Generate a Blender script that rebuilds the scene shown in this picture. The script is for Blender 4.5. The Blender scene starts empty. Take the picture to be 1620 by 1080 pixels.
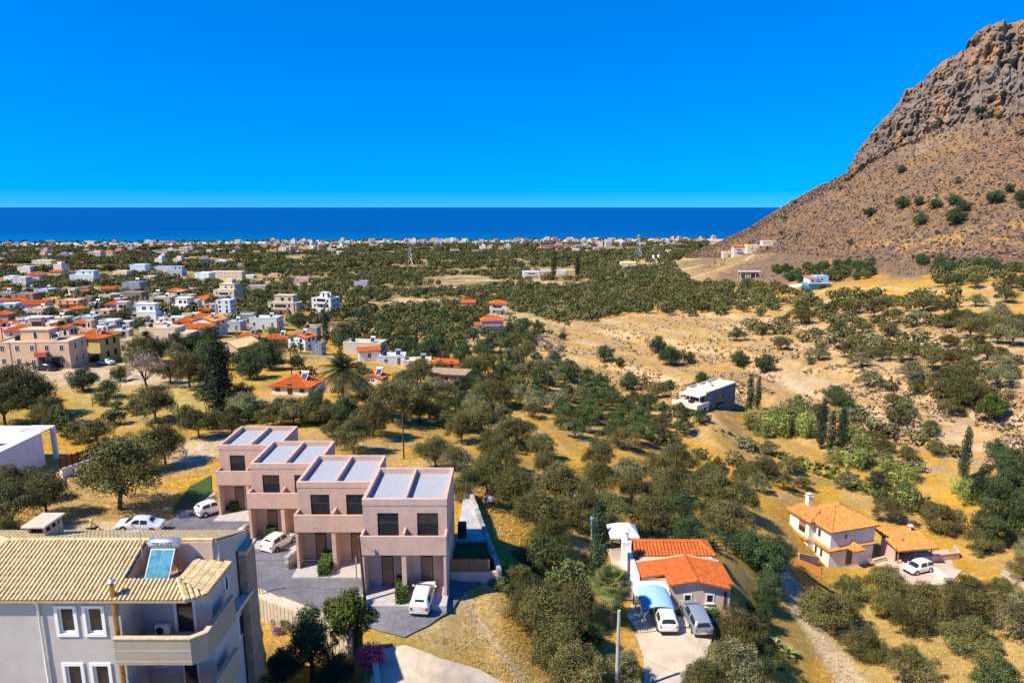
import bpy, bmesh, math, random
import numpy as np
from mathutils import Vector, Matrix, Quaternion

# ------------------------------------------------------------------ camera, sky, sun, exposure
S = bpy.context.scene
COL = S.collection
CAM_Z = 120.0
FOC = 1080.0                                   # focal length in pixels of the 1620 x 1080 frame
PITCH = math.atan(213.0 / 1080.0)
cam_data = bpy.data.cameras.new('camera'); cam = bpy.data.objects.new('camera', cam_data); COL.objects.link(cam)
cam.location = (0, 0, CAM_Z); cam.rotation_euler = (math.pi / 2 - PITCH, 0, 0)
cam_data.sensor_width = 36.0; cam_data.lens = 36.0 * FOC / 1620.0
cam_data.clip_start = 0.5; cam_data.clip_end = 200000
S.camera = cam

SUN_EL = math.radians(50); SUN_V = Vector((-0.88, -0.47, 0)).normalized() * math.cos(SUN_EL) + Vector((0, 0, math.sin(SUN_EL)))
world = bpy.data.worlds.new('World'); S.world = world; world.use_nodes = True
wn = world.node_tree.nodes; wl = world.node_tree.links; wn.clear()
w_out = wn.new('ShaderNodeOutputWorld'); w_bg = wn.new('ShaderNodeBackground'); w_sky = wn.new('ShaderNodeTexSky')
w_hsv = wn.new('ShaderNodeHueSaturation')
w_sky.sky_type = 'NISHITA'; w_sky.sun_disc = False
w_sky.sun_elevation = SUN_EL; w_sky.sun_rotation = math.atan2(SUN_V.x, SUN_V.y)
w_sky.air_density = 1.0; w_sky.dust_density = 0.0; w_sky.ozone_density = 5.0; w_sky.altitude = 100
w_hsv.inputs['Hue'].default_value = 0.515; w_hsv.inputs['Saturation'].default_value = 1.72; w_hsv.inputs['Value'].default_value = 1.12
w_bg.inputs['Strength'].default_value = 0.115
# the clear dry air keeps its blue down to the horizon: the lookup stays a little above it, all the way round
w_tc = wn.new('ShaderNodeTexCoord'); w_sx = wn.new('ShaderNodeSeparateXYZ'); w_ma = wn.new('ShaderNodeMath'); w_cx = wn.new('ShaderNodeCombineXYZ')
w_ma.operation = 'MULTIPLY_ADD'; w_ma.inputs[1].default_value = 0.7; w_ma.inputs[2].default_value = 0.12
wl.new(w_tc.outputs['Generated'], w_sx.inputs[0]); wl.new(w_sx.outputs[2], w_ma.inputs[0]); wl.new(w_sx.outputs[0], w_cx.inputs[0]); wl.new(w_sx.outputs[1], w_cx.inputs[1]); wl.new(w_ma.outputs[0], w_cx.inputs[2]); wl.new(w_cx.outputs[0], w_sky.inputs[0])
wl.new(w_sky.outputs[0], w_hsv.inputs['Color']); wl.new(w_hsv.outputs[0], w_bg.inputs['Color']); wl.new(w_bg.outputs[0], w_out.inputs['Surface'])
sun_data = bpy.data.lights.new('sun', 'SUN'); sun_data.energy = 5.0; sun_data.angle = math.radians(0.5); sun_data.color = (1.0, 0.89, 0.70)
sun = bpy.data.objects.new('sun', sun_data); COL.objects.link(sun); sun.rotation_euler = SUN_V.to_track_quat('Z', 'Y').to_euler(); sun.location = (0, 0, 300)
S.view_settings.view_transform = 'Standard'; S.view_settings.look = 'None'
S.view_settings.exposure = 0.6; S.view_settings.gamma = 1.0; S.view_settings.use_curve_mapping = False
S.render.engine = 'CYCLES'
S.cycles.max_bounces = 6; S.cycles.diffuse_bounces = 4; S.cycles.glossy_bounces = 2; S.cycles.transmission_bounces = 2
S.cycles.transparent_max_bounces = 4; S.cycles.use_denoising = True

rng = np.random.default_rng(7); random.seed(7)

# ------------------------------------------------------------------ materials
def rgb(*a): return (a[0], a[1], a[2], 1.0)
MATS = {}
def pm(name, col, var=0.16, scale=2.0, rough=0.8, bump=0.0, bscale=20.0, spec=0.25, metal=0.0, col2=None, emit=None, rnd=0.0, attr=False):
    """procedural material: base colour broken up by two octaves of noise, optional bump and per-object tint"""
    if name in MATS: return MATS[name]
    m = bpy.data.materials.new(name); m.use_nodes = True; MATS[name] = m
    nt = m.node_tree; n = nt.nodes; l = nt.links; b = n['Principled BSDF']
    b.inputs['Roughness'].default_value = rough; b.inputs['Metallic'].default_value = metal
    b.inputs['Specular IOR Level'].default_value = spec
    tc = n.new('ShaderNodeTexCoord')
    nz = n.new('ShaderNodeTexNoise'); nz.inputs['Scale'].default_value = scale; nz.inputs['Detail'].default_value = 6; nz.inputs['Roughness'].default_value = 0.65
    l.new(tc.outputs['Object'], nz.inputs['Vector'])
    rp = n.new('ShaderNodeValToRGB'); rp.color_ramp.elements[0].position = 0.3; rp.color_ramp.elements[1].position = 0.7
    c2 = col2 if col2 else tuple(min(1, c * (1 + var)) for c in col)
    c1 = col if col2 else tuple(c * (1 - var) for c in col)
    rp.color_ramp.elements[0].color = rgb(*c1); rp.color_ramp.elements[1].color = rgb(*c2)
    l.new(nz.outputs['Fac'], rp.inputs['Fac'])
    src = rp.outputs['Color']
    if attr:
        at = n.new('ShaderNodeAttribute'); at.attribute_name = 'tint'
        mx = n.new('ShaderNodeMix'); mx.data_type = 'RGBA'; mx.blend_type = 'MULTIPLY'; mx.inputs[0].default_value = 1.0
        l.new(src, mx.inputs[6]); l.new(at.outputs['Color'], mx.inputs[7]); src = mx.outputs[2]
    if rnd > 0:
        oi = n.new('ShaderNodeObjectInfo'); mr = n.new('ShaderNodeMapRange')
        mr.inputs['To Min'].default_value = 1 - rnd; mr.inputs['To Max'].default_value = 1 + rnd
        l.new(oi.outputs['Random'], mr.inputs['Value'])
        hs = n.new('ShaderNodeHueSaturation'); l.new(src, hs.inputs['Color']); l.new(mr.outputs[0], hs.inputs['Value'])
        mh = n.new('ShaderNodeMath'); mh.operation = 'MULTIPLY_ADD'; mh.inputs[1].default_value = rnd * 0.12; mh.inputs[2].default_value = 0.5 - rnd * 0.06
        ms = n.new('ShaderNodeMath'); ms.operation = 'FRACT'; mm = n.new('ShaderNodeMath'); mm.operation = 'MULTIPLY'; mm.inputs[1].default_value = 7.31
        l.new(oi.outputs['Random'], mm.inputs[0]); l.new(mm.outputs[0], ms.inputs[0]); l.new(ms.outputs[0], mh.inputs[0]); l.new(mh.outputs[0], hs.inputs['Hue'])
        src = hs.outputs['Color']
    l.new(src, b.inputs['Base Color'])
    if bump > 0:
        nb = n.new('ShaderNodeTexNoise'); nb.inputs['Scale'].default_value = bscale; nb.inputs['Detail'].default_value = 5
        l.new(tc.outputs['Object'], nb.inputs['Vector'])
        bp = n.new('ShaderNodeBump'); bp.inputs['Strength'].default_value = bump; bp.inputs['Distance'].default_value = 0.05
        l.new(nb.outputs['Fac'], bp.inputs['Height']); l.new(bp.outputs['Normal'], b.inputs['Normal'])
    if emit:
        b.inputs['Emission Color'].default_value = rgb(*emit); b.inputs['Emission Strength'].default_value = 1.0
    return m

# ------------------------------------------------------------------ objects
def link(o): COL.objects.link(o); return o
def tag(o, label=None, cat=None, group=None, kind=None):
    if label: o['label'] = label
    if cat: o['category'] = cat
    if group: o['group'] = group
    if kind: o['kind'] = kind
    return o
def empty(name, loc, rz=0.0, label=None, cat=None, group=None, scale=None):
    o = bpy.data.objects.new(name, None); o.empty_display_size = 0.3; link(o)
    o.location = loc; o.rotation_euler = (0, 0, rz)
    if scale: o.scale = scale if hasattr(scale, '__len__') else (scale,) * 3
    return tag(o, label, cat, group)
def kids(o): return list(o.children)
def copy_tree(o, parent=None):
    c = o.copy(); link(c); c.parent = parent
    for ch in kids(o): copy_tree(ch, c)
    return c

class MB:
    """collects faces of one mesh object"""
    def __init__(s): s.v = []; s.f = []; s.m = []; s.sm = []
    def add(s, vs, fs, mi=0, smooth=False):
        k = len(s.v); s.v.extend([tuple(p) for p in vs])
        for f in fs: s.f.append(tuple(i + k for i in f)); s.m.append(mi); s.sm.append(smooth)
        return s
    def quad(s, a, b, c, d, mi=0): return s.add([a, b, c, d], [(0, 1, 2, 3)], mi)
    def box(s, x0, x1, y0, y1, z0, z1, mi=0, M=None):
        vs = [Vector((x, y, z)) for z in (z0, z1) for (x, y) in ((x0, y0), (x1, y0), (x1, y1), (x0, y1))]
        if M is not None: vs = [M @ p for p in vs]
        return s.add(vs, [(3, 2, 1, 0), (4, 5, 6, 7), (0, 1, 5, 4), (1, 2, 6, 5), (2, 3, 7, 6), (3, 0, 4, 7)], mi)
    def bbox(s, x0, x1, y0, y1, z0, z1, b=0.02, mi=0, M=None):
        """box with chamfered edges"""
        bm = bmesh.new(); bmesh.ops.create_cube(bm, size=1.0)
        for v in bm.verts: v.co = Vector((x0 + (v.co.x + .5) * (x1 - x0), y0 + (v.co.y + .5) * (y1 - y0), z0 + (v.co.z + .5) * (z1 - z0)))
        bmesh.ops.bevel(bm, geom=list(bm.edges), offset=b, segments=1, affect='EDGES')
        bm.verts.ensure_lookup_table(); vs = [v.co.copy() for v in bm.verts]
        if M is not None: vs = [M @ p for p in vs]
        s.add(vs, [[v.index for v in f.verts] for f in bm.faces], mi); bm.free(); return s
    def prism(s, poly, z0, z1, mi=0):
        """upright prism over an anticlockwise xy polygon; z0, z1 numbers or lists per corner"""
        n = len(poly); a = z0 if hasattr(z0, '__len__') else [z0] * n; b = z1 if hasattr(z1, '__len__') else [z1] * n
        vs = [(p[0], p[1], a[i]) for i, p in enumerate(poly)] + [(p[0], p[1], b[i]) for i, p in enumerate(poly)]
        fs = [tuple(range(n - 1, -1, -1)), tuple(range(n, 2 * n))] + [(i, (i + 1) % n, n + (i + 1) % n, n + i) for i in range(n)]
        return s.add(vs, fs, mi)
    def tube(s, pts, r, n=6, mi=0, cap=True, smooth=True):
        pts = [Vector(p) for p in pts]; rs = r if hasattr(r, '__len__') else [r] * len(pts)
        vs = []; prev = None
        for i, p in enumerate(pts):
            d = (pts[min(i + 1, len(pts) - 1)] - pts[max(i - 1, 0)]).normalized()
            a = d.orthogonal().normalized() if prev is None else (prev - d * prev.dot(d)).normalized()
            prev = a; b = d.cross(a)
            for k in range(n):
                t = 2 * math.pi * k / n; vs.append(p + (a * math.cos(t) + b * math.sin(t)) * rs[i])
        fs = []
        for i in range(len(pts) - 1):
            for k in range(n):
                k2 = (k + 1) % n; fs.append((i * n + k, i * n + k2, (i + 1) * n + k2, (i + 1) * n + k))
        s.add(vs, fs, mi, smooth)
        if cap: s.add(vs[:n], [tuple(range(n - 1, -1, -1))], mi); s.add(vs[-n:], [tuple(range(n))], mi)
        return s
    def cyl(s, c, r, z0, z1, n=16, mi=0, r2=None): return s.tube([(c[0], c[1], z0), (c[0], c[1], z1)], [r, r if r2 is None else r2], n, mi)
    def lathe(s, prof, c=(0, 0, 0), n=14, mi=0):
        vs = [(c[0] + r * math.cos(2 * math.pi * k / n), c[1] + r * math.sin(2 * math.pi * k / n), c[2] + z) for r, z in prof for k in range(n)]
        fs = [(i * n + k, i * n + (k + 1) % n, (i + 1) * n + (k + 1) % n, (i + 1) * n + k) for i in range(len(prof) - 1) for k in range(n)]
        return s.add(vs, fs, mi, True)
    def mesh(s, name, mats):
        me = bpy.data.meshes.new(name); me.from_pydata(s.v, [], s.f)
        for m in (mats if isinstance(mats, (list, tuple)) else [mats]): me.materials.append(m)
        me.polygons.foreach_set('material_index', s.m); me.polygons.foreach_set('use_smooth', s.sm); me.update(); return me
    def build(s, name, mats, parent=None, loc=None, kind=None, label=None):
        o = bpy.data.objects.new(name, s.mesh(name, mats)); link(o)
        if parent: o.parent = parent
        if loc is not None: o.location = loc
        return tag(o, label, None, None, kind)
def inst(name, me, parent=None, loc=(0, 0, 0), rz=0.0, scale=None, label=None, kind=None):
    o = bpy.data.objects.new(name, me); link(o); o.location = loc; o.rotation_euler = (0, 0, rz)
    if scale: o.scale = scale if hasattr(scale, '__len__') else (scale,) * 3
    if parent: o.parent = parent
    return tag(o, label, None, None, kind)
def np_mesh(name, V, F, mats, col=None, attr='tint', smooth=False, midx=None):
    """mesh from numpy arrays: V n x 3, F m x k"""
    me = bpy.data.meshes.new(name); k = F.shape[1]
    me.vertices.add(len(V)); me.vertices.foreach_set('co', np.ascontiguousarray(V, np.float32).ravel())
    me.loops.add(F.size); me.loops.foreach_set('vertex_index', np.ascontiguousarray(F, np.int32).ravel())
    me.polygons.add(len(F)); me.polygons.foreach_set('loop_start', np.arange(0, F.size, k, dtype=np.int32))
    if smooth: me.polygons.foreach_set('use_smooth', np.ones(len(F), bool))
    for m in (mats if isinstance(mats, (list, tuple)) else [mats]): me.materials.append(m)
    if midx is not None: me.polygons.foreach_set('material_index', midx.astype(np.int32))
    me.update(calc_edges=True)
    if col is not None:
        dom = 'POINT' if len(col) == len(V) else 'FACE'
        a = me.attributes.new(attr, 'FLOAT_COLOR', dom)
        c4 = np.ones((len(col), 4), np.float32); c4[:, :3] = col; a.data.foreach_set('color', c4.ravel())
    return me

# ------------------------------------------------------------------ numpy noise
def _hash(ix, iy, seed):
    h = (ix.astype(np.int64) * 374761393 + iy.astype(np.int64) * 668265263 + seed * 974634777) & 0x7fffffff
    h = ((h ^ (h >> 13)) * 1274126177) & 0x7fffffff
    return ((h ^ (h >> 16)) & 0xffff) / 65535.0
def vnoise(x, y, seed=0):
    ix = np.floor(x); iy = np.floor(y); fx = x - ix; fy = y - iy; fx = fx * fx * (3 - 2 * fx); fy = fy * fy * (3 - 2 * fy)
    a = _hash(ix, iy, seed); b = _hash(ix + 1, iy, seed); c = _hash(ix, iy + 1, seed); d = _hash(ix + 1, iy + 1, seed)
    return (a * (1 - fx) + b * fx) * (1 - fy) + (c * (1 - fx) + d * fx) * fy
def fbm(x, y, o=4, seed=0, gain=0.5):
    s = 0; a = 1; t = 0
    for i in range(o): s = s + a * vnoise(x * 2 ** i, y * 2 ** i, seed + i * 17); t += a; a *= gain
    return s / t
def sstep(a, b, x): t = np.clip((x - a) / (b - a), 0, 1); return t * t * (3 - 2 * t)

# ------------------------------------------------------------------ view rays (used only to find where things stand)
CP, SP = math.cos(PITCH), math.sin(PITCH)
def ray(px, py):
    u = (np.asarray(px, float) - 810) / FOC; v = (np.asarray(py, float) - 540) / FOC
    return u, CP - v * SP, -SP - v * CP                      # per unit depth
def at_h(px, py, H):
    """point on the ray that lies H metres below the camera"""
    a, b, c = ray(px, py); t = -H / c; return Vector((float(a * t), float(b * t), CAM_Z - H))
def at_d(px, py, depth):
    a, b, c = ray(px, py); return Vector((float(a * depth), float(b * depth), CAM_Z + float(c * depth)))
def project(x, y, z):
    dz = z - CAM_Z; d = y * CP - dz * SP; v = -(y * SP + dz * CP)
    return 810 + FOC * x / np.maximum(d, 1e-3), 540 + FOC * v / np.maximum(d, 1e-3), d

# ------------------------------------------------------------------ terrain: thin plate spline through surveyed heights
CTRL = [(-250,1080,27),(0,1080,27.5),(200,1080,27.5),(400,1010,31.2),(500,1020,32),(580,1075,32.2),(690,960,31.1),(600,935,31.0),(520,905,32.1),(470,880,32.3),(420,880,32.5),
 (400,860,33.1),(335,820,34.0),(280,830,33.7),(180,803,33.0),(60,840,32),(-100,820,31),(660,1075,32),(850,1050,34.5),(760,985,32.3),(775,912,31.1),(820,905,32.3),(795,850,32.0),(810,800,33.8),(715,772,31.3),(700,755,32.5),
 (735,868,31.05),(740,830,31.1),(1048,1000,37),(1060,1065,36.8),(1000,895,37.2),(1080,880,37.4),(1160,920,38.6),(940,960,36.2),(880,980,35),(900,880,35.2),(930,840,36),(1000,830,38),
 (1270,1000,44.3),(1300,905,50),(1450,915,50),(1600,955,47.5),(1500,1060,44.5),(1620,1078,43),(1230,1070,42),(1800,1050,43),(1200,960,42.3),(1210,880,42.5),(1240,820,46),(1430,872,50.3),(1540,850,51),(1480,800,51.5),
 (1620,830,49),(1300,750,50),(1180,700,49.3),(1125,660,45.3),(1100,700,47.5),(1522,757,49.3),(1600,742,48.2),(1300,703,49.5),(1000,790,39.5),(1000,700,44),(1100,780,43.5),(900,640,44),(880,760,38.5),(760,650,41),(700,705,37.5),
 (620,740,35.2),(560,692,35.6),(300,660,35),(100,640,35.6),(20,592,36.6),(-150,600,36),(150,573,37.6),(460,617,36),(550,640,36.2),(690,605,42),(830,620,44),(590,580,41),(380,545,43),(300,690,34.6),(420,690,34.8),
 (200,520,44),(50,500,45),(-200,480,48),(330,490,50),(500,505,52),(100,450,64),(350,440,70),(570,457,70),(0,420,84),(640,430,84),(700,400,106),(300,400,106),(0,400,107),(-400,400,107),
 (790,500,58),(730,490,61),(850,440,72),(920,430,71),(1000,420,72),(1080,402,88),(1000,385,112),(1060,383,112),(640,520,53),(640,560,46),(740,560,48.5),
 (880,500,58),(900,540,54),(1000,500,50),(1000,560,51.5),(1000,620,49),(1100,590,49),(1200,560,46),(1200,620,48),(1300,600,46),(1300,655,48.3),(1400,560,41.5),(1450,640,45),(1550,690,47.3),
 (1600,700,46.8),(1600,620,41),(1600,520,36),(1500,500,37),(1800,560,36),(1800,700,44),(1400,480,40),(1290,457,42),(1180,442,50),(1100,440,57),(1150,470,49.5),(1600,435,30),(1450,425,32),(1300,425,38),
 (1200,402,44),(1160,408,52),(1050,430,66),(960,480,62)]
cw = []
for px, py, H in CTRL:
    p = at_h(px, py, H); cw.append((p.x, p.y, p.z))
for px in range(-900, 1200, 250):                           # the shore, and the sea bed beyond it
    p = at_h(px, 385.5 - px / 1100 * 7.5, 119.3); cw.append(tuple(p)); q = p.copy(); q *= 1.25; cw.append((q.x, q.y, -9)); q *= 1.25; cw.append((q.x, q.y, -16))
for px in (1450, 1750, 2100, 2500):                          # lower ground behind the mountain
    p = at_h(px, 400, 60); k = 1100 / math.hypot(p.x, p.y); cw.append((p.x * k, p.y * k, 30)); cw.append((p.x * k * 2, p.y * k * 2, 2)); cw.append((p.x * k * 2.7, p.y * k * 2.7, -9))
for a, d, z in ((-50, 12, 91), (0, 12, 88.5), (50, 12, 84), (-62, 40, 89), (62, 60, 78), (62, 250, 86), (-62, 150, 82), (-62, 400, 66), (70, 500, 92)):
    cw.append((d * math.sin(math.radians(a)), d * math.cos(math.radians(a)), z))
cw = np.array(cw)
def polar(x, y): return np.stack([np.arctan2(x, y) * 3.0, np.log(np.hypot(x, y))], -1)
CPOL = polar(cw[:, 0], cw[:, 1])
def _tps(r2): return r2 * np.log(r2 + 1e-9)
n_ = len(cw)
_K = _tps(((CPOL[:, None] - CPOL[None]) ** 2).sum(-1)) + np.eye(n_) * 2e-3
_P = np.c_[np.ones(n_), CPOL]
_A = np.zeros((n_ + 3, n_ + 3)); _A[:n_, :n_] = _K; _A[:n_, n_:] = _P; _A[n_:, :n_] = _P.T
_W = np.linalg.solve(_A, np.r_[cw[:, 2], 0, 0, 0])

NA, ND = 610, 500
AZ0, AZ1 = math.radians(-58), math.radians(62); LD0, LD1 = math.log(9.0), math.log(3000.0)
az = np.linspace(AZ0, AZ1, NA); ld = np.linspace(LD0, LD1, ND)
AA, LL = np.meshgrid(az, ld, indexing='ij')
GX = np.exp(LL) * np.sin(AA); GY = np.exp(LL) * np.cos(AA)
# spline on a coarser lattice, then bilinear up (the noise is added at full resolution)
ca = np.linspace(AZ0, AZ1, 176); cd = np.linspace(LD0, LD1, 151)
CA, CD = np.meshgrid(ca, cd, indexing='ij'); q = np.stack([CA.ravel() * 3.0, CD.ravel()], -1)
cz = np.zeros(len(q))
for i in range(0, len(q), 4000):
    qq = q[i:i + 4000]; cz[i:i + 4000] = _tps(((qq[:, None] - CPOL[None]) ** 2).sum(-1)) @ _W[:n_] + np.c_[np.ones(len(qq)), qq] @ _W[n_:]
cz = cz.reshape(176, 151)
def bil(G, fa, fd):
    fa = np.clip(fa, 0, G.shape[0] - 1.001); fd = np.clip(fd, 0, G.shape[1] - 1.001); i = fa.astype(int); j = fd.astype(int); u = fa - i; v = fd - j
    return (G[i, j] * (1 - u) + G[i + 1, j] * u) * (1 - v) + (G[i, j + 1] * (1 - u) + G[i + 1, j + 1] * u) * v
GZ = bil(cz, (AA - AZ0) / (AZ1 - AZ0) * 175, (LL - LD0) / (LD1 - LD0) * 150)
GD = np.exp(LL)

def lookup(x, y, G=None):
    """height of the ground mesh at x, y"""
    x = np.asarray(x, float); y = np.asarray(y, float)
    return bil(GZ if G is None else G, (np.arctan2(x, y) - AZ0) / (AZ1 - AZ0) * (NA - 1), (np.log(np.maximum(np.hypot(x, y), 9.0)) - LD0) / (LD1 - LD0) * (ND - 1))
def gz(x, y): return float(lookup(x, y))
_MD = np.exp(np.linspace(math.log(14), math.log(2900), 700))
def pick(px, py):
    """where the view rays through pixels meet the ground: n x 3, nan where they miss"""
    px = np.atleast_1d(np.asarray(px, float)); py = np.atleast_1d(np.asarray(py, float)); out = np.full((len(px), 3), np.nan)
    for s in range(0, len(px), 2000):
        a, b, c = ray(px[s:s + 2000], py[s:s + 2000])
        t0 = _MD[None, :]
        g = (CAM_Z + c[:, None] * t0) - lookup(a[:, None] * t0, b[:, None] * t0)
        hit = (g < 0); has = hit.any(1); k = hit.argmax(1); k = np.maximum(k, 1)
        r_ = np.arange(len(a)); g0 = g[r_, k - 1]; g1 = g[r_, k]; f = np.clip(g0 / np.where(g0 - g1 == 0, 1, g0 - g1), 0, 1)
        t = _MD[k - 1] + (_MD[k] - _MD[k - 1]) * f
        res = np.stack([a * t, b * t, CAM_Z + c * t], -1); res[:, 2] = lookup(res[:, 0], res[:, 1]); res[~has] = np.nan
        out[s:s + 2000] = res
    return out
def P(px, py): r_ = pick(px, py)[0]; return Vector((float(r_[0]), float(r_[1]), float(r_[2])))
def depth_of(p): return p.y * CP - (p.z - CAM_Z) * SP
def px_m(p): return FOC / depth_of(p)                        # pixels of the photograph per metre there

def seg_dist(x, y, pl):
    """distance to a polyline, and the side (positive left of its direction)"""
    best = np.full(np.shape(x), 1e9); side = np.zeros(np.shape(x))
    for (x0, y0), (x1, y1) in zip(pl[:-1], pl[1:]):
        dx, dy = x1 - x0, y1 - y0; t = np.clip(((x - x0) * dx + (y - y0) * dy) / (dx * dx + dy * dy), 0, 1)
        d = np.hypot(x - x0 - t * dx, y - y0 - t * dy); s = np.sign(dx * (y - y0) - dy * (x - x0)); k = d < best
        best = np.where(k, d, best); side = np.where(k, s, side)
    return best, side
def in_poly(x, y, poly):
    x = np.asarray(x); y = np.asarray(y); c = np.zeros(x.shape, bool); n = len(poly)
    for i in range(n):
        x0, y0 = poly[i][:2]; x1, y1 = poly[(i + 1) % n][:2]
        if y0 == y1: continue
        c ^= ((y0 > y) != (y1 > y)) & (x < (x1 - x0) * (y - y0) / (y1 - y0) + x0)
    return c
def world_line(pxs): a = pick([p[0] for p in pxs], [p[1] for p in pxs]); return [(r_[0], r_[1]) for r_ in a]

# terraces and banks: the ground steps down towards the viewer along these lines
BANKS = [([(905,512),(1000,533),(1100,547),(1210,572),(1330,592),(1480,628),(1640,668)], 2.0, 14),
         ([(870,562),(960,575),(1050,600),(1150,612),(1260,640),(1330,672),(1420,690)], 1.8, 12),
         ([(1180,572),(1290,622),(1400,662),(1500,690),(1640,712)], 1.6, 10),
         ([(1000,500),(1150,497),(1300,520),(1450,540),(1640,560)], 1.2, 14),
         ([(1190,470),(1330,480),(1480,510),(1640,525)], 1.2, 14),
         ([(820,640),(930,655),(1050,690),(1140,740)], 0.8, 9)]
DZ = np.zeros_like(GZ)
for pl, step, reach in BANKS:
    d, s = seg_dist(GX, GY, world_line(pl)); sd = d * s
    DZ += step * (np.exp(-np.maximum(sd, 0) / reach) * sstep(-0.2, 1.2, sd) - np.exp(-np.maximum(-sd, 0) / reach) * (1 - sstep(-1.2, 0.2, sd))) * 0.5 * np.where(d < reach * 5, 1, 0)
far = sstep(90, 260, GD); fade = 1 - sstep(1700, 2100, GD)
DZ += (fbm(GX / 7, GY / 7, 4, 3) - 0.5) * (0.5 + 0.8 * far) * fade + (fbm(GX / 60, GY / 60, 3, 9) - 0.5) * 5.0 * sstep(150, 500, GD) * fade
PADS = []      # level building plots: (polygon in pixels, metres below camera or None)
GZ = GZ + DZ * sstep(20, 40, GD)
for hx, hy, hz in ((-12.0, 51.2, 89.25), (-19.25, 57.4, 88.1), (-26.15, 64.4, 87.1), (-32.7, 72.3, 86.2)):      # levelled plots of the four duplex houses
    e_ = np.maximum(np.maximum(hx - .6 - GX, GX - hx - 7.3), np.maximum(hy - 3.2 - GY, GY - hy - 7.0)); GZ = np.where(e_ < 2.0, np.minimum(GZ, hz - .22 + np.maximum(e_, 0) * .35), GZ)

X_, Y_, _d = project(GX, GY, GZ)                                # the garden below the yard's retaining wall lies lower
GZ = np.where(in_poly(X_, Y_, [(372, 926), (392, 931), (450, 953), (520, 980), (562, 992), (572, 1000), (576, 1140), (360, 1140)]) & (_d > 5), GZ - 2.2, GZ)
# ------------------------------------------------------------------ ground colours (own colours of grass, sand, soil)
PX, PY, PD = project(GX, GY, GZ)
jit = lambda a, s, sd: (fbm(GX / s, GY / s, 3, sd) - 0.5) * a
ok = PD > 1
jx = np.where(ok, PX, -9999) + jit(26, 6, 21) * np.clip(60 / GD, 0.3, 2); jy = np.where(ok, PY, 9999) + jit(14, 6, 33) * np.clip(60 / GD, 0.3, 2)
def mixc(c, m, col): return c * (1 - m[..., None]) + np.array(col) * m[..., None]
GOLD = (0.53, 0.305, 0.045); EARTH = (0.49, 0.325, 0.12); OLIVE = (0.24, 0.21, 0.075); SAND = (0.50, 0.32, 0.115); SCRUB = (0.20, 0.135, 0.088)
SOIL = (0.52, 0.27, 0.055); TRACK = (0.54, 0.43, 0.29); PLAIN = (0.27, 0.205, 0.085); GRASS = (0.25, 0.26, 0.07)
n1 = fbm(GX / 9, GY / 9, 4, 5); n2 = fbm(GX / 3.0, GY / 3.0, 4, 8); n3 = fbm(GX / 40, GY / 40, 3, 11); n4 = fbm(GX / 1.2, GY / 1.2, 3, 14)
col = np.empty(GX.shape + (3,)); col[:] = GOLD
col = mixc(col, sstep(0.50, 0.66, n1) * 0.9, EARTH)
col = mixc(col, sstep(0.54, 0.70, n2) * 0.55, (0.35, 0.25, 0.11))
col = mixc(col, sstep(0.58, 0.72, fbm(GX / 14, GY / 14, 3, 77)) * 0.6, OLIVE)
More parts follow.
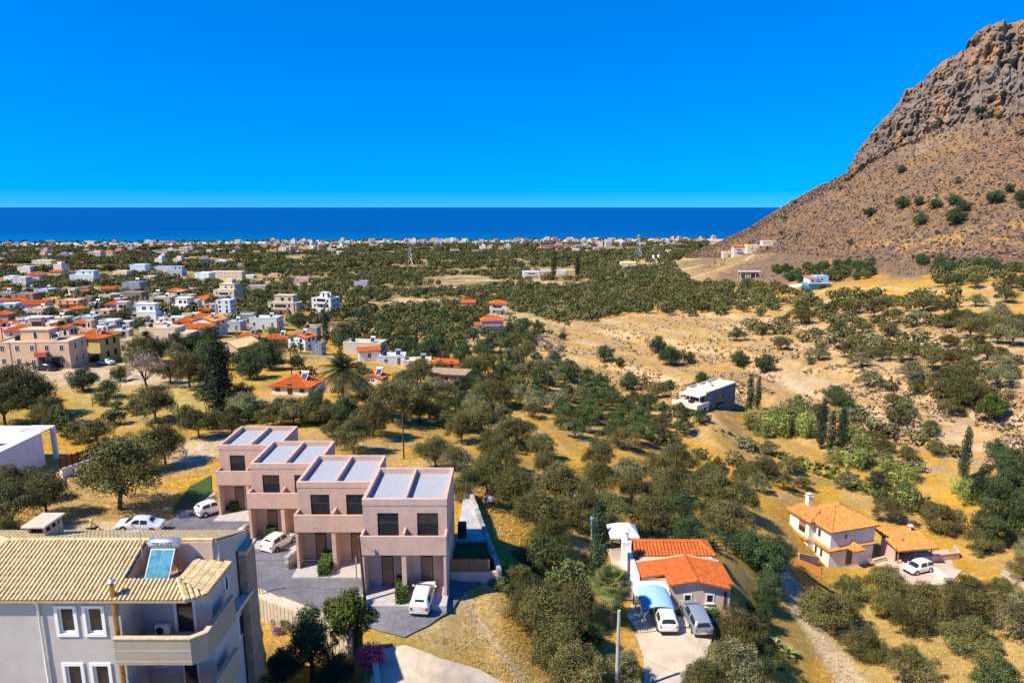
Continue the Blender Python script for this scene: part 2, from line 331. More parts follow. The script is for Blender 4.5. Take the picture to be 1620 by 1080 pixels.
# the plain towards the sea
pl = sstep(260, 420, GD) * sstep(-0.2, 0.1, (900 - PX) / 900.0 + 0.1)
plm = np.clip(sstep(230, 330, GD) * (1 - sstep(840, 960, PX + (540 - PY) * 0.6)) + sstep(480, 640, GD) * (1 - sstep(1120, 1180, PX)), 0, 1)
col = mixc(col, plm, PLAIN)
strip = fbm(GX / 70, GY / 22, 4, 41)
col = mixc(col, plm * sstep(0.53, 0.62, strip), (0.54, 0.39, 0.19))
col = mixc(col, plm * sstep(0.60, 0.70, fbm(GX / 30, GY / 30, 3, 51)) * 0.8, (0.16, 0.16, 0.07))
ZONES = [(SAND, 0.95, [(880,505),(1000,490),(1160,490),(1330,515),(1480,505),(1700,500),(1700,760),(1540,735),(1430,700),(1330,690),(1230,640),(1170,625),(1050,610),(960,600),(870,585),(830,560)]),
 (EARTH, 0.8, [(1180,470),(1320,465),(1480,480),(1640,470),(1640,530),(1480,510),(1330,518),(1160,492)]),
 ((0.56,0.42,0.20), 0.8, [(730,500),(820,490),(870,500),(860,560),(800,560),(720,540)]),
 (SCRUB, 0.95, [(1130,395),(1240,360),(1700,330),(1700,380),(1610,395),(1530,420),(1460,440),(1400,445),(1250,450),(1150,450),(1100,430)]),
 (SOIL, 0.95, [(1520,395),(1580,384),(1700,385),(1700,408),(1610,412),(1545,405)]),
 (SOIL, 0.9, [(1355,432),(1400,430),(1395,445),(1350,447)]), (SOIL, 0.9, [(1300,415),(1318,412),(1325,425),(1302,424)]),
 (SOIL, 0.8, [(1595,480),(1660,470),(1660,520),(1600,505)]),
 ((0.40,0.265,0.105), 0.85, [(1060,435),(1120,425),(1170,380),(1240,385),(1230,400),(1170,420),(1110,445)]),
 ((0.54,0.38,0.19), 0.9, [(920,430),(1000,412),(1060,405),(1075,430),(1020,445),(940,440)]),
 ((0.55,0.40,0.2), 0.9, [(805,428),(850,440),(900,448),(870,456),(800,440)]),
 ((0.52,0.31,0.07), 0.95, [(1075,655),(1180,690),(1300,730),(1390,755),(1480,790),(1560,835),(1500,838),(1420,800),(1300,752),(1200,712),(1070,675)]),
 (SOIL, 0.9, [(1440,790),(1490,795),(1560,840),(1470,838)]),
 ((0.53,0.36,0.12), 0.9, [(1240,890),(1320,960),(1450,950),(1640,910),(1640,1090),(1400,1090),(1320,1040),(1250,960)]),
 (EARTH, 0.8, [(0,790),(120,780),(280,770),(300,850),(0,860)]),
 ((0.66,0.54,0.36), 0.8, [(275,705),(345,690),(345,720),(300,740),(265,730)]),
 ((0.56,0.37,0.12), 0.9, [(735,945),(800,990),(830,1030),(880,1090),(800,1090),(750,1030)]),
 ((0.48,0.35,0.16), 0.8, [(600,960),(800,915),(800,1000),(720,1040),(640,1010)]),
 ((0.40,0.33,0.12), 0.7, [(60,590),(340,600),(420,640),(300,660),(120,650)]),
 ((0.56,0.45,0.30), 0.8, [(0,560),(200,575),(340,600),(200,610),(0,600)])]
for c, a, poly in ZONES:
    dd_, _s = seg_dist(jx, jy * 1.8, [(q[0], q[1] * 1.8) for q in poly + poly[:1]]); sdp = np.where(in_poly(jx, jy, poly), dd_, -dd_)
    col = mixc(col, np.where(ok, a * sstep(-14, 16, sdp + (n2 - .5) * 30), 0), c)
# banks of bare sand with scrub on their faces
for k, (bl, step, reach) in enumerate(BANKS[:5]):
    d, s = seg_dist(GX, GY, world_line(bl)); sd = d * s
    col = mixc(col, np.exp(-((sd + 1.0) / 3.0) ** 2) * 0.8, (0.55, 0.385, 0.20))
    col = mixc(col, np.exp(-((sd + 9) / 5.0) ** 2) * sstep(0.42, 0.6, n2) * 0.75, (0.34, 0.25, 0.18))
sl = sstep(830, 900, PX) * sstep(480, 520, PY) * (1 - sstep(690, 740, PY)) * ok
col = mixc(col, sl * sstep(0.55, 0.68, n2) * 0.6, (0.36, 0.27, 0.18)); col = mixc(col, sl * sstep(0.58, 0.7, n1) * 0.5, GOLD)
# the terraces run along the slope: strips of straw, bare sand and brown scrub
tdir = np.array(world_line([(905, 512), (1640, 668)])); tdir = (tdir[1] - tdir[0]) / np.linalg.norm(tdir[1] - tdir[0]); al = GX * tdir[0] + GY * tdir[1]; ac_ = -GX * tdir[1] + GY * tdir[0]
st = fbm(al / 34, ac_ / 4.2, 4, 131); st2 = fbm(al / 20, ac_ / 2.2, 3, 133)
col = mixc(col, sl * sstep(0.54, 0.64, st) * 0.65, (0.40, 0.245, 0.085)); col = mixc(col, sl * sstep(0.60, 0.70, st2) * 0.6, (0.27, 0.185, 0.115)); col = mixc(col, sl * (1 - sstep(0.30, 0.42, st)) * 0.7, (0.57, 0.41, 0.22))
# worn tracks
TRACKS = [([(735,945),(755,985),(790,1030),(830,1080)], 0.45, TRACK, 0.7), ([(1640,716),(1500,690),(1400,660),(1290,625),(1190,585)], 0.9, TRACK, 0.8),
 ([(700,400),(720,399),(760,398)], 1, TRACK, 0), ([(1240,905),(1262,940),(1290,1000),(1330,1050),(1350,1085)], 1.8, (0.62,0.50,0.32), 0.95), ([(1550,520),(1565,480),(1585,455)], 1.0, TRACK, 0.7),
 ([(1300,462),(1400,455),(1500,462),(1600,452)], 1.5, TRACK, 0.75), ([(1245,388),(1180,412),(1120,432),(1092,440)], 2.2, (0.58,0.44,0.27), 0.9), ([(1092,440),(1096,470)], 1.6, TRACK, 0.9),
 ([(610,528),(600,545),(618,560)], 2.0, TRACK, 0.9), ([(640,424),(650,434),(658,440)], 5, TRACK, 0.95), ([(924,418),(926,436)], 4, (0.5,0.47,0.42), 0.9),
 ([(0,868),(80,846),(160,835),(240,838)], 2.2, (0.66,0.52,0.31), 0.8), ([(300,735),(340,700),(345,690)], 1.2, TRACK, 0.8), ([(560,462),(700,478),(740,470)], 2.0, (0.45,0.36,0.2), 0.8),
 ([(540,420),(620,412),(700,408)], 4.0, (0.48,0.38,0.22), 0.7), ([(700,428),(800,431),(880,428)], 3.5, (0.5,0.38,0.22), 0.7), ([(700,465),(770,455),(860,450)], 3.0, (0.45,0.36,0.2), 0.6)]
for tl, w, c, a in TRACKS:
    d, s = seg_dist(GX, GY, world_line(tl)); col = mixc(col, a * (1 - sstep(w * 0.6, w * 1.3, d + (n4 - 0.5) * w * 0.8)), c)
# the shore is a strip of pale sand
col = mixc(col, sstep(5.0, 2.5, GZ) * sstep(1500, 1700, GD), (0.6, 0.52, 0.38))
col *= (0.80 + 0.4 * n4)[..., None] * (0.86 + 0.28 * n2)[..., None]
col = np.clip(col, 0.02, 0.85)

def ground_mat(name, fine=1.0, speck=0.5):
    m = bpy.data.materials.new(name); m.use_nodes = True; nt = m.node_tree; n = nt.nodes; l = nt.links; b = n['Principled BSDF']
    b.inputs['Roughness'].default_value = 0.95; b.inputs['Specular IOR Level'].default_value = 0.1
    at = n.new('ShaderNodeAttribute'); at.attribute_name = 'tint'; tc = n.new('ShaderNodeTexCoord')
    src = at.outputs['Color']
    for sc, lo, hi in ((1.7 * fine, 0.72, 1.22), (9.0 * fine, 0.72, 1.25), (0.23 * fine, 0.85, 1.12)):
        nz = n.new('ShaderNodeTexNoise'); nz.inputs['Scale'].default_value = sc; nz.inputs['Detail'].default_value = 6; nz.inputs['Roughness'].default_value = 0.7
        l.new(tc.outputs['Object'], nz.inputs['Vector'])
        mr = n.new('ShaderNodeMapRange'); mr.inputs['From Min'].default_value = 0.3; mr.inputs['From Max'].default_value = 0.7; mr.inputs['To Min'].default_value = lo; mr.inputs['To Max'].default_value = hi
        l.new(nz.outputs['Fac'], mr.inputs['Value'])
        vm = n.new('ShaderNodeVectorMath'); vm.operation = 'SCALE'; l.new(src, vm.inputs[0]); l.new(mr.outputs[0], vm.inputs['Scale']); src = vm.outputs[0]
    vo = n.new('ShaderNodeTexVoronoi'); vo.inputs['Scale'].default_value = 1.3 * fine; l.new(tc.outputs['Object'], vo.inputs['Vector'])
    mr = n.new('ShaderNodeMapRange'); mr.inputs['From Min'].default_value = 0.10; mr.inputs['From Max'].default_value = 0.28; mr.inputs['To Min'].default_value = 1 - speck; mr.inputs['To Max'].default_value = 1.0
    l.new(vo.outputs['Distance'], mr.inputs['Value'])
    vm = n.new('ShaderNodeVectorMath'); vm.operation = 'SCALE'; l.new(src, vm.inputs[0]); l.new(mr.outputs[0], vm.inputs['Scale']); src = vm.outputs[0]
    l.new(src, b.inputs['Base Color'])
    nb = n.new('ShaderNodeTexNoise'); nb.inputs['Scale'].default_value = 2.2 * fine; nb.inputs['Detail'].default_value = 9; nb.inputs['Roughness'].default_value = 0.75; l.new(tc.outputs['Object'], nb.inputs['Vector'])
    bp = n.new('ShaderNodeBump'); bp.inputs['Strength'].default_value = 0.8; bp.inputs['Distance'].default_value = 0.25 / fine
    l.new(nb.outputs['Fac'], bp.inputs['Height']); l.new(bp.outputs['Normal'], b.inputs['Normal'])
    return m
def grid_faces(na, nd):
    i = np.arange(na - 1)[:, None] * nd + np.arange(nd - 1)[None]; return np.stack([i, i + nd, i + nd + 1, i + 1], -1).reshape(-1, 4)
V = np.stack([GX, GY, GZ], -1).reshape(-1, 3)
g_me = np_mesh('ground', V, grid_faces(NA, ND), ground_mat('dry_ground', 1.0, 0.35), col.reshape(-1, 3), smooth=True)
ground = link(bpy.data.objects.new('ground', g_me)); tag(ground, kind='structure')

# ------------------------------------------------------------------ sea
def sea_mat():
    m = bpy.data.materials.new('sea_water'); m.use_nodes = True; nt = m.node_tree; n = nt.nodes; l = nt.links; b = n['Principled BSDF']
    b.inputs['Roughness'].default_value = 0.45; b.inputs['Specular IOR Level'].default_value = 0.12; b.inputs['IOR'].default_value = 1.2
    tc = n.new('ShaderNodeTexCoord'); mp = n.new('ShaderNodeMapping'); mp.inputs['Scale'].default_value = (0.0006, 0.004, 1)
    l.new(tc.outputs['Object'], mp.inputs['Vector'])
    nz = n.new('ShaderNodeTexNoise'); nz.inputs['Scale'].default_value = 1.0; nz.inputs['Detail'].default_value = 8; nz.inputs['Roughness'].default_value = 0.6; l.new(mp.outputs[0], nz.inputs['Vector'])
    rp = n.new('ShaderNodeValToRGB'); e = rp.color_ramp.elements; e[0].position = 0.32; e[0].color = rgb(0.0, 0.062, 0.235); e[1].position = 0.72; e[1].color = rgb(0.0, 0.085, 0.30)
    l.new(nz.outputs['Fac'], rp.inputs['Fac'])
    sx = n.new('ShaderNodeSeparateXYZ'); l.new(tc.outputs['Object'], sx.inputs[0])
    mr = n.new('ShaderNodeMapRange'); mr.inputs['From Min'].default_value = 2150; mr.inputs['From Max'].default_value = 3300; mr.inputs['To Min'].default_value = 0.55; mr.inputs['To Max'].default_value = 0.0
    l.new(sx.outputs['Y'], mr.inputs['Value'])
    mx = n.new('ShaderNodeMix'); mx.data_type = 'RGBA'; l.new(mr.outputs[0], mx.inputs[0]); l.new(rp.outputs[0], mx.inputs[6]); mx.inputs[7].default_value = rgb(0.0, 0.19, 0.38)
    l.new(mx.outputs[2], b.inputs['Base Color'])
    nb = n.new('ShaderNodeTexNoise'); nb.inputs['Scale'].default_value = 0.06; nb.inputs['Detail'].default_value = 6; l.new(tc.outputs['Object'], nb.inputs['Vector'])
    bp = n.new('ShaderNodeBump'); bp.inputs['Strength'].default_value = 0.6; bp.inputs['Distance'].default_value = 3.0; l.new(nb.outputs['Fac'], bp.inputs['Height']); l.new(bp.outputs['Normal'], b.inputs['Normal'])
    return m
mb = MB(); xs = [-90000, -20000, -6000, 0, 6000, 20000, 90000]; ys = [1500, 3000, 6000, 15000, 40000, 110000]
for i in range(6):
    for j in range(5): mb.quad((xs[i], ys[j], 0), (xs[i + 1], ys[j], 0), (xs[i + 1], ys[j + 1], 0), (xs[i], ys[j + 1], 0))
mb.build('sea', sea_mat(), kind='structure')

# ------------------------------------------------------------------ the mountain on the right: foot, cliff base and crest surveyed along its length
PROF = [  # pixel column: (foot y, depth), (cliff base y, depth), (crest y, depth)
 (1085, (410, 980), (407, 1010), (404, 1030)), (1135, (400, 860), (391, 905), (384, 930)), (1190, (396, 760), (370, 830), (357, 860)), (1240, (402, 640), (342, 760), (326, 790)), (1300, (410, 560), (308, 735), (291, 770)),
 (1345, (415, 510), (285, 705), (266, 735)), (1365, (416, 495), (268, 690), (232, 715)), (1420, (420, 455), (236, 660), (180, 690)), (1450, (422, 440), (224, 645), (146, 678)), (1490, (424, 425), (214, 630), (116, 668)),
 (1515, (425, 412), (206, 622), (98, 660)), (1530, (426, 405), (202, 617), (78, 655)), (1560, (428, 395), (194, 608), (54, 650)), (1600, (431, 380), (184, 600), (36, 648)),
 (1640, (434, 370), (176, 592), (28, 645)), (1750, (440, 345), (160, 570), (0, 640)), (1900, (450, 320), (140, 540), (-20, 620)), (2150, (470, 300), (120, 500), (-30, 600)), (2500, (500, 290), (110, 470), (-20, 580))]
NS, NT = 640, 360
pc = np.array([p[0] for p in PROF], float); cs = np.interp(np.linspace(0, 1, NS), [0, 0.8, 1], [1085, 1700, 2500])
CREST = [(1341, 278), (1352, 252), (1365, 226), (1390, 200), (1415, 174), (1434, 144), (1462, 128), (1478, 107), (1512, 89), (1528, 78), (1531, 66), (1549, 50), (1578, 37), (1619, 30)]
crx = sorted([(p[0], p[3][0]) for p in PROF if p[0] < 1335 or p[0] > 1625] + CREST)
def curve(k):
    yy = np.interp(cs, pc, [p[k][0] for p in PROF]) if k < 3 else np.interp(cs, [a for a, b in crx], [b for a, b in crx]); dd = np.interp(cs, pc, [p[k][1] for p in PROF])
    for _ in range(2): dd = np.convolve(np.pad(dd, 9, 'edge'), np.ones(19) / 19, 'valid')
    a, b, c = ray(cs, yy); return np.stack([a * dd, b * dd, CAM_Z + c * dd], -1)
foot, cb, crest = curve(1), curve(2), curve(3)
foot[:, 2] = lookup(foot[:, 0], foot[:, 1]) - 3.0
back = crest.copy(); dirb = crest[:, :2] / np.linalg.norm(crest[:, :2], axis=1)[:, None]
plat = back.copy(); plat[:, :2] += dirb * 70; plat[:, 2] += 10 * np.clip((cs - 1450) / 150, 0, 1) - 8 * (1 - np.clip((cs - 1450) / 150, 0, 1))
back[:, :2] += dirb * 420; back[:, 2] = 5
MV = np.zeros((NS, NT, 3)); tt = np.linspace(0, 1, NT); cliffm = np.zeros((NS, NT))
ks = [0, 0.46, 0.84, 0.91, 1.0]; KP = [foot, cb, crest, plat, back]
for i in range(4):
    m = (tt >= ks[i]) & (tt <= ks[i + 1]); f = ((tt[m] - ks[i]) / (ks[i + 1] - ks[i]))[None, :, None]
    seg = KP[i][:, None] * (1 - f) + KP[i + 1][:, None] * f
    if i == 0:  seg[..., 2] += -0.10 * np.sin(np.pi * f[..., 0]) * (cb[:, 2] - foot[:, 2])[:, None]
    MV[:, m] = seg
mx, my, mz = MV[..., 0], MV[..., 1], MV[..., 2]
tcl = tt[None, :] * np.ones((NS, 1))
edge = (fbm(mx / 40, my / 40 + mz / 60, 4, 61) - 0.5) * 0.16
cl = sstep(0.42, 0.50, tcl + edge) * (1 - sstep(0.82, 0.88, tcl)) * sstep(1290, 1400, cs)[:, None]
out = np.stack([-0.45 * np.ones(NS), -0.85 * np.ones(NS)], -1)
u_ = mx * 0.88 - my * 0.47
def ridged(x, y, o, s): return 1 - np.abs(fbm(x, y, o, s, 0.55) * 2 - 1) * 1.6
disp = cl * ((fbm(u_ / 34, mz / 52, 3, 71) - 0.5) * 34 + (ridged(u_ / 15, mz / 30, 4, 73) - 0.5) * 19 + (ridged(u_ / 6.0, mz / 8.5, 4, 75) - 0.5) * 9 + (np.abs(fbm(u_ / 2.6, mz / 3.4, 3, 76) - 0.5)) * 7) + (1 - cl) * ((fbm(mx / 22, my / 22, 4, 77) - 0.5) * 4.0 + (fbm(mx / 5, my / 5, 3, 79) - 0.5) * 1.4) * sstep(0.0, 0.08, tcl)
disp *= (0.25 + 0.75 * sstep(1130, 1300, cs))[:, None]
MV[..., 0] += out[:, None, 0] * disp; MV[..., 1] += out[:, None, 1] * disp
MV[..., 2] += cl * (fbm(u_ / 11, mz / 9, 4, 83) - 0.5) * 7 + (1 - cl) * disp * 0.55
# own colours: grey limestone with rust streaks on the cliff, straw grass and dead scrub on the scree
rk = np.array((0.215, 0.168, 0.138)) * np.ones((NS, NT, 3))
a1 = fbm(u_ / 9, mz / 26, 4, 91); a2 = fbm(u_ / 3.2, mz / 4, 4, 93); a3 = fbm(u_ / 26, mz / 60, 3, 95)
rk = mixc(rk, sstep(0.56, 0.70, a1) * 0.75, (0.38, 0.215, 0.10)); rk = mixc(rk, sstep(0.5, 0.68, a2) * 0.6, (0.14, 0.115, 0.105)); rk = mixc(rk, sstep(0.58, 0.7, a3) * 0.5, (0.34, 0.28, 0.23))
gr = np.array((0.255, 0.15, 0.075)) * np.ones((NS, NT, 3))
b1 = fbm(mx / 30, my / 30, 4, 97); b2 = fbm(mx / 2.6, my / 2.6, 4, 99); b3 = fbm(mx / 80, my / 80, 3, 101)
gr = mixc(gr, sstep(0.45, 0.62, b1) * 0.7, (0.195, 0.13, 0.09)); gr = mixc(gr, sstep(0.48, 0.60, b2) * 0.75, (0.14, 0.10, 0.078)); gr = mixc(gr, sstep(0.55, 0.66, b3) * 0.5, (0.30, 0.17, 0.06))
low = 1 - sstep(0.10, 0.30, tcl); gr = mixc(gr, low * 0.6 * sstep(0.3, 0.6, b2), (0.165, 0.115, 0.085))
gold = np.exp(-((tcl - 0.10 - 0.02 * np.sin(cs / 60)[:, None]) / 0.035) ** 2) * sstep(1320, 1420, cs)[:, None] * sstep(0.42, 0.55, fbm(mx / 14, my / 14, 3, 103))
gr = mixc(gr, gold * 0.8, (0.45, 0.27, 0.08))
top = sstep(0.81, 0.85, tcl); gr = mixc(gr, top * 0.8 * np.ones_like(gr[..., 0]), (0.45, 0.27, 0.14))
mc = gr * (1 - cl[..., None]) + rk * cl[..., None]
mc *= (0.8 + 0.4 * fbm(mx / 1.5, my / 1.5 + mz, 3, 107))[..., None]
m_me = np_mesh('mountain', MV.reshape(-1, 3), grid_faces(NS, NT), ground_mat('mountain_rock', 0.35, 0.45), np.clip(mc.reshape(-1, 3), 0.02, 0.8), smooth=False)
tag(link(bpy.data.objects.new('mountain', m_me)), kind='structure')
MZ_pts = MV.reshape(NS, NT, 3)
def mountain_pick(px, py):
    """the front point of the mountain nearest to a view ray"""
    X, Y, D = project(MV[..., 0], MV[..., 1], MV[..., 2]); e = (X - px) ** 2 + (Y - py) ** 2 + (D - 300) * 1e-3; e[:, int(NT * .8):] += 1e9
    k = np.unravel_index(e.argmin(), e.shape); return Vector([float(c) for c in MV[k]])
# ------------------------------------------------------------------ vegetation: crowns of leaf clumps, limbed trunks
def leafmat(name, c, rnd=0.30):
    m = pm(name, c, 0.25, 1.2, 0.62, spec=0.22, rnd=rnd, attr=True)
    return m
L_OLIVE = leafmat('olive_leaf', (0.100, 0.096, 0.030)); L_DARK = leafmat('carob_leaf', (0.045, 0.072, 0.026)); L_GROVE = leafmat('grove_leaf', (0.070, 0.092, 0.028))
L_CYP = leafmat('cypress_leaf', (0.028, 0.048, 0.02)); L_PALM = leafmat('palm_leaf', (0.13, 0.155, 0.04)); L_REED = leafmat('reed_leaf', (0.20, 0.23, 0.06))
L_CITRUS = leafmat('citrus_leaf', (0.10, 0.14, 0.022)); L_HEDGE = leafmat('hedge_leaf', (0.065, 0.13, 0.025)); L_BOUG = leafmat('bougainvillea_bloom', (0.66, 0.065, 0.17), 0.05)
L_BARE = leafmat('bare_twig', (0.26, 0.21, 0.17)); L_PINE = leafmat('pine_leaf', (0.045, 0.065, 0.024)); L_SCRUB = leafmat('scrub_leaf', (0.17, 0.135, 0.105)); L_AGAVE = leafmat('agave_leaf', (0.22, 0.24, 0.08))
BARK = pm('bark', (0.10, 0.078, 0.058), 0.35, 6, 0.9, 0.6, 30); PBARK = pm('palm_bark', (0.19, 0.135, 0.08), 0.35, 8, 0.9, 0.7, 25)

def leaf_quads(Pt, N, size, r, aspect=0.6, spread=0.8):
    """a quad at each point, its normal near N"""
    n = len(Pt); nn = N + r.normal(0, spread, (n, 3)); nn /= np.linalg.norm(nn, axis=1)[:, None] + 1e-9
    t = np.cross(nn, r.normal(0, 1, (n, 3))); t /= np.linalg.norm(t, axis=1)[:, None] + 1e-9; b = np.cross(nn, t)
    s = size * r.uniform(0.65, 1.35, (n, 1)); a = t * s * 0.5; c = b * s * 0.5 * aspect
    V = np.stack([Pt - a, Pt - c * 1.0 + a * 0.1, Pt + a, Pt + c + a * 0.1], 1).reshape(-1, 3)
    return V, np.arange(n * 4).reshape(n, 4)
def crown_pts(lobes, n, r, inner=0.22, low=-0.55):
    """points over the outside of overlapping lobes (cx, cy, cz, r, squash)"""
    L = np.array(lobes); w = L[:, 3] ** 2; k = r.choice(len(L), n, p=w / w.sum())
    d = r.normal(0, 1, (n, 3)); d /= np.linalg.norm(d, axis=1)[:, None]
    d[:, 2] = np.where(d[:, 2] < low, -d[:, 2] * 0.6, d[:, 2])
    rad = np.where(r.random(n) < inner, r.uniform(0.25, 0.75, n), r.uniform(0.78, 1.08, n)) * (0.9 + 0.25 * np.sin(d[:, 0] * 5 + k) * np.cos(d[:, 1] * 6))
    p = L[k, :3] + d * (L[k, 3] * rad)[:, None] * np.stack([np.ones(n), np.ones(n), L[k, 4]], 1)
    return p, d, k
def make_crown(name, lobes, n, size, mat, seed, inner=0.22, aspect=0.6, low=-0.55):
    r = np.random.default_rng(seed); p, d, k = crown_pts(lobes, n, r, inner, low)
    V, F = leaf_quads(p, d * 0.9 + np.array([0, 0, 0.35]), size, r, aspect)
    lt = r.uniform(0.6, 1.4, len(lobes))[k] * r.uniform(0.5, 1.7, n); tint = np.stack([lt * r.uniform(0.85, 1.2, n), lt, lt * r.uniform(0.7, 1.2, n)], 1)
    return np_mesh(name, V, F, mat, np.repeat(tint, 1, 0))
def limb_trunk(name, lobes, h0, r0, seed, n=6, mat=None):
    r = random.Random(seed); mb = MB(); lean = (r.uniform(-.25, .25), r.uniform(-.25, .25))
    top = Vector((lean[0], lean[1], h0)); mb.tube([(0, 0, -0.5), (lean[0] * .2, lean[1] * .2, h0 * .35), (lean[0] * .7, lean[1] * .7, h0 * .7), top], [r0 * 1.5, r0 * 1.05, r0 * .9, r0 * .8], n)
    for c in lobes[:9]:
        q = Vector(c[:3]); m_ = top.lerp(q, .5) + Vector((r.uniform(-.2, .2), r.uniform(-.2, .2), r.uniform(-.1, .25)))
        mb.tube([top - Vector((0, 0, .15)), m_, q], [r0 * .55, r0 * .35, r0 * .1], 5, cap=False)
    return mb.mesh(name, mat or BARK)
def olive_lobes(seed, R=2.7, H=3.6, n=9, flat=0.62):
    r = random.Random(seed); out = []
    for i in range(n):
        a = 2 * math.pi * (i / n) + r.uniform(-.5, .5); d = R * r.uniform(.30, .68) if i else 0
        out.append((d * math.cos(a), d * math.sin(a), H * r.uniform(.46, .80) - d * .12, R * r.uniform(.32, .50), r.uniform(flat, flat + .25)))
    for i in range(n + 2):                                      # small outer clumps make the outline uneven
        a = r.uniform(0, 6.283); d = R * r.uniform(.62, .98); out.append((d * math.cos(a), d * math.sin(a), H * r.uniform(.28, .72), R * r.uniform(.15, .27), r.uniform(.7, 1.1)))
    for i in range(3):
        a = r.uniform(0, 6.283); d = R * r.uniform(.1, .5); out.append((d * math.cos(a), d * math.sin(a), H * r.uniform(.84, .98), R * r.uniform(.16, .28), .9))
    out.append((r.uniform(-.3, .3), r.uniform(-.3, .3), H * .8, R * .5, flat)); return out
SPEC = {}       # kind -> list per level of detail of lists of (crown mesh, trunk mesh, crown width)
def lods(kind, lobef, mat, seeds, counts, sizes, h0, r0, width, inner=0.22, aspect=0.6, low=-0.55, bark=None):
    SPEC[kind] = []
    for lv, (n, s) in enumerate(zip(counts, sizes)):
        row = []
        for sd in seeds[:max(2, len(seeds) - lv)]:
            lb = lobef(sd); row.append((make_crown(kind + '_crown', lb, n, s, mat, sd + lv * 100, inner, aspect, low), limb_trunk(kind + '_trunk', lb if lv < 2 else lb[:2], h0, r0, sd, 6 if lv < 2 else 4, bark), width))
        SPEC[kind].append(row)
lods('olive', lambda s: olive_lobes(s), L_OLIVE, [1, 2, 3, 4, 5, 6], (15000, 4200, 1100), (0.135, 0.23, 0.40), 1.0, 0.13, 5.4)
L_SILV = leafmat('silver_leaf', (0.155, 0.155, 0.07))
lods('silver', lambda s: olive_lobes(s, 2.8, 3.9), L_SILV, [7, 8], (12000, 4200, 1100), (0.15, 0.23, 0.40), 1.0, 0.13, 5.6)
lods('old_olive', lambda s: olive_lobes(s, 3.3, 5.4, 12, .7), L_OLIVE, [11, 12, 13, 14], (19000, 5200, 1300), (0.15, 0.25, 0.45), 1.35, 0.16, 6.4, low=-0.7)
lods('grove', lambda s: olive_lobes(s, 2.5, 3.4, 9, .6), L_GROVE, [21, 22, 23], (13000, 3800, 1000), (0.135, 0.23, 0.40), .9, 0.11, 5.0)
lods('carob', lambda s: olive_lobes(s, 2.7, 4.0, 10, .85) + [(0, 0, 1.5, 1.9, .8)], L_DARK, [31, 32, 33], (16000, 4600, 1200), (0.15, 0.25, 0.42), .8, 0.2, 5.6, low=-0.9)
lods('shrub', lambda s: olive_lobes(s, 1.6, 1.9, 6, .7) + [(0, 0, .6, 1.0, .7)], L_GROVE, [41, 42, 43], (4500, 1700, 500), (0.12, 0.19, 0.32), .3, 0.07, 3.1, low=-0.9)
lods('bare', lambda s: olive_lobes(s, 2.3, 3.4, 9, .8), L_BARE, [51, 52], (2600, 900, 260), (0.22, 0.34, 0.6), .9, 0.12, 4.6, inner=.5, aspect=.22)
lods('pine', lambda s: olive_lobes(s, 2.4, 7.0, 10, 1.0) + [(0, 0, 3, 1.9, 1), (0, 0, 6.6, 1.0, 1.2)], L_PINE, [61, 62, 63], (15000, 4500, 1100), (0.17, 0.27, 0.5), 2.2, 0.22, 5.0, low=-.9)
lods('citrus', lambda s: olive_lobes(s, 2.0, 4.2, 9, .9) + [(0, 0, 2.0, 1.5, 1)], L_CITRUS, [71, 72], (11000, 3500, 900), (0.17, 0.24, 0.4), 1.3, 0.12, 4.2, low=-.8)
def cyp_lobes(s):
    r = random.Random(s); return [(r.uniform(-.12, .12), r.uniform(-.12, .12), z, .95 * (1 - ((z - 3.4) / 5.6) ** 2) ** .6 * (1 if z > 1.5 else .9), 1.2) for z in (1.2, 1.9, 2.7, 3.5, 4.3, 5.1, 5.9, 6.7, 7.4, 8.0, 8.4)]
lods('cypress', cyp_lobes, L_CYP, [81, 82], (9000, 4200, 1400), (0.15, 0.21, 0.32), 1.0, 0.14, 1.9, low=-1.1)
lods('broad_cypress', lambda s: [(x * 1.9, y * 1.9, z, r * 2.0, q) for x, y, z, r, q in cyp_lobes(s)], L_CYP, [85], (9000, 2400, 500), (0.25, 0.4, 0.6), 1.6, 0.2, 3.6, low=-1.1)
lods('reed', lambda s: [(random.Random(s + i).uniform(-1.3, 1.3), random.Random(s + i + 9).uniform(-1.0, 1.0), 1.6, .8, 2.0) for i in range(7)], L_REED, [91, 92], (3600, 1000, 260), (0.42, 0.6, 0.9), .4, 0.05, 3.6, low=-1.1, aspect=.16)
NAMES = {'silver': ('olive_tree', 'olive tree'), 'olive': ('olive_tree', 'olive tree'), 'old_olive': ('olive_tree', 'olive tree'), 'grove': ('olive_tree', 'olive tree'), 'carob': ('carob_tree', 'carob tree'), 'shrub': ('shrub', 'shrub'), 'bare': ('bare_shrub', 'shrub'),
         'pine': ('pine_tree', 'pine tree'), 'citrus': ('citrus_tree', 'citrus tree'), 'cypress': ('cypress_tree', 'cypress'), 'broad_cypress': ('cypress_tree', 'cypress'), 'reed': ('reed_clump', 'reeds')}
LOOK = {'silver': 'pale silvery olive tree', 'olive': 'grey-green olive tree', 'old_olive': 'tall grey-green olive tree', 'grove': 'dark green olive tree', 'carob': 'round dark green tree', 'shrub': 'low green shrub', 'bare': 'leafless grey-brown bush', 'pine': 'tall dark pine tree',
        'citrus': 'glossy yellow-green tree', 'cypress': 'narrow dark cypress', 'broad_cypress': 'broad dark conical cypress', 'reed': 'clump of pale green reeds'}
GROUPS = {'silver': 'olive trees on the dry slopes', 'olive': 'olive trees on the dry slopes', 'old_olive': 'olive trees on the dry slopes', 'grove': 'olive trees on the dry slopes', 'carob': 'round dark trees', 'shrub': 'green shrubs on the slopes', 'bare': 'leafless bushes', 'pine': 'tall dark pines',
          'citrus': 'glossy garden trees', 'cypress': 'cypress trees', 'broad_cypress': 'cypress trees', 'reed': 'reed clumps in the gully'}
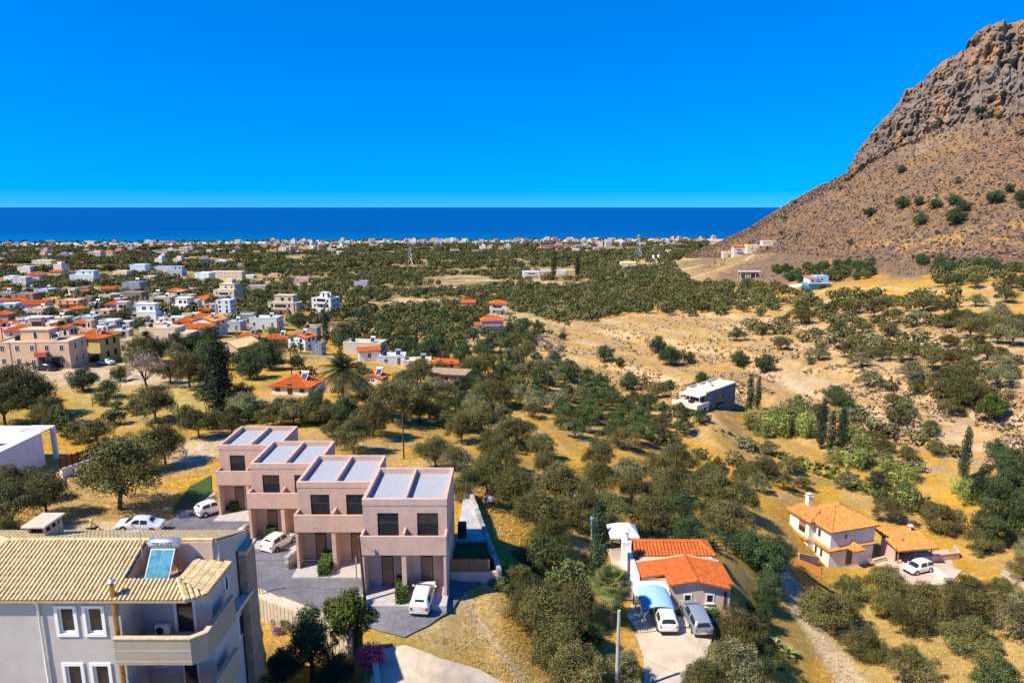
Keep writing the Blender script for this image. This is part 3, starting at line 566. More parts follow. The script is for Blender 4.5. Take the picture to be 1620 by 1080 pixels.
TREES = []      # (kind, point, crown width in metres, label or None)
EXCL = []       # places kept clear: (x, y, radius)
HEX = []         # the houses' own plots only
EXPOLY = []     # kept clear: world polygons
LAND = []       # landmarks for telling trees apart: (phrase, px, py)
def tree_px(kind, px, py, wpx, label=None):
    p = P(px, py)
    if not label and random.random() < {'olive': .22, 'old_olive': .14}.get(kind, 0): kind = 'silver'
    TREES.append((kind, p, max(0.8, wpx / px_m(p)), label))
def scatter(poly, spacing, w0, w1, kinds, seed, jitter=.35, keep=1.0, angle=0.3, clear=None, excl=None):
    """trees in jittered rows over the ground seen inside a pixel polygon"""
    r = np.random.default_rng(seed); wp = pick([p[0] for p in poly], [p[1] for p in poly]); wp = wp[~np.isnan(wp[:, 0])]
    lo = wp[:, :2].min(0) - 30; hi = wp[:, :2].max(0) + 30; c = (lo + hi) / 2; R = np.hypot(*(hi - lo)) / 2
    k = int(R / spacing) + 1; a, b = np.meshgrid(np.arange(-k, k + 1) * spacing, np.arange(-k, k + 1) * spacing); a = a.ravel(); b = b.ravel()
    a = a + r.uniform(-1, 1, a.size) * spacing * jitter; b = b + r.uniform(-1, 1, b.size) * spacing * jitter
    x = c[0] + a * math.cos(angle) - b * math.sin(angle); y = c[1] + a * math.sin(angle) + b * math.cos(angle)
    m = (y > 20) & (r.random(x.size) < keep); x, y = x[m], y[m]; z = lookup(x, y); X, Y, D = project(x, y, z)
    m = in_poly(X, Y, poly) & (D > 10); 
    if clear is not None: m &= fbm(x / clear[0], y / clear[0], 3, seed) < clear[1]
    x, y, z = x[m], y[m], z[m]
    for ex, ey, er in (EXCL if excl is None else excl):
        m = np.hypot(x - ex, y - ey) > er; x, y, z = x[m], y[m], z[m]
    for pg in EXPOLY:
        m = ~in_poly(x, y, pg); x, y, z = x[m], y[m], z[m]
    ks = list(kinds); kw = np.array([kinds[q] for q in ks], float); kk = r.choice(len(ks), len(x), p=kw / kw.sum())
    for i in range(len(x)): TREES.append(('silver' if ks[kk[i]] in ('olive', 'old_olive') and r.random() < .2 else ks[kk[i]], Vector((float(x[i]), float(y[i]), float(z[i]))), float(r.uniform(w0, w1)), None))
ORD = ['', 'second ', 'third ', 'fourth ', 'fifth ', 'sixth ', 'seventh ', 'eighth ', 'ninth ', 'tenth ', 'eleventh ', 'twelfth ', 'thirteenth ', 'fourteenth ', 'fifteenth ', 'sixteenth ', 'seventeenth ', 'eighteenth ', 'nineteenth ', 'twentieth ', 'twenty-first ', 'twenty-second ', 'twenty-third ', 'twenty-fourth ']
def plant_all():
    """the largest in view become trees of their own, the rest one grove"""
    r = random.Random(5); single = []; rest = []; cnt = {}
    info = []
    for t in TREES:
        X, Y, D = project(t[1].x, t[1].y, t[1].z); s = t[2] * FOC / max(D, 1)
        if X < -120 or X > 1740 or Y > 1230: continue
        info.append((s, X, Y, t))
    info.sort(key=lambda a: -a[0] - (1000 if a[3][3] else 0))
    for s, X, Y, t in info:
        nm = NAMES[t[0]][0]; vis = -20 < X < 1640 and Y - s * 1.2 < 1085
        if t[3] or (cnt.get(nm, 0) < 290 and vis and s > 6.5): single.append((s, X, Y, t)); cnt[nm] = cnt.get(nm, 0) + 1
        else: rest.append((s, X, Y, t))
    lab = {}
    for i, (s, X, Y, t) in enumerate(single):
        if t[3]: continue
        best = min(LAND, key=lambda L: math.hypot(X - L[1], (Y - s * .3 - L[2]) * 1.5)); dx = X - best[1]; dy = (Y - s * .3 - best[2]) * 1.5
        rel = ('left of' if dx < 0 else 'right of') if abs(dx) > abs(dy) else ('behind' if dy < 0 else 'in front of')
        lab.setdefault((t[0], rel, best[0]), []).append((math.hypot(dx, dy), i))
    text = {}
    for (k, rel, ph), L in lab.items():
        L.sort()
        for j, (d, i) in enumerate(L):
            text[i] = f'{LOOK[k]} {rel} {ph}' if len(L) == 1 else f'{LOOK[k]} {rel} {ph}, {ORD[j] if j < len(ORD) else "farther "}nearest' if j < len(ORD) else f'{LOOK[k]} {rel} {ph}, farther out'
    for i, (s, X, Y, t) in enumerate(single):
        kind, p, w, l = t; lv = 0 if s > 42 else 1 if s > 15 else 2
        cr, tr, w0 = r.choice(SPEC[kind][lv]); nm, cat = NAMES[kind]; k = w / w0
        e = empty(nm, (p.x, p.y, p.z - 0.05), r.uniform(0, 6.283), l or text[i], cat, GROUPS[kind], (k * r.uniform(.92, 1.08), k * r.uniform(.92, 1.08), k * r.uniform(.88, 1.15)))
        inst('crown', cr, e); inst('trunk', tr, e)
    # the rest: every tree a heap of leaf clumps in one mesh
    R = np.random.default_rng(3); Vs = []; Ts = []
    base = {'silver': (.14, .14, .065), 'olive': (.100, .095, .036), 'old_olive': (.095, .09, .034), 'grove': (.072, .082, .026), 'carob': (.045, .07, .027), 'shrub': (.08, .095, .04), 'pine': (.045, .065, .026), 'citrus': (.09, .12, .03), 'cypress': (.03, .05, .02), 'broad_cypress': (.03, .05, .02), 'reed': (.16, .18, .06), 'bare': (.22, .18, .15)}
    for s, X, Y, (kind, p, w, l) in rest:
        n = 170 if s > 15 else 100 if s > 9 else 30 if s > 5 else 11; tall = 3.2 if 'cypress' in kind else 1.5 if kind == 'pine' else .62
        d = R.normal(0, 1, (n, 3)); d /= np.linalg.norm(d, axis=1)[:, None]; q = d * R.uniform(.6, 1.05, (n, 1)) * w * .5; q[:, 2] = q[:, 2] * tall * (.8 + .4 * R.random()) + w * (.40 if tall < 1 else tall * .48)
        if n > 25: q *= (1 + .22 * np.sin(np.arctan2(d[:, 1], d[:, 0]) * 3 + R.uniform(0, 6)))[:, None] * np.array([1, 1, 0]) + np.array([0, 0, 1])
        V, F = leaf_quads(q + np.array(p), d + np.array([0, 0, .5]), w * (.15 if n > 150 else .18 if n > 50 else .33 if n > 20 else .55), R, .8, .5); Vs.append(V)
        b = np.array(base[kind]) * R.uniform(.75, 1.3); Ts.append(b * R.uniform(.65, 1.4, (n, 1)))
    if Vs:
        V = np.concatenate(Vs); T = np.concatenate(Ts); gm = bpy.data.materials.new('far_leaf'); gm.use_nodes = True; b = gm.node_tree.nodes['Principled BSDF']; b.inputs['Roughness'].default_value = .8; b.inputs['Specular IOR Level'].default_value = .1
        a = gm.node_tree.nodes.new('ShaderNodeAttribute'); a.attribute_name = 'tint'; gm.node_tree.links.new(a.outputs['Color'], b.inputs['Base Color'])
        tag(link(bpy.data.objects.new('olive_woodland', np_mesh('olive_woodland', V, np.arange(len(V)).reshape(-1, 4), gm, T))), kind='stuff', label='olive woodland covering the plain and far slopes')
    print('TRIS', sum(len(o.data.polygons) * 2 for o in bpy.data.objects if o.type == 'MESH' and o.data.users == 1) ); print('TREES single', len(single), 'rest', len(rest), cnt)
# ------------------------------------------------------------------ building materials
GLASS = pm('window_glass', (0.02, 0.028, 0.036), 0.2, 1, 0.08, spec=0.6)
DARK = pm('dark_metal', (0.03, 0.03, 0.032), 0.2, 3, 0.5); FRAME_W = pm('white_frame', (0.78, 0.77, 0.74), 0.05, 3, 0.5); FRAME_B = pm('brown_frame', (0.11, 0.055, 0.035), 0.2, 5, 0.6)
STEEL = pm('steel', (0.55, 0.56, 0.58), 0.1, 3, 0.35, metal=0.7); ALU = pm('aluminium', (0.62, 0.63, 0.65), 0.08, 3, 0.45, metal=0.3)
CONC = pm('concrete', (0.42, 0.40, 0.36), 0.18, 1.5, 0.9, 0.4, 12); PALE = pm('pale_concrete', (0.55, 0.47, 0.36), 0.15, 1.2, 0.9, 0.4, 12)
PV = pm('solar_cell', (0.02, 0.035, 0.07), 0.3, 3, 0.15, spec=0.6); BLACKP = pm('black_plastic', (0.02, 0.02, 0.022), 0.2, 3, 0.45)
TILE_CREAM = pm('cream_roof_tile', (0.62, 0.475, 0.25), 0.30, 2.6, 0.85, 0.4, 18); TILE_CB = pm('cream_tile_bed', (0.50, 0.32, 0.16), 0.2, 2, 0.9)
TILE_OR = pm('orange_roof_tile', (0.56, 0.135, 0.03), 0.34, 2.2, 0.8, 0.4, 18); TILE_OB = pm('orange_tile_bed', (0.34, 0.08, 0.025), 0.2, 2, 0.9)
TILE_YE = pm('ochre_roof_tile', (0.56, 0.265, 0.07), 0.34, 2.0, 0.85, 0.4, 18); TILE_YB = pm('ochre_tile_bed', (0.40, 0.17, 0.05), 0.2, 2, 0.9)
WOODM = pm('door_wood', (0.27, 0.165, 0.10), 0.25, 8, 0.55); WOODL = pm('bamboo', (0.42, 0.22, 0.10), 0.3, 9, 0.7)
def wallmat(c): return pm('wall_%02d_%02d_%02d' % tuple(int(k * 99) for k in c), c, 0.10, 0.7, 0.9, 0.25, 14)

# ------------------------------------------------------------------ roof tiles as rows of barrels
def tile_poly(mb, pts, pitch=0.26, h=0.06, course=0.42, mi=0, seg=4, lift=0.03):
    """barrel tiles over a planar convex polygon whose first edge is the eave"""
    pts = [Vector(p) for p in pts]; o = pts[0]; u = (pts[1] - o); L = u.length; u.normalize()
    nrm = Vector((0, 0, 0))
    for i in range(len(pts)): nrm += (pts[i] - o).cross(pts[(i + 1) % len(pts)] - o)
    nrm.normalize(); nrm = -nrm if nrm.z < 0 else nrm
    v = nrm.cross(u); v = -v if v.z < 0 else v
    q = [((p - o).dot(u), (p - o).dot(v)) for p in pts]; u0 = min(a for a, b in q); u1 = max(a for a, b in q)
    nc = max(1, round((u1 - u0) / pitch)); pw = (u1 - u0) / nc
    prof = [(-.41, 0), (-.25, .85), (.0, 1.0), (.25, .85), (.41, 0)] if seg == 4 else [(-.40, 0), (-.2, 1), (.2, 1), (.40, 0)]
    for i in range(nc):
        c = u0 + (i + .5) * pw; vs = []
        for k in range(len(q)):
            (a0, b0), (a1, b1) = q[k], q[(k + 1) % len(q)]
            if (a0 - c) * (a1 - c) < 0: vs.append(b0 + (b1 - b0) * (c - a0) / (a1 - a0))
        if len(vs) < 2: continue
        va, vb = min(vs), max(vs); n = max(1, int(math.ceil((vb - va) / course)))
        for j in range(n):
            s0, s1 = va + j * course, min(vb, va + (j + 1) * course + 0.04); jz = random.uniform(-.006, .006)
            V = []
            for s_, dz in ((s0, lift + .028), (s1, lift)):
                for a, b in prof: V.append(o + u * (c + a * pw) + v * s_ + nrm * (b * h + dz + jz))
            m = len(prof); mb.add(V, [(k, k + 1, m + k + 1, m + k) for k in range(m - 1)] + [tuple(range(m - 1, -1, -1))], mi, False)
def slab(mb, pts, t=0.12, mi=0):
    pts = [Vector(p) for p in pts]; n = len(pts)
    lo = [p - Vector((0, 0, t)) for p in pts]
    mb.add(pts + lo, [tuple(range(n)), tuple(range(2 * n - 1, n - 1, -1))] + [(i, n + i, n + (i + 1) % n, (i + 1) % n) for i in range(n)], mi)
def caps(mb, a, b, r=0.13, step=0.45, mi=0):
    a, b = Vector(a), Vector(b); n = max(1, int((b - a).length / step)); d = (b - a) / n
    for i in range(n): mb.tube([a + d * i + Vector((0, 0, .05)), a + d * (i + 1.06) + Vector((0, 0, .04))], [r * 1.08, r * .9], 6, mi, cap=True, smooth=False)
def roof_parts(parent, faces, ridges, tm, bm_, pitch=0.26, course=.42, h=.06, seg=4, name='roof'):
    """roof slab with joined tiles and ridge caps as its sub-parts"""
    b = MB()
    for f in faces: slab(b, f)
    r = b.build(name, bm_, parent); t = MB()
    for f in faces: tile_poly(t, f, pitch, h, course, 0, seg)
    t.build('roof_tiles', tm, r, kind='stuff')
    if ridges:
        c = MB()
        for a, e in ridges: caps(c, a, e, max(.11, pitch * .5), course)
        c.build('ridge_caps', tm, r, kind='stuff')
    return r
def hip_faces(x0, x1, y0, y1, z, rise):
    w, d = x1 - x0, y1 - y0
    if w >= d:
        a, b = (x0 + d / 2, (y0 + y1) / 2, z + rise), (x1 - d / 2, (y0 + y1) / 2, z + rise)
        F = [[(x0, y0, z), (x1, y0, z), b, a], [(x1, y1, z), (x0, y1, z), a, b], [(x0, y1, z), (x0, y0, z), a], [(x1, y0, z), (x1, y1, z), b]]
        R = [(a, b), ((x0, y0, z), a), ((x0, y1, z), a), ((x1, y0, z), b), ((x1, y1, z), b)]
    else:
        a, b = ((x0 + x1) / 2, y0 + w / 2, z + rise), ((x0 + x1) / 2, y1 - w / 2, z + rise)
        F = [[(x0, y0, z), (x1, y0, z), a], [(x1, y1, z), (x0, y1, z), b], [(x0, y1, z), (x0, y0, z), a, b], [(x1, y0, z), (x1, y1, z), b, a]]
        R = [(a, b), ((x0, y0, z), a), ((x1, y0, z), a), ((x0, y1, z), b), ((x1, y1, z), b)]
    F = [f if f[0] != f[-1] else f[:-1] for f in F]
    F = [[p for i, p in enumerate(f) if p != f[i - 1]] for f in F]
    return F, R
def gable_faces(x0, x1, y0, y1, z, rise, axis='x'):
    if axis == 'x':
        ym = (y0 + y1) / 2; a, b = (x0, ym, z + rise), (x1, ym, z + rise)
        return [[(x0, y0, z), (x1, y0, z), b, a], [(x1, y1, z), (x0, y1, z), a, b]], [(a, b)]
    xm = (x0 + x1) / 2; a, b = (xm, y0, z + rise), (xm, y1, z + rise)
    return [[(x0, y1, z), (x0, y0, z), a, b], [(x1, y0, z), (x1, y1, z), b, a]], [(a, b)]

# ------------------------------------------------------------------ shared parts
def win_mesh(w, h, fm, name='window', mull=1, sill=False, deep=0.05, t=0.08):
    mb = MB(); f = -deep
    mb.box(-w / 2, -w / 2 + t, f, .02, 0, h, 0); mb.box(w / 2 - t, w / 2, f, .02, 0, h, 0); mb.box(-w / 2 + t, w / 2 - t, f, .02, h - t, h, 0); mb.box(-w / 2 + t, w / 2 - t, f, .02, 0, t, 0)
    for k in range(mull): xm = -w / 2 + w * (k + 1) / (mull + 1); mb.box(xm - .025, xm + .025, f + .01, .02, t, h - t, 0)
    if sill: mb.box(-w / 2 - .08, w / 2 + .08, f - .08, .02, -.07, 0, 0)
    return mb.mesh(name, fm)
def pane_mesh(w, h): mb = MB(); mb.box(-w / 2 + .02, w / 2 - .02, -.018, .01, .02, h - .02); return mb.mesh('pane', GLASS)
_wc = {}
def window(parent, x, y, z, w, h, rz=0.0, fm=None, mull=1, sill=False, name='window', deep=.05, t=.08, pane=True):
    """frame with its pane as sub-part; the outside faces local -y"""
    fm = fm or FRAME_W; k = (round(w, 2), round(h, 2), fm.name, mull, sill, deep, t)
    if k not in _wc: _wc[k] = (win_mesh(w, h, fm, 'window', mull, sill, deep, t), pane_mesh(w, h))
    o = inst(name, _wc[k][0], parent, (x, y, z), rz)
    if pane: inst('pane', _wc[k][1], o)
    return o
def heater(parent, loc, rz=0.0, name='solar_heater', s=1.0, black=False):
    """roof water heater: tank, collector, legs"""
    e = bpy.data.objects.new(name, None); link(e); e.parent = parent; e.location = loc; e.rotation_euler = (0, 0, rz); e.scale = (s, s, s)
    t = MB(); t.tube([(-.75, .45, 1.45), (.75, .45, 1.45)], .27, 12); t.build('tank', BLACKP if black else STEEL, e)
    p = MB(); M = Matrix.Translation((0, -.35, .72)) @ Matrix.Rotation(math.radians(45), 4, 'X'); p.box(-.65, .65, -.75, .75, -.03, .03, 0, M); p.box(-.6, .6, -.7, .7, .031, .04, 1, M); p.build('collector', [ALU, PV], e)
    l = MB()
    for sx in (-.6, .6): l.tube([(sx, .5, 0), (sx, .5, 1.4)], .025, 4); l.tube([(sx, -.8, .02), (sx, .5, .02)], .025, 4)
    l.build('stand', ALU, e); return e
def water_tank(parent, loc, s=1.0):
    m = MB(); m.lathe([(0, 0), (.6, 0), (.62, .1), (.58, .35), (.62, .5), (.58, .8), (.55, 1.0), (.2, 1.12), (0, 1.13)], n=12); o = m.build('water_tank', BLACKP, parent, loc); o.scale = (s, s, s); return o
def aerial(parent, loc, h=2.5):
    m = MB(); m.tube([(0, 0, 0), (0, 0, h)], .025, 5); m.tube([(-.5, 0, h - .1), (.5, 0, h - .1)], .015, 4)
    for k in range(5): m.tube([(-.4 + k * .2, -.3, h - .1), (-.4 + k * .2, .3, h - .1)], .01, 4)
    return m.build('aerial', ALU, parent, loc)

# ------------------------------------------------------------------ village house
BPH = {}
def house(name, px, py, wpx, hpx, wall, roof='flat', label='', floors=1, yaw=0.0, d=0.8, tm=None, win='white', nw=None, extras=(), group=None, cat='house', base=None, depth=None, parts=True, wside=True):
    p = base or P(px, py); k = px_m(p); w = wpx / k; h = hpx / k * 1.04; dd = w * d
    cy, sy = math.cos(yaw), math.sin(yaw)
    e = empty(name, p, yaw, label, cat, group)
    EXCL.append((p.x - sy * dd / 2, p.y + cy * dd / 2, math.hypot(w, dd) / 2 + 1.5)); HEX.append(EXCL[-1]); ux, uy = -p.x / math.hypot(p.x, p.y), -p.y / math.hypot(p.x, p.y)
    if p.y > 95:
        for q_ in (.55, 1.1, 1.65): EXCL.append((p.x + ux * w * q_, p.y + uy * w * q_, w * .55))
    wm = wallmat(wall)
    b = MB()
    fm = {'white': FRAME_W, 'brown': FRAME_B, 'dark': DARK}[win]; far = k < 4
    tmm, tbm = {'o': (TILE_OR, TILE_OB), 'y': (TILE_YE, TILE_YB), 'c': (TILE_CREAM, TILE_CB)}[tm or 'o']
    if roof == 'flat':
        b.box(-w / 2, w / 2, 0, dd, -2, h - .35); b.build('wall', wm, e)
        r = MB(); ph, pt = .35, .18
        r.box(-w / 2 - .06, w / 2 + .06, -.06, pt, h - .35, h); r.box(-w / 2 - .06, w / 2 + .06, dd - pt, dd + .06, h - .35, h); r.box(-w / 2 - .06, -w / 2 + pt, pt, dd - pt, h - .35, h); r.box(w / 2 - pt, w / 2 + .06, pt, dd - pt, h - .35, h)
        r.build('roof', wm if 'samecap' in extras else wallmat(tuple(min(.75, c * 1.08) for c in wall)), e)
    else:
        b.box(-w / 2, w / 2, 0, dd, -2, h); rise = min(w, dd) * (.22 if roof == 'hip' else .20); o = .45
        if roof.startswith('gable'):
            ax = roof[-1]
            if ax == 'x':
                for sx in (-w / 2, w / 2 - .12): b.add([(sx, 0, h), (sx, dd, h), (sx, dd / 2, h + rise - .1), (sx + .12, 0, h), (sx + .12, dd, h), (sx + .12, dd / 2, h + rise - .1)], [(0, 2, 1), (3, 4, 5), (0, 3, 5, 2), (1, 2, 5, 4), (0, 1, 4, 3)])
            else:
                for yy in (0, dd - .12): b.add([(-w / 2, yy, h), (w / 2, yy, h), (0, yy, h + rise - .1), (-w / 2, yy + .12, h), (w / 2, yy + .12, h), (0, yy + .12, h + rise - .1)], [(0, 1, 2), (4, 3, 5), (0, 2, 5, 3), (1, 4, 5, 2), (0, 3, 4, 1)])
            F, R = gable_faces(-w / 2 - o, w / 2 + o, -o, dd + o, h - .05, rise, ax)
        else: F, R = hip_faces(-w / 2 - o, w / 2 + o, -o, dd + o, h, rise)
        b.build('wall', wm, e); pt = max(.3, 1.3 / k); roof_parts(e, F, R, tmm, tbm, pt, pt * 2.0, pt * .2, 3)
    if parts:
        fh = h / floors if roof != 'flat' else (h - .3) / floors; ww = max(1.0, 3.2 / k); wh = min(1.5, fh * .48)
        n = nw or max(1, int(w / (ww * 2.2)))
        for f in range(floors):
            for i in range(n):
                x = -w / 2 + w * (i + .5) / n
                if 'balcony' in extras and f == floors - 1 and i == n // 2: continue
                door = f == 0 and i == n // 2 and n > 1
                window(e, x, 0, f * fh + (0.05 if door else fh * .34), ww, (2.1 if door else wh), 0, fm, 1 if ww > .9 else 0, False, 'door' if door else 'window', pane=k > 2.5)
            if wside:
                for sx, rz in ((1, math.pi / 2), (-1, -math.pi / 2)):
                    if (sx > 0) == (p.x < 0) or abs(yaw) > .2: window(e, sx * w / 2, dd * .35, f * fh + fh * .34, ww * .9, wh, rz, fm, 0, pane=k > 2.5); window(e, sx * w / 2, dd * .72, f * fh + fh * .34, ww * .9, wh, rz, fm, 0, pane=k > 2.5)
    hb = h if roof == 'flat' else h + .5
    for x in extras:
        if x == 'balcony':
            q = MB(); fz = (floors - 1) * (h / floors) if floors > 1 else 0
            q.box(-w * .28, w * .28, -1.3, 0.0, fz - .15, fz); q.box(-w * .28, w * .28, -1.3, -1.18, fz, fz + .95); q.box(-w * .28, -w * .28 + .12, -1.18, 0, fz, fz + .95); q.box(w * .28 - .12, w * .28, -1.18, 0, fz, fz + .95); q.build('balcony', wm, e)
            q = MB(); q.box(-w * .22, w * .22, -.03, .02, fz + .02, fz + 2.2); q.build('balcony_door', GLASS, e)
        elif x == 'red_balcony':
            q = MB(); q.box(w * .06, w * .22, -1.2, 0, h * .5 - .2, h * .5 + .8); q.build('balcony', pm('red_render', (.45, .10, .07), .1, 1, .9), e); q = MB(); q.box(w * .07, w * .40, -.04, .02, .1, h * .42); q.build('opening_shade', DARK, e); q = MB(); q.box(w * .22, w * .40, -1.0, 0, h * .44, h * .46); q.build('awning', pm('green_awning', (.03, .09, .08), .1, 2, .9), e)  # dark panel under balcony and awning paints in the shade of an opening
        elif x == 'room':
            q = MB(); q.box(-w * .22, w * .16, dd * .35, dd * .8, h - .35, h + 2.2); q.box(-w * .24, w * .18, dd * .32, dd * .83, h + 2.2, h + 2.4); q.build('rooftop_room', wm, e)
            window(e, -w * .03, dd * .35, h + .1, .9, 1.7, 0, fm, 0, False, 'rooftop_door')
        elif x == 'heater': heater(e, (w * .22, dd * .45, h - .3 if roof == 'flat' else h + min(w, dd) * .10), s=max(1, 3.6 / k))
        elif x == 'tank': water_tank(e, (-w * .32, dd * .5, h - .3), max(1, 4 / k))
        elif x == 'aerial': aerial(e, (-w * .1, dd * .6, hb - .3), 2.6)
        elif x == 'pergola':
            q = MB()
            for sx in (-w * .42, -w * .05):
                for yy in (dd * .15, dd * .75): q.tube([(sx, yy, h - .3), (sx, yy, h + 2)], .07, 4)
            q.box(-w * .45, -w * .02, dd * .1, dd * .8, h + 2, h + 2.14); q.build('roof_canopy', CONC, e)
        elif x == 'pipes':
            q = MB()
            for sx in (-w * .3, w * .05): q.tube([(sx, -.08, 0), (sx, -.08, h)], .06, 5)
            q.build('downpipe', CONC, e)
        elif x == 'dark_ground':
            q = MB(); q.box(-w * .42, w * .42, -.04, .02, .1, h / floors * .75); q.build('carport_opening', DARK, e)
        elif x == 'upper':
            q = MB(); q.box(-w * .30, w * .42, dd * .3, dd, h - .3, h + 2.9); q.box(-w * .32, w * .44, dd * .27, dd + .05, h + 2.9, h + 3.15); q.build('upper_storey', wm, e); window(e, 0, dd * .3, h + .6, 1.6, 1.4, 0, fm); window(e, w * .28, dd * .3, h + .6, 1.2, 1.4, 0, fm)
        elif x == 'upper2':
            q = MB(); q.box(-w * .12, w * .24, dd * .5, dd, h + 3.15, h + 5.6); q.build('stair_tower', wm, e)
        elif x == 'drum':
            q = MB(); q.cyl((w * .5, dd * .4), w * .22, 0, h, 18); q.build('round_tower', wm, e)
        elif x == 'awning':
            q = MB(); q.box(-w * .5, w * .5, -1.6, -.02, h * .55, h * .55 + .1); q.build('awning', TILE_OR, e)
    LAND.append((name_phrase(label), px, py - hpx * .5)); BPH[label] = (e, w, dd, h)
    return e, w, dd, h
def name_phrase(l):
    w_ = l.split(' with ')[0].split(' standing')[0].split(' beside')[0].split(' behind')[0].split(' among')[0].split(' below')[0].split(' above')[0].split(' near')[0].split(' on ')[0].split(' at ')[0].split(' in ')[0].split(' left ')[0].split(' right ')[0]
    return 'the ' + ' '.join(w_.split()[:4])
# ------------------------------------------------------------------ the four pink duplex houses on the slope
PINK = pm('pink_render', (0.57, 0.40, 0.325), 0.13, 1.1, 0.92, 0.25, 16); GRAVEL = pm('white_gravel', (0.36, 0.38, 0.425), 0.22, 9, 0.95, 0.9, 16); PORCH = pm('porch_tile', (0.43, 0.415, 0.40), 0.12, 1.5, 0.6, 0.1, 6)
MULL = pm('bronze_frame', (0.05, 0.042, 0.036), 0.1, 3, 0.45)
def duplex(x0, y0, z0, label, ext=False):
    W, Dp = 6.75, 6.7; e = empty('duplex_house', (x0, y0, z0), 0, label, 'house', 'pink flat-roofed duplex houses')
    EXPOLY.append([(x0 - 1.5, y0 - 5), (x0 + W + 1.5, y0 - 5), (x0 + W + 1.5, y0 + Dp + 2.0), (x0 - 1.5, y0 + Dp + 2.0)])
    # ground storey: outer walls, piers, back wall of the porches
    w = MB(); F = -1.2
    w.box(0, .22, F, Dp, -2.5, 3.65); w.box(W - .22, W, F, Dp, -2.5, 3.65); w.box(3.2, 3.55, F, .35, -.3, 3.65); w.box(.22, W - .22, Dp - .25, Dp, -2.5, 3.65)
    w.box(.22, W - .22, .35, .6, -.3, 3.65)
    # upper storey with real openings for the windows
    z1, z2, z3 = 3.9, 6.6, 7.25; t = .25; ops = [(1.15, 2.85), (4.35, 6.05)]; xs = [0, 1.15, 2.85, 4.35, 6.05, W]
    for i in (0, 2, 4): w.box(xs[i], xs[i + 1], 0, t, z1, z3)
    for a, b in ops: w.box(a, b, 0, t, z2, z3); w.box(a, b, .12, t, z1, z1 + .1)
    w.box(0, t, t, Dp, 3.65, z3); w.box(W - t, W, t, Dp, 3.65, z3); w.box(t, W - t, Dp - t, Dp, 3.65, z3)
    w.build('wall', PINK, e)
    s = MB(); s.box(0, W, F, Dp - .3, 3.652, 3.9); s.build('floor_slab', PINK, e)
    b = MB(); b.box(-.04, W + .04, F - .06, F + .12, 3.6, 5.2); b.box(-.04, .14, F + .12, -.002, 3.9, 5.2); b.box(W - .14, W + .04, F + .12, -.002, 3.9, 5.2); b.build('balcony_parapet', PINK, e)
    d = MB(); d.box(3.3, 3.48, F + .12, -.002, 3.9, 5.35); d.build('balcony_divider', PINK, e)
    r = MB(); r.box(.25, W - .25, .25, Dp - .25, 7.0, 7.3); rf = r.build('roof', GRAVEL, e)
    p = MB(); zt = 7.8
    p.box(-.03, W + .03, -.03, .25, z3, zt); p.box(-.03, W + .03, Dp - .25, Dp + .03, z3, zt); p.box(-.03, .25, .25, Dp - .25, z3, zt); p.box(W - .25, W + .03, .25, Dp - .25, z3, zt); p.box(3.28, 3.5, .25, Dp - .25, z3, zt - .02)
    p.build('roof_parapet', PINK, rf)
    for a, c in ops:
        m = win_mesh(c - a, z2 - z1 - .02, MULL, 'window', 1, False, .04, .06); o = inst('window', m, e, ((a + c) / 2, .09, z1 + .01)); inst('pane', pane_mesh(c - a, z2 - z1 - .02), o)
        q = MB(); q.box(-(c - a) / 2 + .06, (c - a) / 2 - .06, -.03, .0, 1.75, 1.8); q.build('transom', MULL, o)
    for x in (1.35, 4.6):
        q = MB(); q.box(0, .85, -.05, .02, 0, 2.65); dr = q.build('door', WOODM, e, (x, .35, 0))
        q = MB()
        for k in range(5): q.box(.03 + k * .165, .03 + k * .165 + .13, -.075, -.05, .05, 2.6)
        q.build('door_boards', WOODM, dr)
        q = MB(); q.tube([(.75, -.1, 1.0), (.75, -.1, 1.35)], .02, 5); q.build('handle', STEEL, dr)
        f = MB(); f.box(-.06, 0, -.06, .02, 0, 2.72); f.box(.85, .91, -.06, .02, 0, 2.72); f.box(0, .85, -.06, .02, 2.65, 2.72); f.build('door_frame', MULL, dr)
    q = MB(); q.box(-.1, W + .1, -2.6, .35, -.5, 0.0); pf = q.build('porch_floor', PORCH, e)
    q = MB()
    for i in range(7): q.box(-.1 + i * .993, -.1 + i * .993 + .975, -2.6, .34, .0, .012)
    q.build('paving_strip', PORCH, pf, kind='stuff')
    return e
DUP = [(-12.0, 51.2, 89.25, 'nearest pink duplex beside the fenced patio, white car in front'), (-19.25, 57.4, 88.1, 'second nearest pink duplex, hedge between its two porches'),
       (-26.15, 64.4, 87.1, 'third pink duplex up the slope, white car before its right porch'), (-32.7, 72.3, 86.2, 'farthest pink duplex beside the lawn, white car beside its hedge')]
for a in DUP: duplex(*a)
for (x, y, z, l), ph in zip(DUP, ('the nearest pink duplex', 'the second pink duplex', 'the third pink duplex', 'the farthest pink duplex')):
    X, Y, D = project(x + 3.3, y, z + 4); LAND.append((ph, float(X), float(Y)))

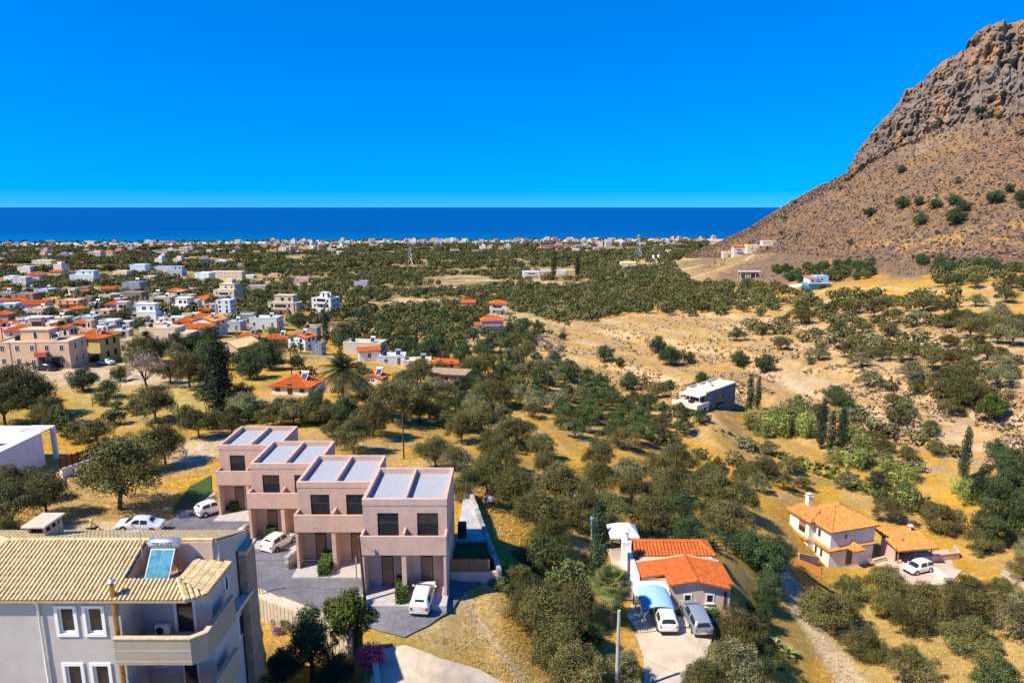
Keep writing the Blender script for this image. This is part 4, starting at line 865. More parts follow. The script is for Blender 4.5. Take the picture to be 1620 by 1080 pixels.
def paver_mat(name, c, s=3.2, c2=None):
    m = bpy.data.materials.new(name); m.use_nodes = True; nt = m.node_tree; n = nt.nodes; l = nt.links; b = n['Principled BSDF']; b.inputs['Roughness'].default_value = .85
    tc = n.new('ShaderNodeTexCoord'); mp = n.new('ShaderNodeMapping'); mp.inputs['Rotation'].default_value = (0, 0, .5); l.new(tc.outputs['Object'], mp.inputs['Vector'])
    br = n.new('ShaderNodeTexBrick'); br.inputs['Scale'].default_value = s; br.inputs['Color1'].default_value = rgb(*c); br.inputs['Color2'].default_value = rgb(*(c2 or [k * .7 for k in c])); br.inputs['Mortar'].default_value = rgb(*[k * .4 for k in c]); br.inputs['Mortar Size'].default_value = .03; br.inputs['Bias'].default_value = -.1
    l.new(mp.outputs[0], br.inputs['Vector']); nz = n.new('ShaderNodeTexNoise'); nz.inputs['Scale'].default_value = .5; nz.inputs['Detail'].default_value = 5; l.new(tc.outputs['Object'], nz.inputs['Vector'])
    mr = n.new('ShaderNodeMapRange'); mr.inputs['From Min'].default_value = .3; mr.inputs['From Max'].default_value = .7; mr.inputs['To Min'].default_value = .75; mr.inputs['To Max'].default_value = 1.25; l.new(nz.outputs['Fac'], mr.inputs['Value'])
    vm = n.new('ShaderNodeVectorMath'); vm.operation = 'SCALE'; l.new(br.outputs['Color'], vm.inputs[0]); l.new(mr.outputs[0], vm.inputs['Scale']); l.new(vm.outputs[0], b.inputs['Base Color'])
    bp = n.new('ShaderNodeBump'); bp.inputs['Strength'].default_value = .5; bp.inputs['Distance'].default_value = .02; l.new(br.outputs['Fac'], bp.inputs['Height']); bp.invert = True; l.new(bp.outputs['Normal'], b.inputs['Normal']); return m
COBBLE = paver_mat('grey_paver', (0.20, 0.20, 0.235), 1.9, (.14, .14, .17)); TERR = paver_mat('terrace_tile', (0.55, 0.53, 0.52), 1.0, (0.48, 0.47, 0.46)); DRIVE = pm('worn_concrete', (0.56, 0.46, 0.35), 0.16, .6, 0.9, 0.4, 8); LAWN = pm('lawn', (0.05, 0.09, 0.02), 0.3, 4, 0.9, 0.8, 30)
YARD = pm('rose_paving', (0.56, 0.42, 0.33), 0.15, .8, 0.85, 0.3, 8)
def drape(name, pxs, mat, off=.07, step=1.0, kind='structure', world=None, clear=True):
    """a sheet laid over the ground inside an outline, cut along a grid so that it follows the slope"""
    wp = world or [(float(a[0]), float(a[1])) for a in pick([p[0] for p in pxs], [p[1] for p in pxs])]
    bm = bmesh.new(); bm.faces.new([bm.verts.new((x, y, 0)) for x, y in wp]); bmesh.ops.triangulate(bm, faces=list(bm.faces))
    xs = [p[0] for p in wp]; ys = [p[1] for p in wp]
    for lo, hi, ax in ((min(xs), max(xs), 0), (min(ys), max(ys), 1)):
        for k in range(1, int((hi - lo) / step) + 1):
            co = [0, 0, 0]; co[ax] = lo + k * step; no = [0, 0, 0]; no[ax] = 1
            bmesh.ops.bisect_plane(bm, geom=list(bm.verts) + list(bm.edges) + list(bm.faces), plane_co=co, plane_no=no)
    bmesh.ops.triangulate(bm, faces=[f for f in bm.faces if len(f.verts) > 4]); bm.normal_update()
    if sum(f.normal.z for f in bm.faces) < 0: bmesh.ops.reverse_faces(bm, faces=list(bm.faces))
    for v in bm.verts:
        x, y = v.co.x, v.co.y; v.co.z = max(gz(x, y), gz(x + .3, y), gz(x - .3, y), gz(x, y + .3), gz(x, y - .3)) + off
    me = bpy.data.meshes.new(name); bm.to_mesh(me); bm.free(); me.materials.append(mat); o = link(bpy.data.objects.new(name, me))
    if clear: EXPOLY.append(wp)
    return tag(o, kind=kind)
drape('cobbled_yard', [(388,924),(372,900),(340,872),(300,850),(255,838),(285,808),(385,800),(398,840),(470,865),(580,898),(720,900),(788,905),(790,915),(735,935),(715,968),(680,990),(640,1010),(600,1000),(562,988),(520,976),(450,949)], COBBLE, .10)
drape('lawn', [(292,822),(270,812),(300,770),(334,752),(336,800),(325,820)], LAWN, .08)
for nm, pl in (('gravel_lane', [(598,1030),(640,1022),(700,1045),(760,1062),(800,1085),(690,1120),(580,1100)]),): drape(nm, pl, pm('gravel_track', (0.50, 0.42, 0.31), .22, .8, .95, .6, 10), .09)

# patio on the right of the nearest duplex
x0, y0, z0 = -5.2, 53.2, 89.25
pt = empty('patio', (x0, y0, z0), 0, 'pale tiled patio strip beside the nearest pink duplex', 'patio'); EXPOLY.append([(x0, y0 - 1), (x0 + 4.8, y0 - 1), (x0 + 1.5, y0 + 18.5), (x0 - 1.5, y0 + 18.5)])
q = MB(); q.prism([(.02, 5.3), (2.85, 5.3), (.35, 17.0), (.02, 17.0)], -2.5, .42); q.build('terrace_slab', TERR, pt)
for i in range(9):
    for j in range(3):
        ya, yb = 5.32 + i * 1.29, 5.32 + i * 1.29 + 1.25; wa = 2.83 - (ya - 5.3) * .2137; wb = 2.83 - (yb - 5.3) * .2137; xa, xb = .03 + wa * j / 3, .03 + wa * (j + 1) / 3 - .04; xc, xd = .03 + wb * j / 3, .03 + wb * (j + 1) / 3 - .04
        if xd - xc > .15: q = MB(); q.prism([(xa, ya), (xb, ya), (xd, yb), (xc, yb)], .42, .435); q.build('tile', TERR, pt)
q = MB(); q.box(.0, 4.0, -.3, .0, -1.8, .45); q.build('kerb_wall', PINK, pt)
q = MB(); q.prism([(.02, .0), (3.95, .0), (2.85, 5.28), (.02, 5.28)], -1.5, .2); bed = q.build('planting_bed', LAWN, pt)
for i in range(6): inst('plant', SPEC['shrub'][1][i % 2][0], bed, (.5 + i * .58, .75 + (i % 2) * .5, .1), i * 1.3, (.30, .30, .34))
fe = empty('bamboo_fence', (x0 + .05, y0 - .15, z0 + .45), 0, 'brown bamboo fence panel above the low pink wall', 'fence')
for k in range(32):
    q = MB(); h_ = 1.1 + random.uniform(-.05, .06); q.tube([(k * .098 + .06, random.uniform(-.02, .02), 0), (k * .098 + .06 + random.uniform(-.02, .02), 0, h_)], .046, 5); q.build('bamboo_cane', WOODL, fe)
for x in (0, 1.6, 3.2): q = MB(); q.box(x - .05, x + .05, -.1, -.05, 0, 1.15); q.build('post', WOODM, fe)
STONE = [pm('grey_stone_%s' % s, c, .3, 3, .95, .6, 10) for s, c in (('light', (.46, .44, .40)), ('mid', (.34, .33, .31)), ('dark', (.22, .22, .215)))]
def stone_wall(a, b, za, zb, h, th, label, n=None, name='stone_wall', ha=None):
    """dry stone wall: rough blocks laid in courses along a line, one object each"""
    a, b = Vector(a), Vector(b); L = (b - a).length; d = (b - a).normalized(); ang = math.atan2(d.y, d.x)
    e = empty(name, (a.x, a.y, za), ang, label, 'wall'); c = MB(); c.add([(0, -th * .35, -1.5), (L, -th * .35, zb - za - 1.5), (L, th * .35, zb - za - 1.5), (0, th * .35, -1.5), (0, -th * .35, h * .92), (L, -th * .35, zb - za + h * .92), (L, th * .35, zb - za + h * .92), (0, th * .35, h * .92)], [(3, 2, 1, 0), (4, 5, 6, 7), (0, 1, 5, 4), (1, 2, 6, 5), (2, 3, 7, 6), (3, 0, 4, 7)]); c.build('core', STONE[2], e)
    rows = max(2, int(h / .36)); rh = h / rows; r = random.Random(int(L * 100))
    for k in range(rows):
        x = -.1
        while x < L:
            l = r.uniform(.35, .75); bm = bmesh.new(); bmesh.ops.create_cube(bm, size=1); bmesh.ops.bevel(bm, geom=list(bm.edges), offset=.14, segments=1, affect='EDGES'); q = MB()
            z = (zb - za) * (x / L) + rh * k; t_ = th * r.uniform(.95, 1.15)
            q.add([(x + (v.co.x + .5) * l * .97, v.co.y * t_ + r.uniform(-.02, .02), z + (v.co.z + .5) * rh * .98 + r.uniform(-.02, .02)) for v in bm.verts], [[v.index for v in f.verts] for f in bm.faces]); bm.free()
            q.build('stone', STONE[r.choice((0, 0, 1, 1, 2))], e); x += l
    return e
stone_wall((x0 + 4.15, y0 - .4), (x0 + .45, y0 + 17.2), z0 - .2, z0 - .2, 1.0, .4, 'long grey stone wall along the right edge of the tiled patio')
q0 = P(378, 862); q1 = at_h(392, 832, 120 - q0.z - .1)
def low_wall(pa, pb, h, label): a = P(*pa); b = P(*pb); stone_wall((a.x, a.y), (b.x, b.y), a.z - .1, b.z - .1, h, .45, label)
low_wall((366,866),(391,846), 1.3, 'grey stone wall left of the porch of the third pink duplex')
low_wall((455,902),(474,884), 1.5, 'grey stone wall left of the porch of the second pink duplex')
low_wall((314,816),(337,796), 1.2, 'grey stone wall between the lawn and the farthest pink duplex')
# heat pump and planting on the patio
hp = empty('heat_pump', (x0 + .55, y0 + 5.9, z0 + .435), 0, 'dark heat pump box on the patio against the pink wall', 'heat pump')
q = MB(); q.bbox(-.4, .4, -.35, .35, 0, 1.5, .08); q.build('casing', DARK, hp); q = MB(); q.tube([(0, -.36, .9), (0, -.39, .9)], .28, 14); q.build('fan_grille', BLACKP, hp)

def hedge(pa, pb, wd, h, label, mat=None, name='hedge'):
    a, b = P(*pa), P(*pb); L = (Vector((b.x, b.y)) - Vector((a.x, a.y))).length; ang = math.atan2(b.y - a.y, b.x - a.x); r = np.random.default_rng(int(L * 77))
    e = empty(name, (a.x, a.y, min(a.z, b.z)), ang, label, 'hedge'); n = int(900 * L * h * .8); d = r.uniform(-1, 1, (n, 3)); ax = r.integers(0, 3, n); d[np.arange(n), ax] = np.sign(d[np.arange(n), ax]); d *= r.uniform(.86, 1.06, (n, 1)); d[:, 2] = np.where(ax == 2, np.abs(d[:, 2]), d[:, 2])
    p = np.stack([L / 2 + d[:, 0] * L / 2, d[:, 1] * wd / 2, h / 2 + d[:, 2] * h / 2], 1); nn = np.zeros((n, 3)); nn[np.arange(n), ax] = np.sign(d[np.arange(n), ax])
    V, F = leaf_quads(p, nn, .13, r, .7, .6); lt = r.uniform(.55, 1.5, n); inst('foliage', np_mesh('foliage', V, F, mat or L_HEDGE, np.stack([lt] * 3, 1)), e)
    q = MB(); q.box(.08, L - .08, -wd * .38, wd * .38, -.6, h * .9); q.build('stem', pm('hedge_wood', (.03, .035, .015), .3, 5, .9), e); EXCL.append((a.x, a.y, 1.5)); return e
hedge((636,962),(638,926), 1.0, 1.35, 'clipped box hedge beside the white car at the nearest duplex')
hedge((512,915),(524,882), 1.0, 1.3, 'clipped box hedge between the porches of the second duplex')
hedge((427,858),(441,836), 1.0, 1.3, 'clipped box hedge left of the white car at the third duplex')
hedge((369,812),(384,794), 1.0, 1.2, 'clipped box hedge right of the white car by the lawn')
# ------------------------------------------------------------------ the grey house with cream tiles at the lower left
GREYW = pm('grey_render', (0.455, 0.415, 0.385), 0.10, .6, .92, .25, 14); TAUPE = pm('taupe_render', (0.34, 0.29, 0.225), .07, .6, .9, .2, 14); BRASS = pm('brass_pipe', (0.42, 0.27, 0.09), .25, 5, .35, metal=.6)
TERRACE = pm('roof_terrace', (0.34, 0.22, 0.13), .15, 2, .9); STONEY = pm('pale_stone', (0.56, 0.43, 0.28), .25, 4, .9, .5, 10)
bx, by, bz = -17.0, 33.1, 92.4
fh = empty('village_house', (bx, by, bz), 0, 'grey rendered house with cream tiled roof and corner balcony', 'house')
L_ = lambda x, y, z: (x - bx, y - by, z - bz)
EXPOLY.append([(-36, 30), (-14.2, 30), (-14.2, 43), (-36, 43)])
w = MB()
def wbox(m, x0, x1, y0, y1, z0, z1, mi=0): m.box(x0 - bx, x1 - bx, y0 - by, y1 - by, z0 - bz, z1 - bz, mi)
wx = [(-33.5, -24.35), (-23.5, -22.85), (-22.0, -21.0)]
# front wall with real window openings on two storeys
zs = [90, 94.0, 95.45, 97.45, 98.95, 99.62]
for i in range(5):
    if i in (1, 3):
        for a, b in wx: wbox(w, a, b, 33.1, 33.4, zs[i], zs[i + 1])
    else: wbox(w, -33.5, -21.0, 33.1, 33.4, zs[i], zs[i + 1])
wbox(w, -21.3, -21.0, 33.4, 35.0, 90, 99.62)                      # side of the loggia
wbox(w, -21.0, -17.0, 35.0, 35.3, 90, 96.2); wbox(w, -21.0, -19.0, 35.0, 35.3, 96.2, 99.62); wbox(w, -18.1, -17.0, 35.0, 35.3, 96.2, 99.62); wbox(w, -19.0, -18.1, 35.0, 35.3, 98.7, 99.62)
wbox(w, -17.3, -17.0, 35.3, 40.5, 90, 99.6); wbox(w, -33.5, -17.3, 40.2, 40.5, 90, 99.6); wbox(w, -33.5, -33.2, 33.4, 40.2, 90, 99.6)
k = len(w.v); w.add([L_(*p) for p in ((-17.3, 36.4, 99.6), (-17.3, 40.5, 99.6), (-17.3, 36.6, 101.0), (-17.0, 36.4, 99.6), (-17.0, 40.5, 99.6), (-17.0, 36.6, 101.0))], [(0, 2, 1), (3, 4, 5), (0, 3, 5, 2), (1, 2, 5, 4), (0, 1, 4, 3)])
w.build('wall', GREYW, fh)
m = MB(); wbox(m, -20.9, -17.3, 33.2, 35.0, 95.98, 96.25); wbox(m, -17.0, -16.42, 33.6, 39.5, 95.98, 96.25); m.build('balcony_floor', PALE, fh)
def para(zb, zt, nm):
    m = MB(); P_ = [(-21.05, 32.3), (-17.0, 32.3), (-16.35, 32.85), (-16.3, 36.4)]; Q_ = [(-21.05, 32.5), (-17.1, 32.5), (-16.55, 32.97), (-16.5, 36.4)]
    for i in range(3): m.prism([(a[0] - bx, a[1] - by) for a in (P_[i], P_[i + 1], Q_[i + 1], Q_[i])], zb - bz, zt - bz)
    o = m.build(nm, TAUPE, fh); c = MB()
    P2 = [(-21.08, 32.25), (-16.98, 32.25), (-16.3, 32.82), (-16.25, 36.4)]; Q2 = [(-21.08, 32.55), (-17.12, 32.55), (-16.6, 33.0), (-16.55, 36.4)]
    for i in range(3): c.prism([(a[0] - bx, a[1] - by) for a in (P2[i], P2[i + 1], Q2[i + 1], Q2[i])], zt - bz, zt - bz + .06)
    c.build('coping', STONEY, o)
    g = MB()
    for zz in (zb + .18, zb + .82): g.box(-21.05 - bx, -17.0 - bx, 32.285 - by, 32.3 - by, zz - bz, zz - bz + .035)
    g.build('groove', PALE, o); return o
para(96.1, 97.62, 'balcony_parapet'); para(92.7, 94.2, 'lower_balcony_parapet')
for z in (94.0, 97.45):
    for a, b in ((-24.35, -23.5), (-22.85, -22.0)):
        o = window(fh, (a + b) / 2 - bx, .12, z - bz + .0, b - a, 1.5, 0, FRAME_W, 0, False, 'window', .06, .1)
        s = MB(); ww = (b - a) / 2
        s.box(-ww - .17, -ww, -.20, -.12, -.17, 1.67); s.box(ww, ww + .17, -.20, -.12, -.17, 1.67); s.box(-ww, ww, -.20, -.12, 1.5, 1.67); s.box(-ww, ww, -.20, -.12, -.17, 0); s.build('surround', FRAME_W, o)
dr = window(fh, -18.55 - bx, 2.0, 96.25 - bz, .9, 2.4, 0, DARK, 0, False, 'balcony_door', .05, .05)
s = MB(); s.box(-.62, -.47, -.12, .0, 0, 2.5); s.box(.47, .62, -.12, .0, 0, 2.5); s.box(-.47, .47, -.12, .0, 2.42, 2.52); s.build('surround', FRAME_W, dr)
window(fh, -20.2 - bx, 1.88, 94.0 - bz, .6, 1.0, 0, FRAME_W, 0, False, 'window'); window(fh, -18.5 - bx, 1.88, 92.9 - bz, .9, 2.3, 0, FRAME_W, 0, False, 'lower_door')
for yy, zz, ww, hh in ((37.0, 97.6, .5, 1.0), (39.2, 97.0, .9, 1.5), (38.6, 93.6, .9, 1.5)): window(fh, .02, yy - by, zz - bz, ww, hh, math.pi / 2, FRAME_W, 0)
F = [[L_(-33.6, 32.7, 99.6), L_(-21.1, 32.7, 99.6), L_(-21.1, 36.5, 101.1), L_(-28.9, 36.5, 101.1)],
     [L_(-21.1, 32.7, 99.6), L_(-17.2, 32.7, 99.6), L_(-18.2, 34.0, 100.1), L_(-21.1, 34.0, 100.1)],
     [L_(-17.2, 32.7, 99.6), L_(-16.4, 33.3, 99.6), L_(-18.2, 34.0, 100.1)],
     [L_(-16.4, 33.3, 99.6), L_(-16.4, 36.7, 99.6), L_(-18.25, 36.1, 100.1), L_(-18.2, 34.0, 100.1)],
     [L_(-17.1, 40.75, 99.5), L_(-33.6, 40.75, 99.5), L_(-28.9, 36.5, 101.1), L_(-17.1, 36.5, 101.1)],
     [L_(-33.6, 40.75, 99.5), L_(-33.6, 32.7, 99.6), L_(-28.9, 36.5, 101.1)]]
rf = roof_parts(fh, F, [(L_(-28.9, 36.5, 101.1), L_(-17.3, 36.5, 101.1)), (L_(-33.6, 32.7, 99.6), L_(-28.9, 36.5, 101.1)), (L_(-17.2, 32.7, 99.6), L_(-18.2, 34.0, 100.1))], TILE_CREAM, TILE_CB, .235, .40, .06, 4)
m = MB(); wbox(m, -21.1, -18.2, 34.0, 36.35, 99.2, 99.3); m.build('terrace_floor', TERRACE, rf)
m = MB(); wbox(m, -21.3, -21.1, 34.05, 36.4, 99.2, 100.12); m.add([L_(*p) for p in ((-21.3, 34.05, 100.12), (-21.1, 34.05, 100.12), (-21.1, 36.4, 101.03), (-21.3, 36.4, 101.03), (-21.3, 36.4, 100.12), (-21.1, 36.4, 100.12))], [(0, 1, 2, 3), (1, 5, 2), (0, 3, 4), (2, 5, 4, 3)]); wbox(m, -21.1, -17.3, 36.35, 36.6, 99.2, 101.05); wbox(m, -18.2, -18.05, 34.0, 36.35, 99.2, 100.1); m.build('terrace_wall', PINK, rf)
# rear stone clad corner
m = MB(); wbox(m, -17.0, -16.5, 38.9, 40.4, 90, 98.9); m.build('stone_corner', pm('clad_stone', (.30, .22, .16), .35, 3, .95, .8, 5), fh); m = MB(); wbox(m, -17.1, -16.4, 38.8, 40.5, 98.9, 99.15); m.build('corner_cap', STONEY, fh)
# flue and downpipes
m = MB(); m.tube([L_(-21.15, 32.88, 90.5), L_(-21.15, 32.88, 100.45)], .13, 10); fl = m.build('flue', BRASS, fh)
m = MB(); m.lathe([(0, .34), (.22, .24), (.24, .2), (.06, .2), (.06, 0)], L_(-21.15, 32.88, 100.42), 12); m.build('flue_cowl', STEEL, fl)
m = MB()
for z in (93, 95, 97, 99): m.tube([L_(-21.15, 32.88, z), L_(-21.15, 32.88, z + .06)], .15, 10)
m.build('flue_band', BRASS, fl)
m = MB(); m.tube([L_(-25.3, 32.75, 99.5), L_(-25.3, 32.98, 99.2), L_(-25.3, 32.98, 95.9)], .06, 6); m.tube([L_(-25.3, 32.98, 95.9), L_(-25.25, 32.98, 90)], .075, 6); m.build('downpipe', FRAME_W, fh)
m = MB(); m.tube([L_(-16.92, 38.7, 99.2), L_(-16.92, 38.7, 90)], .05, 6); m.build('drain_pipe', DARK, fh)
# stone chimney
ch = bpy.data.objects.new('chimney', None); link(ch); ch.parent = fh; ch.location = L_(-28.4, 38.5, 99.8)
m = MB(); m.box(-.55, .55, -.8, .8, -.6, 1.1); m.build('shaft', pm('mortar', (.36, .28, .19), .2, 3, .95), ch)
for z in range(6):
    for sgn, ax in ((-1, 'y'), (1, 'x'), (1, 'y')):
        n = 3 if ax == 'y' else 4; Lh = .57 if ax == 'y' else .82
        for i in range(n):
            a = -Lh + 2 * Lh * i / n + .01 + (0.0 if z % 2 else .0); b = a + 2 * Lh / n - .02; q = MB(); th = random.uniform(.02, .05)
            if ax == 'y': q.bbox(a, b, sgn * .8 - (th if sgn < 0 else -.0), sgn * .8 + (th if sgn > 0 else 0), z * .19 + .01, z * .19 + .18, .012)
            else: q.bbox(.55, .55 + th, a, b, z * .19 + .01, z * .19 + .18, .012)
            q.build('stone', random.choice((STONEY, STONEY, PALE)), ch)
m = MB()
for sx in (-.5, .42): 
    for yy in (-.75, -.2, .3, .67): m.box(sx, sx + .12, yy, yy + .12, 1.1, 1.5)
m.build('vent_post', STONEY, ch); m = MB(); m.bbox(-.72, .72, -.98, .98, 1.5, 1.62, .02); m.build('cap_slab', PALE, ch)
m = MB(); m.box(-.38, .40, -.62, .66, 1.1, 1.49); m.build('vent_core', BLACKP, ch)
# solar water heater on the roof terrace
sh = empty('solar_water_heater', (-19.75, 34.4, 99.3), 0, 'solar water heater with lettered steel tank on the roof terrace', 'water heater')
def tpan(mb, x0, x1, t0, t1, n0, n1, mi): # panel frame of reference: up the slope t, outwards n
    d = Vector((0, 1.22, 1.62)).normalized(); nn = Vector((0, -d.z, d.y)); o = Vector((0, .05, .12)); mb.box(0, 0, 0, 0, 0, 0) if False else None
    M = Matrix(((1, 0, 0, o.x), (0, d.y, nn.y, o.y), (0, d.z, nn.z, o.z), (0, 0, 0, 1))); mb.box(x0, x1, t0, t1, n0, n1, mi, M)
m = MB(); tpan(m, -.68, .68, 0, 2.0, -.05, .02, 0); m.build('collector_box', ALU, sh)
cg = pm('collector_glass', (.07, .25, .34), .45, 2.5, .22, spec=.6)
for i in range(2): m = MB(); tpan(m, -.64 + i * .65, -.01 + i * .65, .05, 1.95, .02, .03, 0); m.build('collector_pane', cg, sh)
m = MB(); m.tube([(-.86, 1.5, 1.95), (-.8, 1.5, 1.95), (.8, 1.5, 1.95), (.86, 1.5, 1.95)], [.24, .31, .31, .24], 20); tk = m.build('tank', STEEL, sh)
m = MB()
for sx in (-.6, .6): m.tube([(sx, 1.6, 0), (sx, 1.6, 1.7)], .03, 4); m.tube([(sx, 1.6, .1), (sx, .2, .1)], .03, 4); m.tube([(sx, 1.6, .1), (sx, 1.0, 1.3)], .025, 4)
m.build('stand', BRASS, sh)
tc_ = bpy.data.curves.new('lettering', 'FONT'); tc_.body = 'FRANS'; tc_.size = .30; tc_.align_x = 'CENTER'; tc_.extrude = .004; to = bpy.data.objects.new('lettering', tc_); link(to)
bpy.context.view_layer.update(); dg = bpy.context.evaluated_depsgraph_get(); tm_ = bpy.data.meshes.new_from_object(to.evaluated_get(dg)); bpy.data.objects.remove(to); tm_.materials.clear(); tm_.materials.append(pm('navy_print', (.03, .03, .16), .1, 2, .6))
for v in tm_.vertices: a = (v.co.y - .06) / .31; v.co = Vector((v.co.x * 1.25, -(.313 + v.co.z) * math.cos(a), (.313 + v.co.z) * math.sin(a)))
lo = inst('lettering', tm_, tk, (0, 1.5, 1.97)); 
an = empty('roof_aerial', (-20.95, 35.6, 99.3), 0, 'thin television aerial mast left of the solar water heater', 'aerial')
m = MB(); m.tube([(0, 0, 0), (0, 0, 3.0)], .03, 5); m.build('mast', STEEL, an)
m = MB(); m.tube([(-.75, .0, 2.75), (.15, 0, 2.9)], .015, 4)
for k in range(7): x = -.7 + k * .13; m.tube([(x, -.25, 2.76 + k * .02), (x, .25, 2.76 + k * .02)], .009, 4)
m.build('yagi_arm', ALU, an)
ac = empty('air_conditioner', (-19.75, 34.75, 96.25), 0, 'white air conditioner unit on the corner balcony floor', 'air conditioner'); m = MB(); m.bbox(-.4, .4, -.16, .16, .05, .62, .03); m.build('casing', FRAME_W, ac); m = MB(); m.tube([(-.1, -.16, .33), (-.1, -.18, .33)], .23, 14); m.build('fan_grille', DARK, ac)
LAND.append(('the cream tiled house', 200, 900))
# garden wall, gate posts and lane wall below the yard
def wall_line(name, pts, h, th, mat, label, cat='wall', dz=0.0):
    q = [P(*p) for p in pts]; e = empty(name, q[0], 0, label, cat)
    m = MB()
    for a, b in zip(q[:-1], q[1:]):
        d = (b - a); d.z = 0; n_ = Vector((-d.y, d.x, 0)).normalized() * th / 2; a0, b0 = a - q[0], b - q[0]
        c = [a0 - n_, b0 - n_, b0 + n_, a0 + n_]; m.prism([(p.x, p.y) for p in c], [a0.z - 2.5 + dz, b0.z - 2.5 + dz, b0.z - 2.5 + dz, a0.z - 2.5 + dz], [a0.z + h + dz, b0.z + h + dz, b0.z + h + dz, a0.z + h + dz])
    m.build('wall_face', mat, e); c = MB()
    for a, b in zip(q[:-1], q[1:]):
        d = (b - a); d.z = 0; n_ = Vector((-d.y, d.x, 0)).normalized() * (th / 2 + .05); a0, b0 = a - q[0], b - q[0]; cc = [a0 - n_, b0 - n_, b0 + n_, a0 + n_]
        c.prism([(p.x, p.y) for p in cc], [a0.z + h + dz + .001, b0.z + h + dz + .001] + [b0.z + h + dz + .001, a0.z + h + dz + .001], [a0.z + h + dz + .07, b0.z + h + dz + .07, b0.z + h + dz + .07, a0.z + h + dz + .07])
    c.build('coping', mat, e); return e
gw_ = [P(*q) for q in ((386, 923), (450, 948), (520, 975), (562, 987))]; ge = empty('retaining_wall', gw_[0], 0, 'pale board-marked concrete retaining wall below the cobbled yard', 'wall')
for a, b in zip(gw_[:-1], gw_[1:]):
    a0, b0 = a - gw_[0], b - gw_[0]; m = MB(); m.prism([(a0.x, a0.y - 1.0), (b0.x, b0.y - 1.0), (b0.x, b0.y + .1), (a0.x, a0.y + .1)], [a0.z - 3.2, b0.z - 3.2] * 1 + [b0.z - 3.2, a0.z - 3.2], [a0.z + .12, b0.z + .12, b0.z + .12, a0.z + .12]); m.build('wall_face', PALE, ge)
    n = max(2, int((b - a).length / .42))
    for i in range(n):
        c0, c1 = a0.lerp(b0, (i + .06) / n), a0.lerp(b0, (i + .94) / n); dz_ = random.uniform(-.05, .06); m = MB(); m.prism([(c0.x, c0.y - 1.05), (c1.x, c1.y - 1.05), (c1.x, c1.y - .995), (c0.x, c0.y - .995)], [c0.z - 3.2] * 4, [c0.z + dz_, c1.z + dz_, c1.z + dz_, c0.z + dz_]); m.build('panel', PALE, ge)
wall_line('lane_wall', [(588,1042),(597,1080),(600,1105)], .9, .3, PALE, 'pale low wall beside the gravel lane at the bottom')

# ------------------------------------------------------------------ villa with ochre tiled roof
VW = wallmat((.74, .70, .66))
v0 = P(1310, 898); va = math.radians(17); vl = empty('villa', v0, va, 'white two storey villa with ochre hipped roof', 'house'); EXCL.append((v0.x + 2.5, v0.y + 4.5, 7.5))
m = MB(); m.box(0, 7.7, 0, 7.0, -3, 5.6); m.box(-1.0, 0, 3.2, 7.3, -3, 5.75); m.build('wall', VW, vl)
Fa, Ra = hip_faces(-.5, 8.2, -.5, 7.5, 5.6, 1.75); roof_parts(vl, Fa, Ra, TILE_YE, TILE_YB, .36, .45, .10, 3)
Fb = [[(-1.5, 7.8, 5.8), (-1.5, 2.7, 5.8), (1.2, 4.0, 6.75), (1.2, 7.0, 6.75)], [(-1.5, 2.7, 5.8), (0.4, 2.7, 5.8), (1.2, 4.0, 6.75)]]; roof_parts(vl, Fb, [((-1.5, 2.7, 5.8), (1.2, 4.0, 6.75))], TILE_YE, TILE_YB, .36, .45, .10, 3, 'side_roof')
Fc = [[(-.45, -.45, 2.75), (3.0, -.45, 2.75), (3.0, 0, 2.95), (0, 0, 2.95)], [(4.6, -.35, 2.75), (8.0, -.35, 2.75), (8.0, 0, 2.95), (4.6, 0, 2.95)], [(-.45, 3.1, 2.75), (-.45, -.45, 2.75), (0, 0, 2.95), (0, 3.1, 2.95)], [(-1.4, 7.4, 2.85), (-1.4, 3.1, 2.85), (-1.0, 3.1, 3.05), (-1.0, 7.4, 3.05)]]
roof_parts(vl, Fc, [], TILE_YE, TILE_YB, .3, .3, .05, 3, 'string_course')
Fd = [[(2.9, -1.5, 2.75), (4.7, -1.5, 2.75), (3.8, 0, 3.5)], [(2.9, 0, 2.75), (2.9, -1.5, 2.75), (3.8, 0, 3.5)], [(4.7, -1.5, 2.75), (4.7, 0, 2.75), (3.8, 0, 3.5)]]; roof_parts(vl, Fd, [((2.9, -1.5, 2.75), (3.8, 0, 3.5)), ((4.7, -1.5, 2.75), (3.8, 0, 3.5))], TILE_YE, TILE_YB, .3, .4, .05, 3, 'porch_roof')
window(vl, 2.6, 0, 4.0, .6, .9, 0, FRAME_W, 0); window(vl, 7.2, 0, 4.6, .25, .25, 0, FRAME_W, 0, False, 'vent_window'); window(vl, 3.5, 0, .0, 1.0, 2.2, 0, FRAME_B, 0, False, 'door')
for y, z, a, b, f in ((2.2, 3.7, .7, 1.3, FRAME_W), (2.6, .9, .6, 1.4, FRAME_W), (1.5, .9, .6, 1.4, FRAME_W)): window(vl, 0, y, z, a, b, -math.pi / 2, f, 0)
o = window(vl, -1.0, 4.6, 3.6, 1.3, 1.5, -math.pi / 2, FRAME_B, 0); q = MB(); q.box(-.6, .6, -.06, -.02, .8, 1.45); q.build('blind', pm('terracotta_blind', (.45, .13, .06), .1, 3, .8), o)
m = MB(); m.box(-.35, .35, -.35, .35, -1, 1.5); m.box(-.45, .45, -.45, .45, 1.5, 1.62); m.box(-.35, .35, -.35, .35, 1.8, 1.95); c = m.build('chimney', VW, vl, (1.2, 6.2, 6.6)); m = MB(); m.box(-.3, .3, -.3, .3, 1.62, 1.8); m.build('vent', BLACKP, c)
